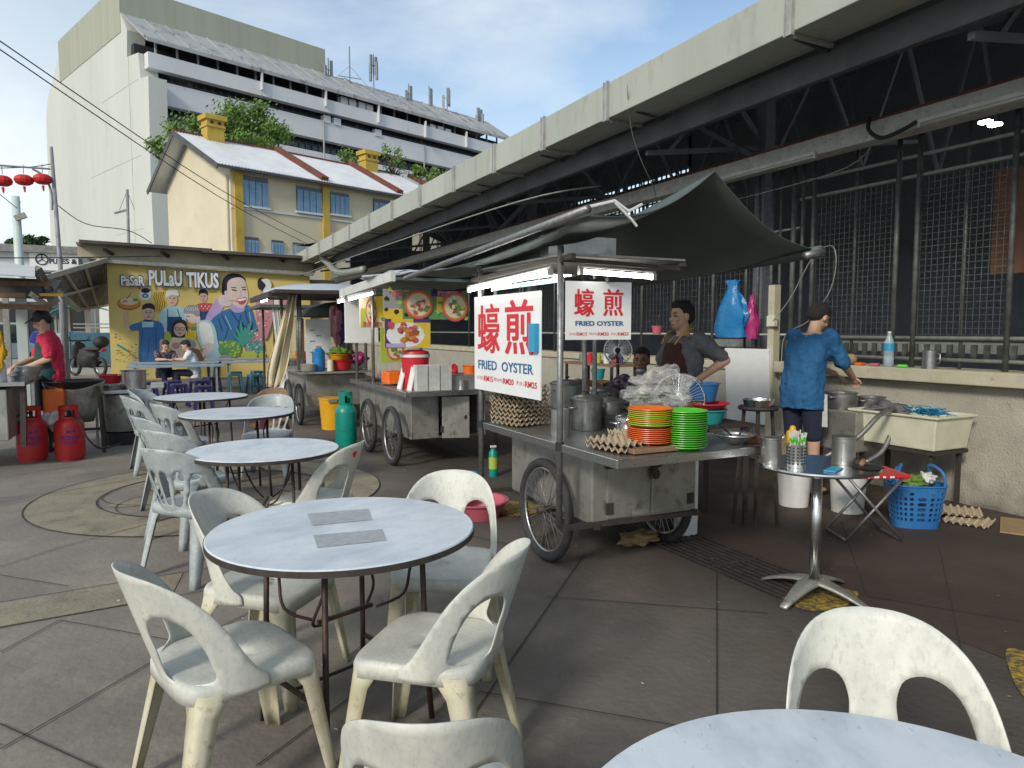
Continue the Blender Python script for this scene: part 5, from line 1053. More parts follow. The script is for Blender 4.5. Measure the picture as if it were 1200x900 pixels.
fast_holes(b); b.add([bkf(i/24, .002) for i in range(24)], [tuple(range(24))]); o = b.build('basket_body', 'blue_pl', bk, solid=.004)
b = MB(); rim_ = [bkf(i/40, Hh)*1 for i in range(41)]; b.tube(rim_, .008, 6, False); b.build('rim', 'blue_pl', bk, smooth=True)
for s in (-1, 1): MB().tube(smooth_poly([V(p) for p in [(s*.17, -.09, .32), (s*.16, -.08, .42), (s*.12, -.02, .47), (s*.10, .04, .46), (s*.13, .08, .40), (s*.15, .10, .32)]], 5, False), .012, 8).build('handle', 'blue_pl', bk, smooth=True)
bk.rotation_euler = (0, 0, R(-35))
tag(blob(MB(), (5.15, 3.43, .34), (.10, .08, .05), 4, .6, f_=5).build('green_bag', 'leaf', smooth=True), 'pale green leafy bundle sticking out of the blue basket', 'greens'); tag(blob(MB(), (5.26, 3.40, .37), (.07, .05, .04), 7, .7, f_=5).build('white_bag', 'white_pl', smooth=True), 'white plastic bag stuffed in the right of the blue basket', 'bag')
tray(5.62, 3.28, .002, R(20), 'egg tray lying flat on the ground by the wall, lower of two', None); tray(5.72, 3.42, .035, R(35), 'egg tray lying on another by the wall, upper of two', None)
tag(MB().box((5.85, 2.95, .012), (.5, .4, .012), rz=.5).build('cardboard_sheet', 'cardboard'), 'flat brown cardboard on the ground at the wall base', 'cardboard')
# things on the ledge
wb_ = thing('water_bottle', 'large clear water bottle with blue label on the ledge', 'bottle', (6.10, 4.36, 1.16)); MB().lathe([(0, 0), (.045, 0), (.046, .08), (.042, .1), (.046, .12), (.046, .22), (.02, .29), (.015, .31), (0, .31)], n=24, cap=False).build('bottle', 'water_pl', wb_, smooth=True); MB().lathe([(.0468, .15), (.0468, .22)], n=24, cap=False).build('label', 'label_b', wb_, smooth=True); MB().cyl((0, 0, .31), (0, 0, .33), .016).build('cap', 'white_pl', wb_)
cp_ = canister(6.12, 3.98, 1.16, .058, .16, 'battered steel mug with a spoon on the ledge', 'pot'); MB().tube([(-.0, .03, .05), (-.02, .05, .18), (-.03, .06, .215)], .004, 5).build('spoon', 'steel', cp_); MB().tube([(0, -.055, .14), (0, -.095, .13), (0, -.095, .06), (0, -.058, .04)], .006, 6).build('handle', 'pot', cp_, smooth=True)
tag(MB().ell((6.12, 4.78, 1.215), (.06, .06, .055), 16, 10).build('melon', 'cardboard', smooth=True), 'small brown melon on the ledge beside the man in blue', 'fruit')
for k, (y, m, lb) in enumerate([(4.66, 'orange_pl', 'orange packet left of the water bottle on the ledge'), (4.5, 'pink_pl', 'pink packet next to the water bottle on the ledge'), (4.22, 'green_pl', 'flat green packet right of the water bottle on the ledge')]): tag(MB().box((6.10, y, 1.175), (.06, .08, .025), rz=.3*k).build('snack_packet', m, bevel=.006), lb, 'packet')
# hanging bags
def hang_bag(name, label, c, w_, h_, m, seed, dp=.07):
    t = thing(name, label, 'bag', (c[0], c[1], c[2]-h_)); b = MB(); rings = []; n = 24; from mathutils import noise
    for k in range(14):
        f_ = k/13; wd = w_/2*(.22+.78*min(1, max(0, (f_-.12))*2.2)**.75) if f_ > .12 else w_/2*(.5-.28*f_/.12); d2_ = dp*(.25+.75*min(1, f_*2)); z_ = c[2]-h_*f_; r_ = []
        for i in range(n): a = 2*pi*i/n; q = 1+.30*noise.noise(V((cos(a)*3+seed, sin(a)*3, f_*4)))+.10*cos(a*9+seed)*max(0, .6-f_)*2; z_ = c[2]-h_*f_+.03*noise.noise(V((cos(a)*4, sin(a)*4, seed+f_*2))); r_.append(V((c[0]+d2_*sin(a)*q, c[1]+wd*cos(a)*q, z_)))
        rings.append(r_)
    b.loops(rings); b.build('bag_film', m, t, world=True, smooth=True, auto=50); return t
b1 = hang_bag('hanging_bag', 'blue plastic bag hanging on the fence above the white board', (6.03, 6.32, 2.08), .46, .66, 'bag_blue', 1, .10); hang_bag('hanging_bag', 'magenta plastic bag half hidden behind the hanging blue bag', (6.12, 6.10, 1.90), .16, .5, 'bag_pink', 5)
# ================================================================ NOODLE CART (second)
nc = thing('food_cart', 'steel noodle cart with two bicycle wheels and bright food menu banners', 'food cart', (2.85, 8.3, 0))
b = MB(); b.box((2.86, 9.0, .56), (.86, 1.0, .50)); b.box((2.45, 8.0, .56), (.02, 1.3, .50)); b.box((3.28, 8.0, .56), (.02, 1.3, .50)); b.box((2.86, 8.0, .32), (.86, 1.3, .02)); b.box((2.60, 7.36, .56), (.32, .015, .50)); b.build('body', 'steel_dull', nc, world=True, bevel=.006)
dr = MB().box((2.90, 7.20, .55), (.30, .014, .46), rz=R(-18)).build('door', 'steel_dull', nc, world=True, bevel=.003); b = MB(); b.ell((3.0, 7.16, .55), (.02, .015, .025), 8, 6); b.box((2.755, 7.24, .42), (.02, .03, .07)); b.build('handle', 'dark_iron', dr, world=True)
MB().box((3.26, 7.33, .55), (.10, .014, .46)).build('door', 'steel_dull', nc, world=True)
b = MB(); b.box((2.80, 8.25, .845), (1.02, 2.35, .02)); b.build('counter', 'steel', nc, world=True); b = MB(); b.box((2.285, 8.25, .83), (.015, 2.35, .055)); b.box((2.80, 7.07, .83), (1.03, .015, .055)); b.build('counter_rim', 'steel_bright', nc, world=True, bevel=.003)
wheel(nc, (2.30, 7.62, .33), .33); wheel(nc, (2.30, 8.60, .33), .33); MB().cyl((2.3, 7.62, .33), (3.3, 7.62, .33), .015, n=8).build('axle', 'dark_iron', nc, world=True)
for x, y in ((2.36, 8.55), (3.2, 7.2), (3.2, 9.2), (2.36, 9.35)): MB().cyl((x, y, .85), (x, y, 2.02), .02, n=12).build('post', 'steel_pole', nc, world=True, smooth=True)
b = MB(); b.box((2.78, 8.5, .98), (.9, .02, .26)); 
b = MB(); b.box((3.05, 7.45, .93), (.50, .5, .15)); b.build('cooking_well', 'steel_dull', nc, world=True)
b = MB(); b.box((2.8, 8.25, 2.03), (1.2, 2.3, .03)); b.build('roof_panel', 'tarp_green', nc, world=True)
b = MB(); b.bar((2.18, 7.1, 2.05), (2.18, 9.4, 1.98), .05, .10); b.build('roof_edge', 'beam_paint', nc, world=True)
b = MB(); blob(b, (2.75, 7.9, 2.11), (.55, .9, .07), 2, .4); b.build('roof_tarpaulin', 'tarp_grey', nc, world=True, smooth=True)
# panels & banners: placed on planes facing the viewer
def rect_px(Y_, x0, y0, x1, y1): a = atY(x0, y1, Y_); c = atY(x1, y0, Y_); return a.x, c.x, a.z, c.z
def banner(name, label, Yp, box, base, th=.01):
    x0, x1, z0, z1 = rect_px(Yp, *box); t = thing(name, label, 'banner', ((x0+x1)/2, Yp, z0)); MB().box(((x0+x1)/2, Yp, (z0+z1)/2), (x1-x0, th, z1-z0)).build('board', base, t, world=True)
    b = MB(); ly = [0]
    def e(m, u, v, ru, rv, n=20, w=0, sd=0):
        ly[0] += 1; rd = random.Random(int(u*99+v*77)+sd); b.use(m).add([(x0+(x1-x0)*(u+ru*cos(2*pi*k/n)*(1+rd.uniform(-w, w))), Yp-th/2-.001-.0004*ly[0], z0+(z1-z0)*(v+rv*sin(2*pi*k/n)*(1+rd.uniform(-w, w)))) for k in range(n)], [tuple(range(n))])
    def r_(m, u0, v0, u1, v1, sk=0): ly[0] += 1; yy = Yp-th/2-.001-.0004*ly[0]; f_ = lambda u, v: (x0+(x1-x0)*u, yy, z0+(z1-z0)*v); b.use(m).add([f_(u0, v0), f_(u1, v0+sk), f_(u1, v1+sk), f_(u0, v1)], [(0, 1, 2, 3)])
    def tx(m, s, u0, v0, uw, vh, bold=.02): ly[0] += 1; b.use(m); text_mesh(b, s, (x0+(x1-x0)*u0, Yp-th/2-.001-.0004*ly[0], z0+(z1-z0)*v0), (1, 0, 0), (0, 0, 1), (x1-x0)*uw, (z1-z0)*vh, bold, 0)
    return t, b, e, r_, tx
def bowl_art(e, u, v, ru, rv, seed):
    rd = random.Random(seed); e('mred', u, v, ru, rv); e('morange', u, v, ru*.9, rv*.88); e('mcream', u, v, ru*.78, rv*.76)
    for k in range(26): a = rd.uniform(0, 2*pi); q = rd.uniform(0, .62); e(rd.choice(['mgreen', 'mlime', 'mwhite', 'mbrown', 'mgreen', 'mred', 'mcream']), u+ru*q*cos(a), v+rv*q*sin(a), ru*.17, rv*.14, 7, .4, k)
t, b, e, r_, tx = banner('menu_banner', 'wide banner with two red noodle bowls over the cart', 7.40, (449, 341, 548, 374), 'mgreen')
r_('mgrey', 0, 0, .2, 1); r_('myel', .62, .25, .80, .95); r_('mpurple', .55, .78, .92, 1); r_('myel', .0, .0, .22, .35)
for k in range(30): e(['mgreen', 'ink', 'mlime'][k % 3], (k*.037) % 1, (k*.31) % 1, .03, .08, 7, .4, k)
bowl_art(e, .40, .5, .17, .5, 1); bowl_art(e, .83, .45, .16, .52, 2); tx('mwhite', '雲吞麵', .08, .72, .20, .24); tx('mred', '雲吞麵', .082, .725, .196, .22); tx('mwhite', '咖喱麵', .62, .75, .24, .22); tx('mred', '咖喱麵', .623, .755, .236, .20); b.build('print', None, t, world=True)
t, b, e, r_, tx = banner('menu_banner', 'yellow banner showing fried chicken on a white plate', 7.38, (451, 374, 504, 408), 'myel')
r_('mpurple', 0, 0, .14, 1); r_('mpurple', .62, .88, 1, 1); e('mwhite', .45, .45, .42, .44); rd_ = random.Random(3)
for k in range(26): e(rd_.choice(['morange', 'mbrown', 'morange', 'mred']), .28+rd_.random()*.42, .25+rd_.random()*.45, .07, .09, 8, .35, k)
tx('mred', '春', .05, .66, .15, .25, .04); tx('mred', '卷', .32, .66, .15, .25, .04); r_('mviolet', .02, .02, .42, .16); b.build('print', None, t, world=True)
t, b, e, r_, tx = banner('menu_lightbox', 'small upright menu box with a noodle picture beside the pole', 8.62, (422, 347, 449, 384), 'mcream', .06)
r_('myel', .62, .3, 1, 1); r_('mlime', 0, 0, .2, .6); bowl_art(e, .45, .52, .24, .42, 5); tx('mred', '雲吞', .08, .04, .34, .14, .03); tx('mred', '河粉', .58, .04, .34, .14, .03); b.build('print', None, t, world=True)
t, b, e, r_, tx = banner('menu_poster', 'narrow food poster standing behind the red drink tub', 7.9, (446, 384, 474, 425), 'mlime')
bowl_art(e, .6, .35, .35, .3, 8); r_('mred', .25, .85, 1, 1); b.build('print', None, t, world=True)
tube_lamp('fluorescent_lamp', atY(409, 351, 8.9), atY(439, 343, 8.0), 'lit tube lamp under the roof of the noodle cart', fix=.05); tube_lamp('fluorescent_lamp', atY(396, 354, 9.6), atY(408, 351, 9.3), 'short lit lamp further back beneath the noodle cart roof', fix=.03)
for k, (x0, x1) in enumerate([(404, 427), (427, 443)]):
    a0, a1, z0, z1 = rect_px(9.3, x0, 348, x1, 402); tag(MB().box(((a0+a1)/2, 9.3, (z0+z1)/2), (a1-a0-.01, .03, z1-z0)).build('cupboard_door', 'white_sign', bevel=.004), 'white cupboard panel hanging behind the menu box, %s of two' % ('left' if k == 0 else 'right'), 'panel')
# goods on the noodle cart
bt_ = thing('drink_tub', 'big red drink tub with white rim and dark red lid', 'tub', (2.55, 7.52, .855)); MB().lathe([(0, 0), (.13, 0), (.155, .36), (0, .36)], n=32).build('tub_body', 'red_pl', bt_, smooth=True, auto=40); MB().lathe([(.158, .345), (.165, .35), (.165, .38), (0, .385)], n=32, cap=False).build('rim', 'white_pl', bt_, smooth=True, auto=40); MB().lathe([(.155, .383), (.15, .41), (.08, .43), (0, .43)], n=32, cap=False).build('lid', 'red_pl', bt_, smooth=True, auto=40)
for k in range(3):
    t = thing('cup_stack', 'stack of white takeaway lids and boxes in front of the red tub, %s' % ['left', 'middle', 'right'][k], 'cups', (2.50+.135*k, 7.20, .855)); b = MB()
    for j in range(22): b.box((0, 0, .008+.0125*j), (.12+.004*(j % 2), .12, .009))
    b.build('boxes', 'white_pl', t)
tag(MB().box((2.43, 7.30, .98), (.012, .13, .26), rot=Matrix.Rotation(R(12), 3, 'Y')).build('paper_card', 'white_sign'), 'white card leaning by the red drink tub', 'card'); tag(MB().box((2.40, 7.55, .97), (.012, .13, .24), rot=Matrix.Rotation(R(14), 3, 'Y')).build('paper_card', 'white_sign'), 'second white card behind the first by the tub', 'card')
tag(MB().box((2.55, 8.35, .93), (.22, .3, .15)).build('orange_box', 'orange_pl', bevel=.02), 'orange plastic box near the pole of the noodle cart', 'box')
lathe_thing('small_pot', [(0, 0), (.06, 0), (.062, .10), (0, .10)], 'steel', (2.98, 7.22, .855), 'small steel pot right of the takeaway boxes', 'pot')
for k, (x, y) in enumerate([(2.45, 8.1), (2.42, 8.9)]): lathe_thing('tin_plate', [(0, 0), (.09, 0), (.12, .02), (0, .012)], 'steel_bright', (x, y, .857), 'steel plate on the noodle cart counter, %s the orange box' % ('before' if k == 0 else 'beyond'), 'plate')
basin(3.22, 7.55, 1.0, .09, .09, 'orange_pl', 'orange bowl at the right end of the noodle cart', 'bowl'); tag(blob(MB(), (3.02, 7.6, 1.05), (.07, .06, .06), 5, .5).build('red_bag', 'red_pl', smooth=True), 'small red plastic bag left of the orange bowl', 'bag'); basin(3.38, 7.75, 1.0, .11, .08, 'teal_pl', 'teal basin beyond the orange bowl on the noodle cart')
hb = hang_bag('hanging_bag', 'blue bag with white packets hanging right of the menu banner', (3.55, 7.5, 1.80), .30, .48, 'bag_blue', 9); b = MB(); b.box((3.46, 7.44, 1.56), (.02, .18, .30)); b.build('white_packets', 'white_pl', hb, world=True)
t = thing('folding_screen', 'cream cardboard sheets leaning behind the noodle cart', 'board', (4.0, 8.0, 0)); MB().box((4.0, 8.0, .95), (.5, .02, .55), rot=Matrix.Rotation(R(14), 3, 'Y')).build('sheet', 'cream_cloth', t, world=True); MB().box((3.7, 7.9, .9), (.35, .02, .4)).build('sheet', 'cream_pl', t, world=True)
for k, (x, y, z1) in enumerate([(3.75, 8.4, 2.1), (3.95, 8.4, 2.1)]): tag(MB().cyl((x, y, 0), (x, y, z1), .025, n=10).build('thin_pole', 'rail_grey', smooth=True), 'grey pole right of the menu banners, %s of two' % ('left' if k == 0 else 'right'), 'pole')
def soda(x, y, label):
    t = thing('spray_bottle', label, 'bottle', (x, y, 0)); MB().lathe([(0, 0), (.045, 0), (.045, .25), (.02, .29), (0, .29)], n=16, cap=False).build('bottle', 'teal_gas', t, smooth=True, auto=40); MB().lathe([(.046, .08), (.046, .2)], n=16, cap=False).build('label', 'mlime', t); MB().bar((-.03, 0, .31), (.03, 0, .31), .02).build('cap', 'white_pl', t)
soda(3.05, 6.55, 'green bottle standing on the ground right of the noodle cart door'); basin(2.80, 6.62, 0, .10, .04, 'blue_pl', 'flat blue dish on the ground beside the green bottle', 'dish')
def gas_cylinder(x, y, h, r, m, label, mark=False, hose=None):
    t = thing('gas_cylinder', label, 'gas cylinder', (x, y, 0)); MB().lathe([(0, .03), (r*.96, .03), (r, .09), (r, h*.62), (r*.93, h*.70), (r*.6, h*.77), (.0, h*.79)], n=32, cap=False).build('tank', m, t, smooth=True, auto=50)
    MB().lathe([(r*.78, 0), (r*.84, 0), (r*.84, .05), (r*.78, .05)], n=32, cap=False).build('foot_ring', m, t); b = MB(); n = 28
    for z0, z1, gap in ((h*.76, h*.80, 0), (h*.80, h*.93, 1), (h*.93, h, 0)):
        for i in range(n):
            if gap and i % 14 in (0, 1, 2, 3, 4): continue
            a, c = 2*pi*i/n-1.9, 2*pi*(i+1)/n-1.9; q = [(r*.62*cos(a), r*.62*sin(a)), (r*.62*cos(c), r*.62*sin(c))]; b.add([(*q[0], z0), (*q[1], z0), (*q[1], z1), (*q[0], z1)], [(0, 1, 2, 3)])
    b.build('collar', m, t, solid=.008); MB().cyl((0, 0, h*.78), (0, 0, h*.92), .02, n=10).build('valve', 'dark_iron', t)
    MB().torus((0, 0, h*.34), (0, 0, 1), r, .004, 32, 6).build('weld_seam', m, t, smooth=True)
    if mark:
        b = MB(); import_a = math.atan2(-y, -x)
        def cyl_txt(s, z0, wd, hh, bold=.03):
            k = MB(); text_mesh(k, s, (-wd/2, 0, z0), (1, 0, 0), (0, 0, 1), wd, hh, bold, 0); b.add([(((r+.002)*cos(import_a+v[0]/r)), ((r+.002)*sin(import_a+v[0]/r)), v[2]) for v in k.v], k.f)
        cyl_txt('PETRON', h*.40, r*1.15, .045); cyl_txt('GASUL', h*.31, r*1.0, .045)
        k = MB(); k.add([(-.05, 0, h*.5), (.02, 0, h*.5), (.0, 0, h*.54), (.03, 0, h*.54), (.05, 0, h*.50), (.055, 0, h*.60), (-.05, 0, h*.60), (-.02, 0, h*.56)], [tuple(range(8))]); b.add([(((r+.002)*cos(import_a+v[0]/r)), ((r+.002)*sin(import_a+v[0]/r)), v[2]) for v in k.v], k.f); b.build('markings', 'mpurple', t)
    if hose: MB().tube(smooth_poly([V(p) for p in hose], 6, False), .011, 8).build('hose', 'black', t, smooth=True)
    return t
gas_cylinder(2.13, 9.05, .72, .135, 'teal_gas', 'tall green-teal gas cylinder behind the wheels of the noodle cart')
yb = thing('yellow_bin', 'yellow plastic bin with grey clip at the lid', 'bin', (2.36, 10.85, 0)); MB().lathe([(0, 0), (.17, 0), (.205, .46), (.215, .46), (.215, .48), (0, .48)], n=32, cap=False).build('bin_body', 'yellow_pl', yb, smooth=True, auto=40); MB().box((-.05, -.215, .45), (.13, .02, .05)).build('clip', 'steel_dull', yb)
# ================================================================ THIRD CART
tc_ = thing('food_cart', 'dark food cart with a long cream cloth hanging from its roof', 'food cart', (2.4, 11.9, 0)); MB().box((2.55, 12.3, .55), (.95, 1.8, .5)).build('body', 'steel_dull', tc_, world=True, bevel=.01); MB().box((2.5, 12.2, .84), (1.15, 2.1, .03)).build('counter', 'steel_dull', tc_, world=True)
wheel(tc_, (1.98, 11.55, .33), .33); wheel(tc_, (1.98, 12.6, .33), .33)
for x, y in ((1.98, 11.3), (1.98, 13.1), (3.0, 11.3), (3.0, 13.1), (2.05, 11.9)): MB().cyl((x, y, .85), (x, y, 2.08), .025, n=10).build('post', 'steel_pole', tc_, world=True, smooth=True)
MB().lathe([(1.0, 0), (.97, .05), (.7, .12), (0, .17)], (2.5, 12.1, 2.10), 32, cap=False, sx=.95, sy=1.3).build('roof_sheet', 'tarp_grey', tc_, world=True, smooth=True)
b = MB(); b.box((2.45, 12.1, 2.07), (1.8, 2.6, .05)); b.bar((1.5, 10.95, 2.02), (1.5, 13.3, 2.02), .05, .08); b.build('roof_frame', 'dark_iron', tc_, world=True)
tube_lamp('fluorescent_lamp', (1.62, 12.9, 1.99), (1.62, 12.0, 1.99), 'lit tube lamp at the left edge of the third cart roof')
cc_ = thing('hanging_cloth', 'long cream cloth hanging from the roof of the third cart', 'cloth', (1.72, 11.4, .7)); b = MB()
def clf(u, v): wd = .08+.22*min(1, v*1.4) - .16*max(0, v-.86)*4; x = 1.86-.30*v+.0; return V((x+(u-.5)*wd+.02*sin(u*14+v*3), 11.25+.05*sin(u*17)+.03*sin(v*6+u*5), 2.04-1.36*v-.06*sin(u*pi)*v))
MB().grid(clf, 20, 24).build('cloth', 'cream_cloth', cc_, world=True, smooth=True, solid=.008)
basin(2.62, 11.45, .87, .21, .15, 'red_pl', 'large red basin on the third cart'); basin(2.60, 11.5, 1.03, .17, .08, 'yellow_pl', 'yellow colander on the red basin'); tag(blob(MB(), (2.62, 11.45, 1.14), (.16, .12, .07), 3, .8, f_=5).build('vegetables', 'leaf', smooth=True), 'heap of green vegetables in the yellow colander', 'vegetables'); basin(2.98, 11.7, .87, .13, .11, 'white_pl', 'white bowl right of the red basin', 'bowl')
tag(blob(MB(), (2.93, 11.5, 1.05), (.12, .1, .08), 8, .7).build('purple_bag', 'bag_pink', smooth=True), 'reddish purple bag on the third cart counter', 'bag')
for k in range(6): o = MB().lathe([(0, 0), (.10, 0), (.125, .02), (0, .012)], n=24, cap=False).build('white_plate', 'white_pl', smooth=True, auto=40, origin=(0, 0, 0)); o.location = (2.08, 11.3, .86+.02*k); tag(o, 'white plate in the pile at the corner of the third cart', 'plate', 'white plates piled on the third cart')
t = thing('notice_board', 'white framed notice sheet standing on the third cart', 'board', (2.35, 11.95, .86)); MB().box((2.38, 11.95, 1.28), (.40, .03, .80)).build('board', 'white_sign', t, world=True); b = MB()
for k in range(5): b.box((2.28+.1*(k % 2), 11.93, 1.50-.09*k), (.08, .004, .02))
b.build('print', 'mgrey', t, world=True)
lathe_thing('water_jar', [(0, 0), (.10, 0), (.10, .30), (.05, .36), (0, .36)], 'bag_blue', (2.28, 11.45, .86), 'translucent blue water jar beside the white plates', 'jar'); lathe_thing('glass_jar', [(0, 0), (.05, 0), (.05, .18), (0, .18)], 'cream_pl', (2.42, 11.25, .86), 'small cream jar in front of the blue jar', 'jar')
tag(MB().box((2.2, 12.6, 1.25), (.03, .6, .9)).build('wooden_board', 'board_brown'), 'brown panel inside the third cart behind the cloth', 'panel')
for k, (x, m, lb) in enumerate([(2.9, 'mpurple', 'dark bundled parasol hanging under the third cart roof'), (2.75, 'mpink', 'pink checked cloth bundle hanging under the third cart roof')]): tag(blob(MB(), (x, 12.3, 1.6), (.14, .14, .28), k+3, .5).build('hanging_bundle', m, smooth=True), lb, 'bundle')
# umbrella canopy beside third cart
um = thing('dark_umbrella', 'open dark umbrella behind the third cart', 'umbrella', (3.2, 13.4, 0)); MB().lathe([(.95, 0), (.75, .14), (.4, .25), (0, .30)], (0, 0, 1.75), 16, cap=False).build('canopy', 'tarp_green', um, solid=.01); MB().cyl((0, 0, 0), (0, 0, 2.05), .02).build('pole', 'steel_pole', um)
# ================================================================ FOURTH STALL
t = thing('food_cart', 'small stall with white curtain strips beside the mural', 'food cart', (2.6, 16.5, 0)); MB().box((2.9, 16.5, .5), (1.2, 1.4, .7)).build('body', 'zinc', t, world=True); MB().box((2.75, 16.4, 2.0), (1.7, 2.0, .06)).build('roof_panel', 'tarp_green', t, world=True)
for x, y in ((2.2, 15.6), (2.45, 15.6), (3.5, 15.6), (2.2, 17.3)): MB().cyl((x, y, 0), (x, y, 2.0), .025).build('post', 'dark_iron', t, world=True)
MB().grid(lambda u, v: V((2.15+.12*u+.1*v, 15.5+.02*sin(u*20), 2.0-1.25*v)), 8, 6).build('curtain', 'white_pl', t, world=True, solid=.01); MB().box((2.75, 15.7, 1.35), (.4, .3, .7)).build('display_box', 'clear_pl', t, world=True); MB().lathe([(0, .9), (.12, .9), (.15, 1.05), (0, 1.05)], (2.75, 15.6, 0), 20, cap=False).build('bowl', 'orange_pl', t, world=True)
tag(blob(MB(), (2.35, 15.5, .35), (.12, .12, .35), 5, .4).build('white_sack', 'white_pl', smooth=True), 'white sack standing at the fourth stall', 'sack')
# ================================================================ TABLES, STOOLS AND DINERS BY THE MURAL
def long_table(x, y, l, label, m='rail_grey', z=.72):
    t = thing('long_table', label, 'table', (x, y, 0)); MB().box((0, 0, z), (l, .6, .035)).build('table_top', m, t)
    for sx in (-1, 1):
        for sy in (-1, 1): MB().bar((sx*l*.42, sy*.24, 0), (sx*l*.42, sy*.24, z-.02), .04).build('leg', 'rail_grey', t)
    return t
mk('table_blue', (.28, .36, .42), (.22, .29, .35), scale=4, rough=.5)
long_table(.35, 17.2, 1.9, 'grey-blue long table nearest the viewer before the mural', 'table_blue'); long_table(.35, 18.9, 1.9, 'second grey-blue long table where the two diners sit', 'table_blue'); long_table(2.1, 20.0, 2.0, 'dark thin-legged table in front of the painted vegetables', 'mgrey', .74); long_table(2.3, 18.6, 1.8, 'pale table near the fourth stall', 'table_blue')
def stool(src, x, y, label, group, rz_=0):
    if src[0] is None:
        t = thing('plastic_stool', label, 'stool', group=group); MB().box((0, 0, .425), (.28, .28, .06)).build('seat', src[1], t, bevel=.012)
        for sx in (-1, 1):
            for sy in (-1, 1): b = MB(); b.bar((sx*.115, sy*.115, .43), (sx*.155, sy*.155, 0), .05); b.build('leg', src[1], t)
        for a_, c_ in (((-1, -1), (1, -1)), ((1, -1), (1, 1)), ((1, 1), (-1, 1)), ((-1, 1), (-1, -1))): MB().bar((a_[0]*.14, a_[1]*.14, .18), (c_[0]*.14, c_[1]*.14, .18), .03).build('stretcher', src[1], t); src[0] = t; t.location = (x, y, 0); t.rotation_euler = (0, 0, rz_); return t
    return copy_tree(src[0], (x, y, 0), rz_, label, group)
sp, st = [None, 'purple_pl'], [None, 'stool_teal']
gp, gt_ = 'dark purple stools by the long tables', 'teal stools under the right tables'
for k, (x, y) in enumerate([(.75, 14.6), (.35, 15.3), (-.2, 16.2), (.25, 16.3), (.75, 16.2), (1.05, 17.2)]): stool(sp, x, y, ['dark purple stool standing nearest the viewer', 'dark purple stool left behind the nearest one', 'purple stool at the left end of the near long table', 'purple stool before the middle of the near long table', 'purple stool before the right part of the near long table', 'purple stool at the right end of the near long table'][k], gp, .1*k)
for k, (x, y) in enumerate([(1.65, 18.4), (2.05, 17.9), (2.45, 17.4), (2.75, 18.0), (3.1, 17.9), (1.75, 19.2), (2.3, 19.4), (2.95, 19.0)]): stool(st, x, y, 'teal plastic stool crowded under the tables beside the painted vegetables', gt_, .3*k)
# ================================================================ LEFT STALL, POT, GAS
gas_cylinder(-1.33, 9.72, .63, .155, 'red_gas', 'left red gas cylinder with dark lettering', True, [(0, 0, .55), (-.08, -.1, .56), (-.2, -.12, .45), (-.35, -.1, .38)]); gas_cylinder(-.95, 9.62, .63, .155, 'red_gas', 'right red gas cylinder with a long black hose to the pot', True, [(0, 0, .55), (.1, -.16, .48), (.2, -.2, .25), (.32, -.1, .12), (.5, .35, .10)])
sp_ = thing('stock_pot_stove', 'large steel drum stove with pots on top left of the tables', 'stove', (-.42, 10.75, 0)); MB().lathe([(0, .18), (.28, .18), (.29, .2), (.29, .66), (0, .66)], n=36, cap=False).build('drum', 'steel_dull', sp_, smooth=True, auto=40); MB().box((0, 0, .70), (.66, .60, .05)).build('top_plate', 'steel', sp_, bevel=.01); MB().lathe([(.26, 0), (.27, .16), (.2, .18), (0, .18)], n=24, cap=False).build('base', 'black', sp_)
for s in (-1, 1): MB().bar((s*.31, -.25, 0), (s*.31, -.25, .68), .03).build('leg', 'steel_dull', sp_)
pot(-.30, 10.72, .725, .15, .24, 'open steel stock pot on the drum stove', 'steel', False); pot(-.56, 10.62, .725, .12, .06, 'low blackened pan at the front left of the drum stove', 'pot', False); basin(-.58, 10.9, .79, .15, .11, 'red_pl', 'red basin at the back of the drum stove')
tag(MB().box((-.02, 10.7, .76), (.16, .2, .07)).build('white_box', 'white_pl', bevel=.01), 'white box at the right side of the drum stove', 'box')
wk = thing('wok_stove', 'grey flared wind shield of a wok stove on a black stand', 'stove', (-.93, 10.15, 0)); b = MB(); n = 20
rg = [[V((r0*cos(a), r0*.75*sin(a), z0)) for a in [pi+pi*1.0*i/n for i in range(n+1)]] for r0, z0 in ((.19, .38), (.24, .55), (.30, .78), (.33, .88))]; b.loops(rg, False, False); b.build('wind_shield', 'steel_dull', wk, smooth=True, solid=.008); MB().lathe([(.08, .72), (.22, .78), (.33, .88), (.34, .89), (.22, .80), (.08, .74)], n=32, cap=False).build('wok', 'black', wk, smooth=True)
for sx in (-1, 1):
    for sy in (-1, 1): MB().bar((sx*.30, sy*.18, 0), (sx*.26, sy*.16, .82), .035).build('leg', 'dark_iron', wk)
MB().bar((-.3, -.18, .3), (.3, -.18, .3), .03).build('brace', 'dark_iron', wk)
ls = thing('left_stall', 'food stall at the left edge with steel counter and layered tin roof', 'stall', (-1.9, 9.6, 0)); MB().box((-1.95, 9.75, .60), (1.0, 1.3, .55)).build('body', 'steel_dull', ls, world=True, bevel=.01); MB().box((-1.93, 9.75, .93), (1.3, 1.4, .04)).build('counter', 'steel', ls, world=True); MB().bar((-1.31, 9.15, .93), (-1.33, 9.15, .25), .05).build('leg', 'dark_iron', ls, world=True)
p = atY(27, 400, 11.6); MB().box((p.x, 11.6, 1.0), (.12, .1, 2.0)).build('post', 'pole_mint', ls, world=True); p = atY(9, 400, 13.5); MB().box((p.x, 13.5, 1.0), (.08, .08, 2.1)).build('post', 'rail_grey', ls, world=True)
def quad(name, m, pts, parent, th=.03): b = MB(); b.add(pts, [(0, 1, 2, 3)]); return b.build(name, m, parent, world=True, solid=th)
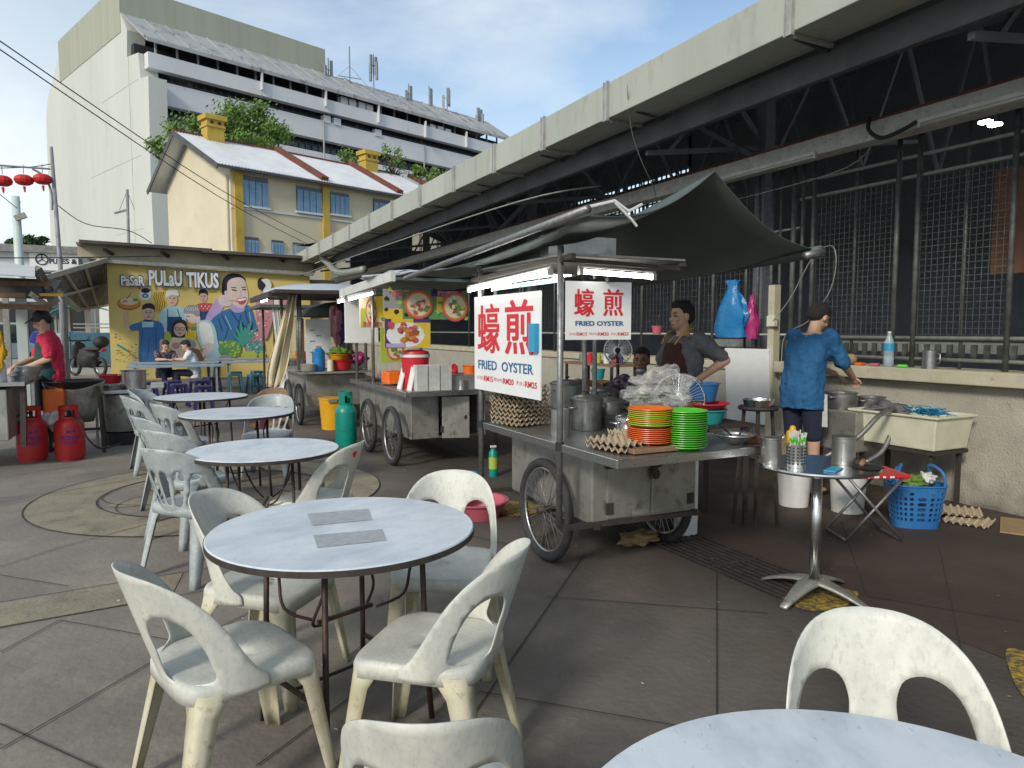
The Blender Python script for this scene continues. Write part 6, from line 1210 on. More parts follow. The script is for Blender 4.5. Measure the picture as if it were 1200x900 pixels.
quad('roof_sheet', 'zinc', [atY(-60, 300, 9.0), atY(41, 320, 9.0), atY(60, 320, 13), atY(-60, 296, 13)], ls); quad('roof_fascia', 'corrugated', [atY(-60, 318, 8.98), atY(41, 325, 8.98), atY(41, 313, 9.0), atY(-60, 298, 9.0)], ls)
quad('roof_sheet', 'zinc_dark', [atY(-60, 345, 9.4), atY(62, 348, 9.4), atY(72, 330, 12), atY(-60, 325, 12)], ls, .05); quad('roof_edge', 'zinc', [atY(40, 316, 9.2), atY(46, 312, 9.2), atY(68, 352, 10.5), atY(60, 358, 10.2)], ls, .05); quad('roof_edge', 'old_cream', [atY(34, 347, 9.3), atY(38, 342, 9.3), atY(57, 355, 9.6), atY(52, 360, 9.6)], ls, .03)
b = MB(); b.bar(atY(-40, 346, 9.3), atY(30, 346, 9.3), .05); b.bar(atY(-40, 357, 9.3), atY(60, 361, 9.6), .06); b.bar(atY(-40, 331, 9.3), atY(60, 333, 9.6), .05); b.bar(atY(52, 345, 9.6), atY(68, 345, 9.6), .04); b.build('roof_beam', 'wood', ls, world=True)
tag(MB().box(atY(60, 345.5, 9.4), (.22, .02, .03)).build('yellow_strip', 'yellow_pl'), 'short yellow strip under the left stall roof', 'strip')
tag(blob(MB(), (-1.52, 9.15, 1.28), (.07, .05, .20), 4, .6, f_=5).build('yellow_bag', 'yellow_pl', smooth=True), 'yellow plastic bag hanging at the left edge of the stall', 'bag'); lathe_thing('rice_tub', [(0, 0), (.13, 0), (.13, .14), (.12, .2), (.06, .26), (0, .27)], 'white_pl', (-1.60, 9.3, .95), 'white plastic tub with domed lid on the left counter', 'tub')
for k in range(3): lathe_thing('steel_tray', [(0, 0), (.12, 0), (.14, .05), (0, .05)], 'steel', (-1.34+.02*k, 9.5, .95+.05*k), 'round steel tray in the pile before the man in red, %s' % ['bottom', 'middle', 'top'][k], 'tray')
tag(MB().box((-1.12, 10.0, .66), (.22, .3, .3)).build('red_crate', 'orange_pl', bevel=.02), 'orange-red crate behind the left gas cylinder', 'crate'); tag(blob(MB(), (-1.14, 9.9, .45), (.13, .13, .12), 4, .5).build('white_bag', 'white_pl', smooth=True), 'white plastic bag between counter and wok stove', 'bag')
# ================================================================ MOTORBIKE, VEHICLES, KIOSK, FAR BUILDINGS
p = atZ(104, 437); mb_ = thing('motorbike', 'dark motorbike with a top box parked beyond the mural corner', 'motorbike', (p.x, 26.2, 0), R(62)); s = .9
q_ = atZ(104, 441); mb_.location = (q_.x, q_.y, 0); mb_.rotation_euler = (0, 0, R(128)); mb_.scale = (1.1, 1.25, 1.15)
for x in (-.55, .62): b = MB(); b.torus((x, 0, .28), (0, 1, 0), .24, .045, 28, 8); tr = b.build('wheel', 'rubber', mb_, smooth=True); MB().torus((x, 0, .28), (0, 1, 0), .19, .015, 24, 6).build('rim', 'rim', tr, smooth=True)
b = MB(); blob(b, (-.05, 0, .52), (.52, .17, .27), 3, .3); blob(b, (.42, 0, .7), (.12, .2, .28), 5, .2); b.tube([(.62, 0, .28), (.45, 0, .9), (.4, 0, 1.0)], .05, 8); b.build('body', 'black', mb_, smooth=True); MB().ell((-.25, 0, .78), (.38, .13, .07)).build('seat', 'dark_iron', mb_, smooth=True); MB().ell((-.62, 0, .98), (.22, .2, .17)).build('top_box', 'black', mb_, smooth=True); MB().tube([(.35, -.3, 1.02), (.42, 0, 1.0), (.35, .3, 1.02)], .02).build('handlebar', 'black', mb_, smooth=True); MB().ell((.5, 0, .88), (.1, .1, .1)).build('headlight', 'clear_pl', mb_, smooth=True); MB().ell((-.72, 0, .75), (.05, .08, .05)).build('tail_light', 'red_pl', mb_, smooth=True)
for k, s in enumerate((-1, 1)): MB().tube([(.38, s*.22, 1.02), (.36, s*.3, 1.15)], .012).build('mirror', 'black', mb_)
def car(x, y, rz_, m, label, h=1.45, l=4.2, van=False):
    t = thing('parked_car', label, 'car', (x, y, 0), rz_); b = MB(); prof = [(-l/2, .35), (-l/2, .85), (-l/2+.25, .95), (-l*.32, h if van else .98), (-l*.2, h), (l*.15, h), (l*.3, .98), (l/2-.1, .85), (l/2, .6), (l/2, .35)]
    b.prism(prof, (0, .82, 0), (1, 0, 0), (0, 0, 1), 1.64); b.build('body', m, t, bevel=.08); b = MB(); b.prism([(-l*.29, 1.0), (-l*.19, h-.08), (l*.14, h-.08), (l*.26, 1.0)], (0, .84, 0), (1, 0, 0), (0, 0, 1), 1.68); b.build('window', 'glass_dark', t)
    for x_ in (-l*.31, l*.31):
        for s in (-.8, .8): w2 = MB().cyl((x_, s-.08, .31), (x_, s+.08, .31), .31, n=20).build('wheel', 'rubber', t, smooth=True, auto=40); MB().cyl((x_, s-.085, .31), (x_, s+.085, .31), .19, n=16).build('rim', 'rim', w2)
    for s in (-.6, .6): MB().box((l/2, s, .68), (.05, .3, .12)).build('headlight', 'clear_pl', t)
    return t
p = atY(72, 410, 38); car(p.x, 38, R(75), 'car_blue', 'dark blue car parked beyond the man in red'); p = atY(6, 400, 34); car(p.x-.6, 34, R(60), 'car_white', 'white van at the left edge behind the stall post', 1.8, 4.4, True)
ki = thing('street_kiosk', 'teal kiosk cart with curved roof across the road', 'kiosk', (atY(100, 400, 34).x, 34, 0)); MB().box((0, 0, .75), (2.0, 1.2, 1.3)).build('body', 'stool_teal', ki, bevel=.02); MB().box((-.75, -.62, .85), (.5, .03, 1.1)).build('front_panel', 'sky', ki)
b = MB(); b.loops([[V((1.15*cos(a), yy, 2.05+.42*sin(a))) for a in [pi*i/12 for i in range(13)]] for yy in (-.9, .9)], False, False); b.build('roof', 'teal_pl', ki, solid=.04)
for sx in (-1, 1):
    for sy in (-1, 1): MB().bar((sx*.95, sy*.55, 0), (sx*.95, sy*.55, 2.15), .07).build('post', 'rail_grey', ki)
b = MB()
for z_ in (1.6, 1.75): b.box((.3, -.6, z_), (1.3, .04, .05))
b.build('rail', 'rail_grey', ki)
fb = thing('shop_building', 'long low pale shop building with a white sign across the road', 'building', (-9, 62, 0)); 
x0, x1 = atY(-80, 300, 60).x, atY(100, 300, 60).x; zt1, zt0 = atY(50, 297, 60).z, atY(50, 318, 60).z
MB().box(((x0+x1)/2, 63, zt1/2), (x1-x0, 6, zt1)).build('wall', 'win_white', fb, world=True); MB().box(((x0+x1)/2, 62.8, zt1+.25), (x1-x0+.6, 7, .5)).build('roof', 'zinc', fb, world=True); MB().box(((x0+x1)/2, 59.9, 1.5), (x1-x0, .2, 3.0)).build('shopfront', 'glass_dark', fb, world=True); MB().box(((x0+x1)/2, 58.8, 3.6), (x1-x0, 2.4, .35)).build('canopy', 'corrugated', fb, world=True)
for k in range(8): MB().box((x0+(x1-x0)*k/7, 59.7, 1.8), (.35, .3, 3.6)).build('column', 'old_cream', fb, world=True)
sg = thing('shop_sign', 'white shop sign with a round black emblem and partly hidden lettering', 'sign', (atY(62, 310, 59.6).x, 59.6, 3.9)); a0, a1, z0, z1 = rect_px(59.6, 35, 294, 91, 316); MB().box(((a0+a1)/2, 59.7, (z0+z1)/2), (a1-a0, .1, z1-z0)).build('board', 'white_sign', sg, world=True)
b = MB(); c_ = atY(49, 304, 59.62); b.torus((c_.x, 59.62, c_.z), (0, 1, 0), .36, .04, 24, 6)
for k in range(3): a = pi/2+2*pi*k/3; b.bar((c_.x, 59.62, c_.z), (c_.x+.34*cos(a), 59.62, c_.z+.34*sin(a)), .05)
l0 = atY(58, 309, 59.62); text_mesh(b, 'PUR', (l0.x, 59.62, l0.z), (1, 0, 0), (0, 0, 1), .75, .36, .03, 0); l0 = atY(72, 309, 59.62); text_mesh(b, 'ES & S', (l0.x, 59.62, l0.z), (1, 0, 0), (0, 0, 1), 1.3, .36, .03, 0); b.build('emblem_and_lettering', 'ink', sg, world=True)
fh = thing('pale_row_house', 'pale grey low houses behind the canopy at far left', 'building', (-12, 75, 0)); MB().box((-15, 78, 2.5), (20, 5, 5)).build('wall', 'old_cream', fh, world=True); MB().box((-15, 77.5, 5.1), (20.6, 7, .4)).build('roof', 'zinc', fh, world=True)
# poles, lanterns
lp = atZ(74, 440); Yp = 22.0; p = atY(72, 330, Yp); q = atY(60, 172, Yp); sp2 = thing('street_lamp', 'tall thin leaning lamp pole carrying the lantern wire', 'lamp post', (p.x, Yp, 0)); MB().tube([(p.x, Yp, 0), p, q], [.07, .06, .04], 10).build('pole', 'pole_grey', sp2, world=True, smooth=True)
a = atY(59, 198, Yp); c = atY(-40, 191, Yp); MB().tube([a, a.lerp(c, .5), c], .025, 6).build('arm', 'pole_grey', sp2, world=True); MB().tube(smooth_poly([atY(61, 246, Yp), atY(60, 225, Yp), atY(52, 207, Yp), atY(38, 198, Yp)], 5, False), .03, 6).build('brace', 'pole_grey', sp2, world=True)
wp = thing('camera_post', 'short thick white post with a security camera', 'post', (atY(24, 340, 24).x, 24, 0)); a, c = atY(25, 345, 24), atY(18, 230, 24); MB().tube([(a.x, 24, 0), a, c], [.13, .12, .10], 12).build('post', 'pole_mint', wp, world=True, smooth=True); c2 = atY(24, 254, 23.8); MB().box(c2, (.28, .16, .14), rot=Matrix.Rotation(R(-25), 3, 'Y')).build('camera', 'rail_grey', wp, world=True); MB().bar(atY(16, 237, 24), atY(24, 237, 24), .04).build('arm', 'rail_grey', wp, world=True)
lsrc = None
for k, (x, y) in enumerate([(3, 212), (28, 211), (50, 210)]):
    c = atY(x, y, Yp); lb = ['leftmost red paper lantern on the wire', 'middle red paper lantern on the wire', 'right red paper lantern next to the pole'][k]
    if lsrc is None:
        t = thing('red_lantern', lb, 'lantern', c, group='red lanterns'); b = MB(); n = 20; prof = [(.05, .13), (.12, .12), (.19, .07), (.215, 0), (.19, -.07), (.12, -.12), (.05, -.13)]
        for kk in range(n): pass
        b.loops([[V((r*(1+.04*(i % 2))*cos(2*pi*i/24), r*(1+.04*(i % 2))*sin(2*pi*i/24), z_)) for i in range(24)] for r, z_ in prof]); b.build('shade', 'lantern', t, smooth=False); MB().tube([(0, 0, -.16), (.01, 0, -.3)], [.035, .02], 6).build('tassel', 'lantern', t); MB().cyl((0, 0, .16), (0, 0, .38), .008, n=5).build('string', 'black', t); lsrc = t
    else: copy_tree(lsrc, c, 0, lb)
wire('lantern_wire', [atY(-60, 198, Yp), atY(30, 196, Yp), atY(60, 192, Yp)], .012, 'black', 'thin wire carrying the red lanterns')
wire('service_wire', [atY(62, 236, Yp), atY(100, 262, 22.5), atY(150, 270, 23), atY(178, 285, 23.6)], .012, 'black', 'thin sagging wire from the lamp pole to the mural roof'); wire('service_wire', [atY(-30, 205, 23), atY(0, 228, 23), atY(20, 244, 23)], .01, 'black', 'thin wire reaching the white post from the left'); wire('service_wire', [atY(-40, 302, 20), atY(70, 302, 20), atY(190, 300, 22)], .014, 'black', 'taut dark wire in front of the shop sign')
fp = thing('roof_aerial', 'slim mast with guy wires and a bracket above the mural roof', 'aerial', (atY(150, 285, 30).x, 30, 4)); MB().cyl(atY(151, 290, 30), atY(149, 222, 30), .05, n=8).build('mast', 'pole_grey', fp, world=True); b = MB(); b.bar(atY(149, 246, 30), atY(134, 250, 30), .07); b.bar(atY(149, 224, 30), atY(140, 246, 30), .02); b.bar(atY(149, 224, 30), atY(158, 246, 30), .02); b.build('bracket', 'pole_grey', fp, world=True)
# ================================================================ PEOPLE
def limb(mb, a, b, ra, rb, n=14, flat_=1.0, side=None):
    a, b = V(a), V(b); z = (b-a); ln = z.length; z.normalize(); u = V(side) if side is not None else (V((0, 0, 1)) if abs(z.z) < .8 else V((0, 1, 0))); x = u.cross(z).normalized(); y = z.cross(x); rings = []
    for k in range(11):
        f_ = k/10; r_ = ra+(rb-ra)*f_; c = a+z*ln*f_; rings.append(mb.ring(c, x, y, r_, r_*flat_, n))
    pre = [mb.ring(a-z*ra*sin(t), x, y, ra*cos(t), ra*flat_*cos(t), n) for t in (1.35, 1.0, .6, .3)]; post = [mb.ring(b+z*rb*sin(t), x, y, rb*cos(t), rb*flat_*cos(t), n) for t in (.3, .6, 1.0, 1.35)]
    return mb.loops(pre+rings+post)
def loft(mb, secs, n=24):   # (centre, half width, half depth, sideways dir)
    rings = []
    for c, rx, ry, sd in secs:
        c, sd = V(c), V(sd).normalized(); fwd = V((0, 0, 1)).cross(sd); e = 2.4; r_ = []
        for i in range(n):
            a = 2*pi*i/n; ca, sa = cos(a), sin(a); r_.append(c+sd*rx*abs(ca)**(2/e)*(1 if ca > 0 else -1)+fwd*ry*abs(sa)**(2/e)*(1 if sa > 0 else -1))
        rings.append(r_)
    return mb.loops(rings)
def remesh(o, vox, sm=3):
    q = o.modifiers.new('remesh', 'REMESH'); q.mode = 'VOXEL'; q.voxel_size = vox; q.use_smooth_shade = True; s_ = o.modifiers.new('smooth', 'SMOOTH'); s_.factor = .5; s_.iterations = sm; return o
def hand(mb, w_, d, palm, curl=.5, s=1.0):
    """palm centre from wrist w_ along d; palm = palm normal; four unequal bent fingers and a thumb off the side"""
    w_, d, palm = V(w_), V(d).normalized(), V(palm).normalized(); sd = d.cross(palm).normalized(); palm = sd.cross(d).normalized(); c = w_+d*.05*s
    limb(mb, w_, w_+d*.08*s, .024*s, .031*s, 10, .5, palm); limb(mb, w_+d*.07*s-sd*.02*s, w_+d*.07*s+sd*.02*s, .016*s, .016*s, 10)
    for k, l_ in enumerate((.062, .072, .068, .054)):
        off = (-.030+.020*k)*s; a = w_+d*.085*s+sd*off; d1 = (d+palm*curl*.6+sd*(k-1.5)*.09).normalized(); b_ = a+d1*l_*.5*s; d2 = (d+palm*curl*1.8+sd*(k-1.5)*.05).normalized(); limb(mb, a, b_, .0085*s, .008*s, 8); limb(mb, b_, b_+d2*l_*.5*s, .008*s, .0065*s, 8)
    a = w_+d*.03*s-sd*.028*s; b_ = a+(d*.7-sd*.8+palm*.3).normalized()*.035*s; limb(mb, a, b_, .012*s, .010*s, 8); limb(mb, b_, b_+(d-sd*.2+palm*.4).normalized()*.03*s, .0095*s, .008*s, 8)
def head(mb, c, R_, s=1.0):
    """skull, jaw, nose, brow, lips and ears; local frame of R_: x right, y forward, z up"""
    f_ = lambda x, y, z: V(c)+R_@V((x*s, y*s, z*s)); e = lambda p, r: mb.ell(f_(*p), tuple(v*s for v in r), 20, 14, R_)
    e((0, -.012, .025), (.076, .096, .098)); e((0, .025, -.035), (.060, .066, .078)); e((0, .045, -.082), (.034, .038, .030)); e((0, .076, .022), (.050, .016, .014)); e((0, .095, -.022), (.0125, .018, .026)); e((0, .100, -.036), (.018, .014, .011)); e((0, .082, -.062), (.026, .014, .007)); e((0, .080, -.074), (.022, .014, .007))
    for q in (-1, 1): e((q*.040, .066, -.022), (.022, .020, .020)); e((q*.077, -.005, -.008), (.010, .020, .032))
def rot_dir(fwd, pitch=0, roll=0):
    f_ = V((fwd[0], fwd[1], 0)).normalized(); x = f_.cross(V((0, 0, 1))); m = Matrix((x, f_, V((0, 0, 1)))).transposed(); return m@Matrix.Rotation(pitch, 3, 'X')@Matrix.Rotation(roll, 3, 'Y')
def person(label, pos, fwd, hp, skin='skin', head_fwd=None, pitch=0, sleeve=.28, shirt='shirt_grey', trousers='navy', arms=None, sitting=False, seat_z=.46, s=1.0, legs=None, cap=None, hairm='hair', short=False, detail=True, lean=0., cur=.6, grip=None):
    """hp: joint positions in the local frame (x right, y forward, z up), feet on z = 0"""
    t = thing('person', label, 'person', pos); fm = rot_dir(fwd); L_ = lambda p: fm@(V(p)*s); hz_ = hp.get('hip', (0, 0, .93)); ch = hp.get('chest', (0, 0, 1.25)); nk = hp.get('neck', (0, 0, 1.46)); hd = V(hp.get('head', (0, .02, 1.61))); sd = fm@V((1, 0, 0)); sh = {q: V(nk)+V((q*.175, -.01, -.055)) for q in (-1, 1)}
    HR = rot_dir(head_fwd or fwd, pitch); b = MB(); body = b
    loft(b, [(L_(V(hz_)-V((0, 0, .08))), .14*s, .09*s, sd), (L_(hz_), .165*s, .115*s, sd), (L_(V(hz_).lerp(V(ch), .4)), .145*s, .10*s, sd), (L_(ch), .165*s, .115*s, sd), (L_(V(ch).lerp(V(nk), .65)), .165*s, .10*s, sd), (L_(V(nk)-V((0, 0, .02))), .09*s, .07*s, sd)])
    limb(b, L_(V(nk)-V((0, 0, .06))), L_(V(nk).lerp(hd, .6)), .060*s, .052*s); head(b, L_(hd), HR, s)
    for q in (-1, 1):
        el, wr = V(arms[q][0]), V(arms[q][1]); limb(b, L_(sh[q]), L_(el), .052*s, .042*s); limb(b, L_(el), L_(wr), .041*s, .027*s); d = (L_(wr)-L_(el)).normalized(); pn = V((0, 0, -1)) if abs(d.z) < .8 else fm@V((-q, 0, 0)); hand(b, L_(wr), (d+V((0, 0, -.25))).normalized() if detail else d, pn if not grip else fm@V(grip), cur, s)
    lg = legs or {q: ((q*.095, .02, .50), (q*.10, -.01, .09)) for q in (-1, 1)}
    for q in (-1, 1):
        kn, an = V(lg[q][0]), V(lg[q][1]); limb(b, L_(V(hz_)+V((q*.085, 0, -.06))), L_(kn), .083*s, .055*s); limb(b, L_(kn), L_(an), .054*s, .036*s); limb(b, L_(an+V((0, -.03, -.045))), L_(an+V((0, .15, -.06))), .038*s, .03*s)
    remesh(b.build('body', skin, t), .0075 if detail else .013, 2)
    g = .016; b = MB()
    loft(b, [(L_(V(hz_)-V((0, 0, .16))), (.172+g)*s, (.118+g)*s, sd), (L_(hz_), (.172+g)*s, (.118+g)*s, sd), (L_(V(hz_).lerp(V(ch), .45)), (.158+g)*s, (.112+g)*s, sd), (L_(ch), (.168+g)*s, (.116+g)*s, sd), (L_(V(ch).lerp(V(nk), .62)), (.168+g)*s, (.098+g)*s, sd), (L_(V(nk)-V((0, 0, .03))), (.085+g)*s, (.068+g)*s, sd)])
    for q in (-1, 1): el = V(arms[q][0]); e2 = sh[q].lerp(el, min(1, sleeve/.28)); limb(b, L_(sh[q]), L_(e2), .072*s, .066*s)
    o = remesh(b.build('shirt', shirt, t), .011, 2)
    tx = bpy.data.textures.new('fold', 'CLOUDS'); tx.noise_scale = .075; tx.noise_depth = 3; dm = o.modifiers.new('folds', 'DISPLACE'); dm.texture = tx; dm.strength = .042; dm.mid_level = .5; dm.texture_coords = 'LOCAL'
    b = MB(); loft(b, [(L_(V(hz_)-V((0, 0, .10))), .160*s, .115*s, sd), (L_(V(hz_)+V((0, 0, .06))), .170*s, .122*s, sd)])
    for q in (-1, 1):
        kn, an = V(lg[q][0]), V(lg[q][1]); h0 = V(hz_)+V((q*.088, 0, -.05)); limb(b, L_(h0), L_(kn if not short else h0.lerp(kn, .9)), .098*s, .074*s)
        if not short: limb(b, L_(kn), L_(kn.lerp(an, .92)), .072*s, .056*s)
    remesh(b.build('trousers', trousers, t), .012, 3); b = MB()
    for q in (-1, 1): an = V(lg[q][1]); limb(b, L_(an+V((0, -.04, -.065))), L_(an+V((0, .17, -.068))), .045*s, .04*s, 12, .55)
    b.build('shoes', 'black', t, smooth=True)
    f_ = lambda x, y, z: L_(hd)+HR@V((x*s, y*s, z*s))
    if cap is None:
        b = MB(); b.ell(f_(0, -.026, .040), (.082*s, .098*s, .098*s), 24, 16, HR); b.ell(f_(0, -.055, .0), (.078*s, .070*s, .07*s), 20, 12, HR); b.ell(f_(0, .02, .095), (.066*s, .070*s, .040*s), 20, 12, HR); ho_ = remesh(b.build('hair', hairm, t), .006, 1); th_ = bpy.data.textures.new('strands', 'CLOUDS'); th_.noise_scale = .016; dh = ho_.modifiers.new('strands', 'DISPLACE'); dh.texture = th_; dh.strength = .006; dh.texture_coords = 'LOCAL'
    else:
        b = MB(); b.ell(f_(0, -.012, .052), (.088*s, .108*s, .088*s), 24, 16, HR); b.ell(f_(0, .10, .062), (.07*s, .085*s, .012*s), 20, 8, HR@Matrix.Rotation(R(-14), 3, 'X')); remesh(b.build('cap', cap, t), .007, 1); b = MB(); b.ell(f_(0, -.05, .0), (.078*s, .066*s, .06*s), 20, 12, HR); b.build('hair', hairm, t, smooth=True)
    b = MB()
    for q in (-1, 1): b.ell(f_(q*.031, .079, .003), (.013*s, .009*s, .006*s), 12, 8, HR)
    b.build('eyes', 'ink', t, smooth=True); b = MB()
    for q in (-1, 1): b.bar(f_(q*.018, .090, .026), f_(q*.048, .080, .028), .010*s, .006*s)
    b.build('eyebrows', hairm, t); MB().ell(f_(0, .092, -.067), (.019*s, .006*s, .0035*s), 12, 6, HR).build('mouth', 'mbrown', t, smooth=True)
    return t, fm, L_, HR, f_
# cook in the grey shirt and brown apron
t, fm, L_, HR, f_ = person('standing cook in grey t-shirt and dark brown apron, hand on hip, looking left', (3.99, 4.74, 0), (-.96, .02), {'head': (0, .035, 1.60), 'hip': (0, .02, .95)}, head_fwd=(-.98, .05), sleeve=.22, shirt='shirt_grey', arms={-1: ((-.29, -.19, 1.24), (-.22, .04, 1.08)), 1: ((.26, .04, 1.17), (.20, .24, 1.02))}, s=1.01)
b = MB(); loft(b, [(L_((0, .055, .55)), .20, .13, fm@V((1, 0, 0))), (L_((0, .05, .95)), .20, .13, fm@V((1, 0, 0))), (L_((0, .05, 1.12)), .165, .125, fm@V((1, 0, 0))), (L_((0, .058, 1.30)), .125, .118, fm@V((1, 0, 0))), (L_((0, .065, 1.38)), .10, .10, fm@V((1, 0, 0)))]); remesh(b.build('apron', 'apron_brown', t), .011, 2)
b = MB()
for q in (-1, 1): b.tube(smooth_poly([L_((q*.09, .165, 1.37)), L_((q*.105, .08, 1.47)), L_((q*.075, -.03, 1.50)), L_((0, -.08, 1.47))], 5, False), .006, 6)
b.build('apron_strap', 'yellow_pl', t, smooth=True)
# seated older cook
pz = thing
t, fm, L_, HR, f_ = person('seated older man in dark patterned shirt with a blue mask under his chin', (4.36, 5.80, 0), (-.72, -.69), {'hip': (0, 0, .52), 'chest': (0, .03, .83), 'neck': (0, .05, 1.05), 'head': (0, .075, 1.20)}, skin='skin_dark', sleeve=.24, shirt='shirt_pattern', arms={-1: ((-.26, .12, .82), (-.22, .36, .86)), 1: ((.34, .14, .90), (.52, .30, 1.00))}, legs={q: ((q*.12, .42, .50), (q*.12, .44, .09)) for q in (-1, 1)}, s=1.0, cur=.9)
b = MB(); b.ell(f_(0, .060, -.098), (.045, .045, .022), 20, 12, HR); b.build('face_mask', 'sky', t, smooth=True)
stl = stool([None, 'red_pl'], 4.39, 5.82, 'red stool carrying the seated cook', None)
# man in blue
t, fm, L_, HR, f_ = person('man in blue t-shirt seen from behind, bending over the pots with both hands', (5.22, 4.55, 0), (.95, .10), {'hip': (0, -.03, .93), 'chest': (0, .02, 1.24), 'neck': (0, .10, 1.44), 'head': (0, .175, 1.55)}, head_fwd=(.99, .05), pitch=R(-38), sleeve=.27, shirt='shirt_blue', trousers='navy', short=True, arms={1: ((.23, .20, 1.16), (.16, .46, 1.03)), -1: ((-.19, .24, 1.15), (-.02, .47, 1.05))}, legs={-1: ((-.11, .02, .50), (-.12, -.04, .09)), 1: ((.09, .03, .50), (.09, .04, .09))}, s=1.04)
b = MB(); b.bar(L_((.185, .02, .90)), L_((.19, .03, .62)), .012, .05); b.build('shorts_stripe', 'white_pl', t)
# man in red at the left stall
t, fm, L_, HR, f_ = person('man in red t-shirt, green apron and black cap working at the left stall', (-1.20, 10.55, 0), (-.92, -.25), {'head': (0, .075, 1.58), 'neck': (0, .04, 1.45), 'chest': (0, .0, 1.25)}, head_fwd=(-.95, -.15), pitch=R(-24), sleeve=.24, shirt='shirt_red', cap='black', arms={-1: ((-.24, .06, 1.13), (-.12, .30, 1.02)), 1: ((.22, .12, 1.13), (.08, .36, 1.04))}, s=1.02)
b = MB(); loft(b, [(L_((0, .055, .50)), .21, .135, fm@V((1, 0, 0))), (L_((0, .05, .95)), .20, .135, fm@V((1, 0, 0))), (L_((0, .045, 1.12)), .165, .125, fm@V((1, 0, 0))), (L_((0, .045, 1.32)), .12, .12, fm@V((1, 0, 0)))]); remesh(b.build('apron', 'apron_green', t), .012, 2)
# two diners
for k, (x, y, m, lb, fw) in enumerate([(.12, 19.35, 'shirt_pattern', 'distant diner in patterned shirt bent over the table, left of two', (.3, -1)), (.80, 19.0, 'shirt_white', 'distant diner in white t-shirt leaning to the left, right of two', (-1, .05))]):
    person(lb, (x, y, 0), fw, {'hip': (0, 0, .50), 'chest': (0, .05, .80), 'neck': (0, .12, 1.00), 'head': (0, .19, 1.13)}, sleeve=.2, shirt=m, pitch=R(-30), arms={-1: ((-.22, .22, .80), (-.08, .42, .80)), 1: ((.22, .22, .80), (.08, .42, .80))}, legs={q: ((q*.12, .40, .48), (q*.12, .38, .09)) for q in (-1, 1)}, detail=False)
# ---- fans behind the cart
def fan(loc, r, ax, label, h):
    t = thing('standing_fan', label, 'fan', (loc[0], loc[1], 0)); c = V((0, 0, loc[2])); ax = V(ax).normalized(); u = V((0, 0, 1)); y = ax.cross(u).normalized(); u = y.cross(ax); b = MB(); b.torus(c+ax*.06, ax, r, .006, 40, 6); b.torus(c-ax*.04, ax, r, .006, 40, 6); b.torus(c+ax*.09, ax, r*.3, .004, 24, 6)
    for k in range(44): a = 2*pi*k/44; d = u*cos(a)+y*sin(a); b.bar(c+ax*.10+d*.03, c+ax*.06+d*r, .0035); 
    for k in range(22): a = 2*pi*k/22; d = u*cos(a)+y*sin(a); b.bar(c-ax*.09+d*.03, c-ax*.04+d*r, .0035); b.bar(c-ax*.04+d*r, c+ax*.06+d*r, .0035)
    b.build('cage', 'steel_bright', t); MB().cyl(c-ax*.16, c-ax*.02, .05, n=14).build('motor', 'black', t, smooth=True, auto=40); b = MB()
    for k in range(3):
        a = 2*pi*k/3; d = u*cos(a)+y*sin(a); e = u*cos(a+1)+y*sin(a+1); b.add([c+d*.02, c+d*r*.85+ax*.03, c+(d+e).normalized()*r*.9, c+e*r*.55-ax*.03], [(0, 1, 2, 3)])
    b.build('blades', 'black', t, solid=.004); MB().cyl((0, 0, 0), (0, 0, h), .018, n=10).build('pole', 'dark_iron', t); MB().lathe([(.18, 0), (.17, .03), (0, .04)], n=24, cap=False).build('base', 'black', t); return t
fan((3.55, 4.25, .98), .19, (-.75, -.65, 0), 'standing fan with round wire cage beside the cook in grey', .9); fan((4.55, 6.5, 1.28), .15, (-.6, -.8, 0), 'smaller fan behind the seated cook near the wall', 1.2)
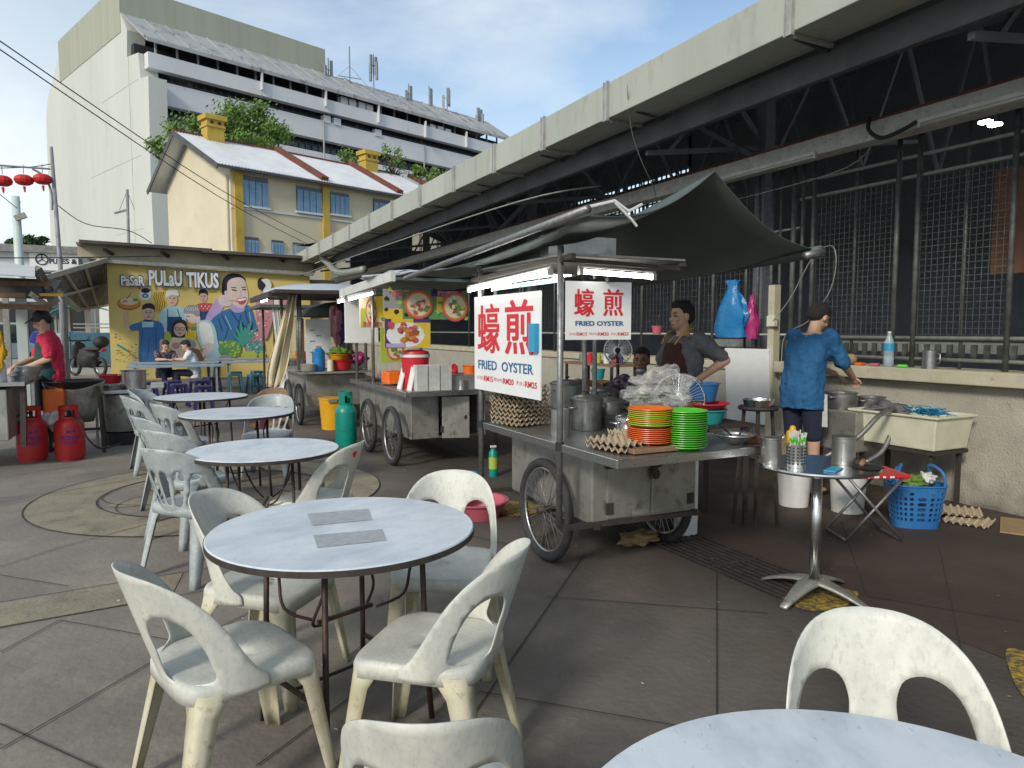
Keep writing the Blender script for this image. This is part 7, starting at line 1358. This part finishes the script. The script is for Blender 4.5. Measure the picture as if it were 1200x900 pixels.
# shelf of small goods by the wall
sh_ = thing('goods_shelf', 'dark wire shelf of small jars along the wall behind the cart', 'shelf', (5.2, 8.2, 0)); MB().box((5.3, 8.0, 1.05), (.4, 1.2, .03)).build('board', 'wood', sh_, world=True); MB().box((5.35, 8.0, .6), (.04, 1.2, .05)).build('board', 'dark_iron', sh_, world=True)
for sx in (5.12, 5.48):
    for y in (7.45, 8.55): MB().bar((sx, y, 0), (sx, y, 1.05), .03).build('leg', 'dark_iron', sh_, world=True)
basin(4.85, 7.35, .90, .09, .12, 'teal_pl', 'teal mug on the shelf behind the big cart post', 'mug'); tag(MB().box((4.8, 7.3, .87), (.3, .25, .03)).build('mug_board', 'wood'), 'wooden board carrying the teal mug', 'board'); tag(MB().bar((4.8, 7.3, 0), (4.8, 7.3, .86), .05).build('board_post', 'dark_iron'), 'dark post under the mug board', 'post')
for k, (y, m) in enumerate([(7.6, 'red_pl'), (7.8, 'white_pl'), (8.0, 'mlime'), (8.2, 'red_pl'), (8.4, 'steel'), (7.5, 'mpurple')]):
    p = (5.28, y, 1.065); lathe_thing('small_jar', [(0, 0), (.04, 0), (.042, .10), (.02, .13), (0, .13)], m, p, ['red jar near the left of the goods shelf', 'white jar in the middle of the goods shelf', 'lime green jar on the goods shelf', 'red jar further right on the goods shelf', 'steel jar at the far end of the goods shelf', 'dark purple jar at the near end of the goods shelf'][k], 'jar')
basin(5.9, 7.55, 1.45, .07, .10, 'pink_pl', 'magenta cup hanging near the fence', 'cup'); tag(MB().tube([(5.9, 7.55, 1.56), (5.95, 7.55, 1.75)], .005, 5).build('cup_hook', 'dark_iron'), 'wire hook of the magenta cup', 'hook')
t = thing('prep_rack', 'dark metal rack with pans standing behind the oyster cart', 'rack', (3.6, 5.4, 0)); MB().box((3.55, 5.5, .78), (1.0, .5, .03)).build('shelf', 'dark_iron', t, world=True); MB().box((3.55, 5.5, .35), (1.0, .5, .03)).build('shelf', 'dark_iron', t, world=True)
for x in (3.1, 4.0):
    for y in (5.28, 5.72): MB().bar((x, y, 0), (x, y, .78), .03).build('leg', 'dark_iron', t, world=True)
pot(3.3, 5.5, .80, .15, .22, 'large dark pot at the left of the rack behind the cart'); pot(3.7, 5.5, .80, .12, .14, 'smaller dark pot at the right of the rack behind the cart')
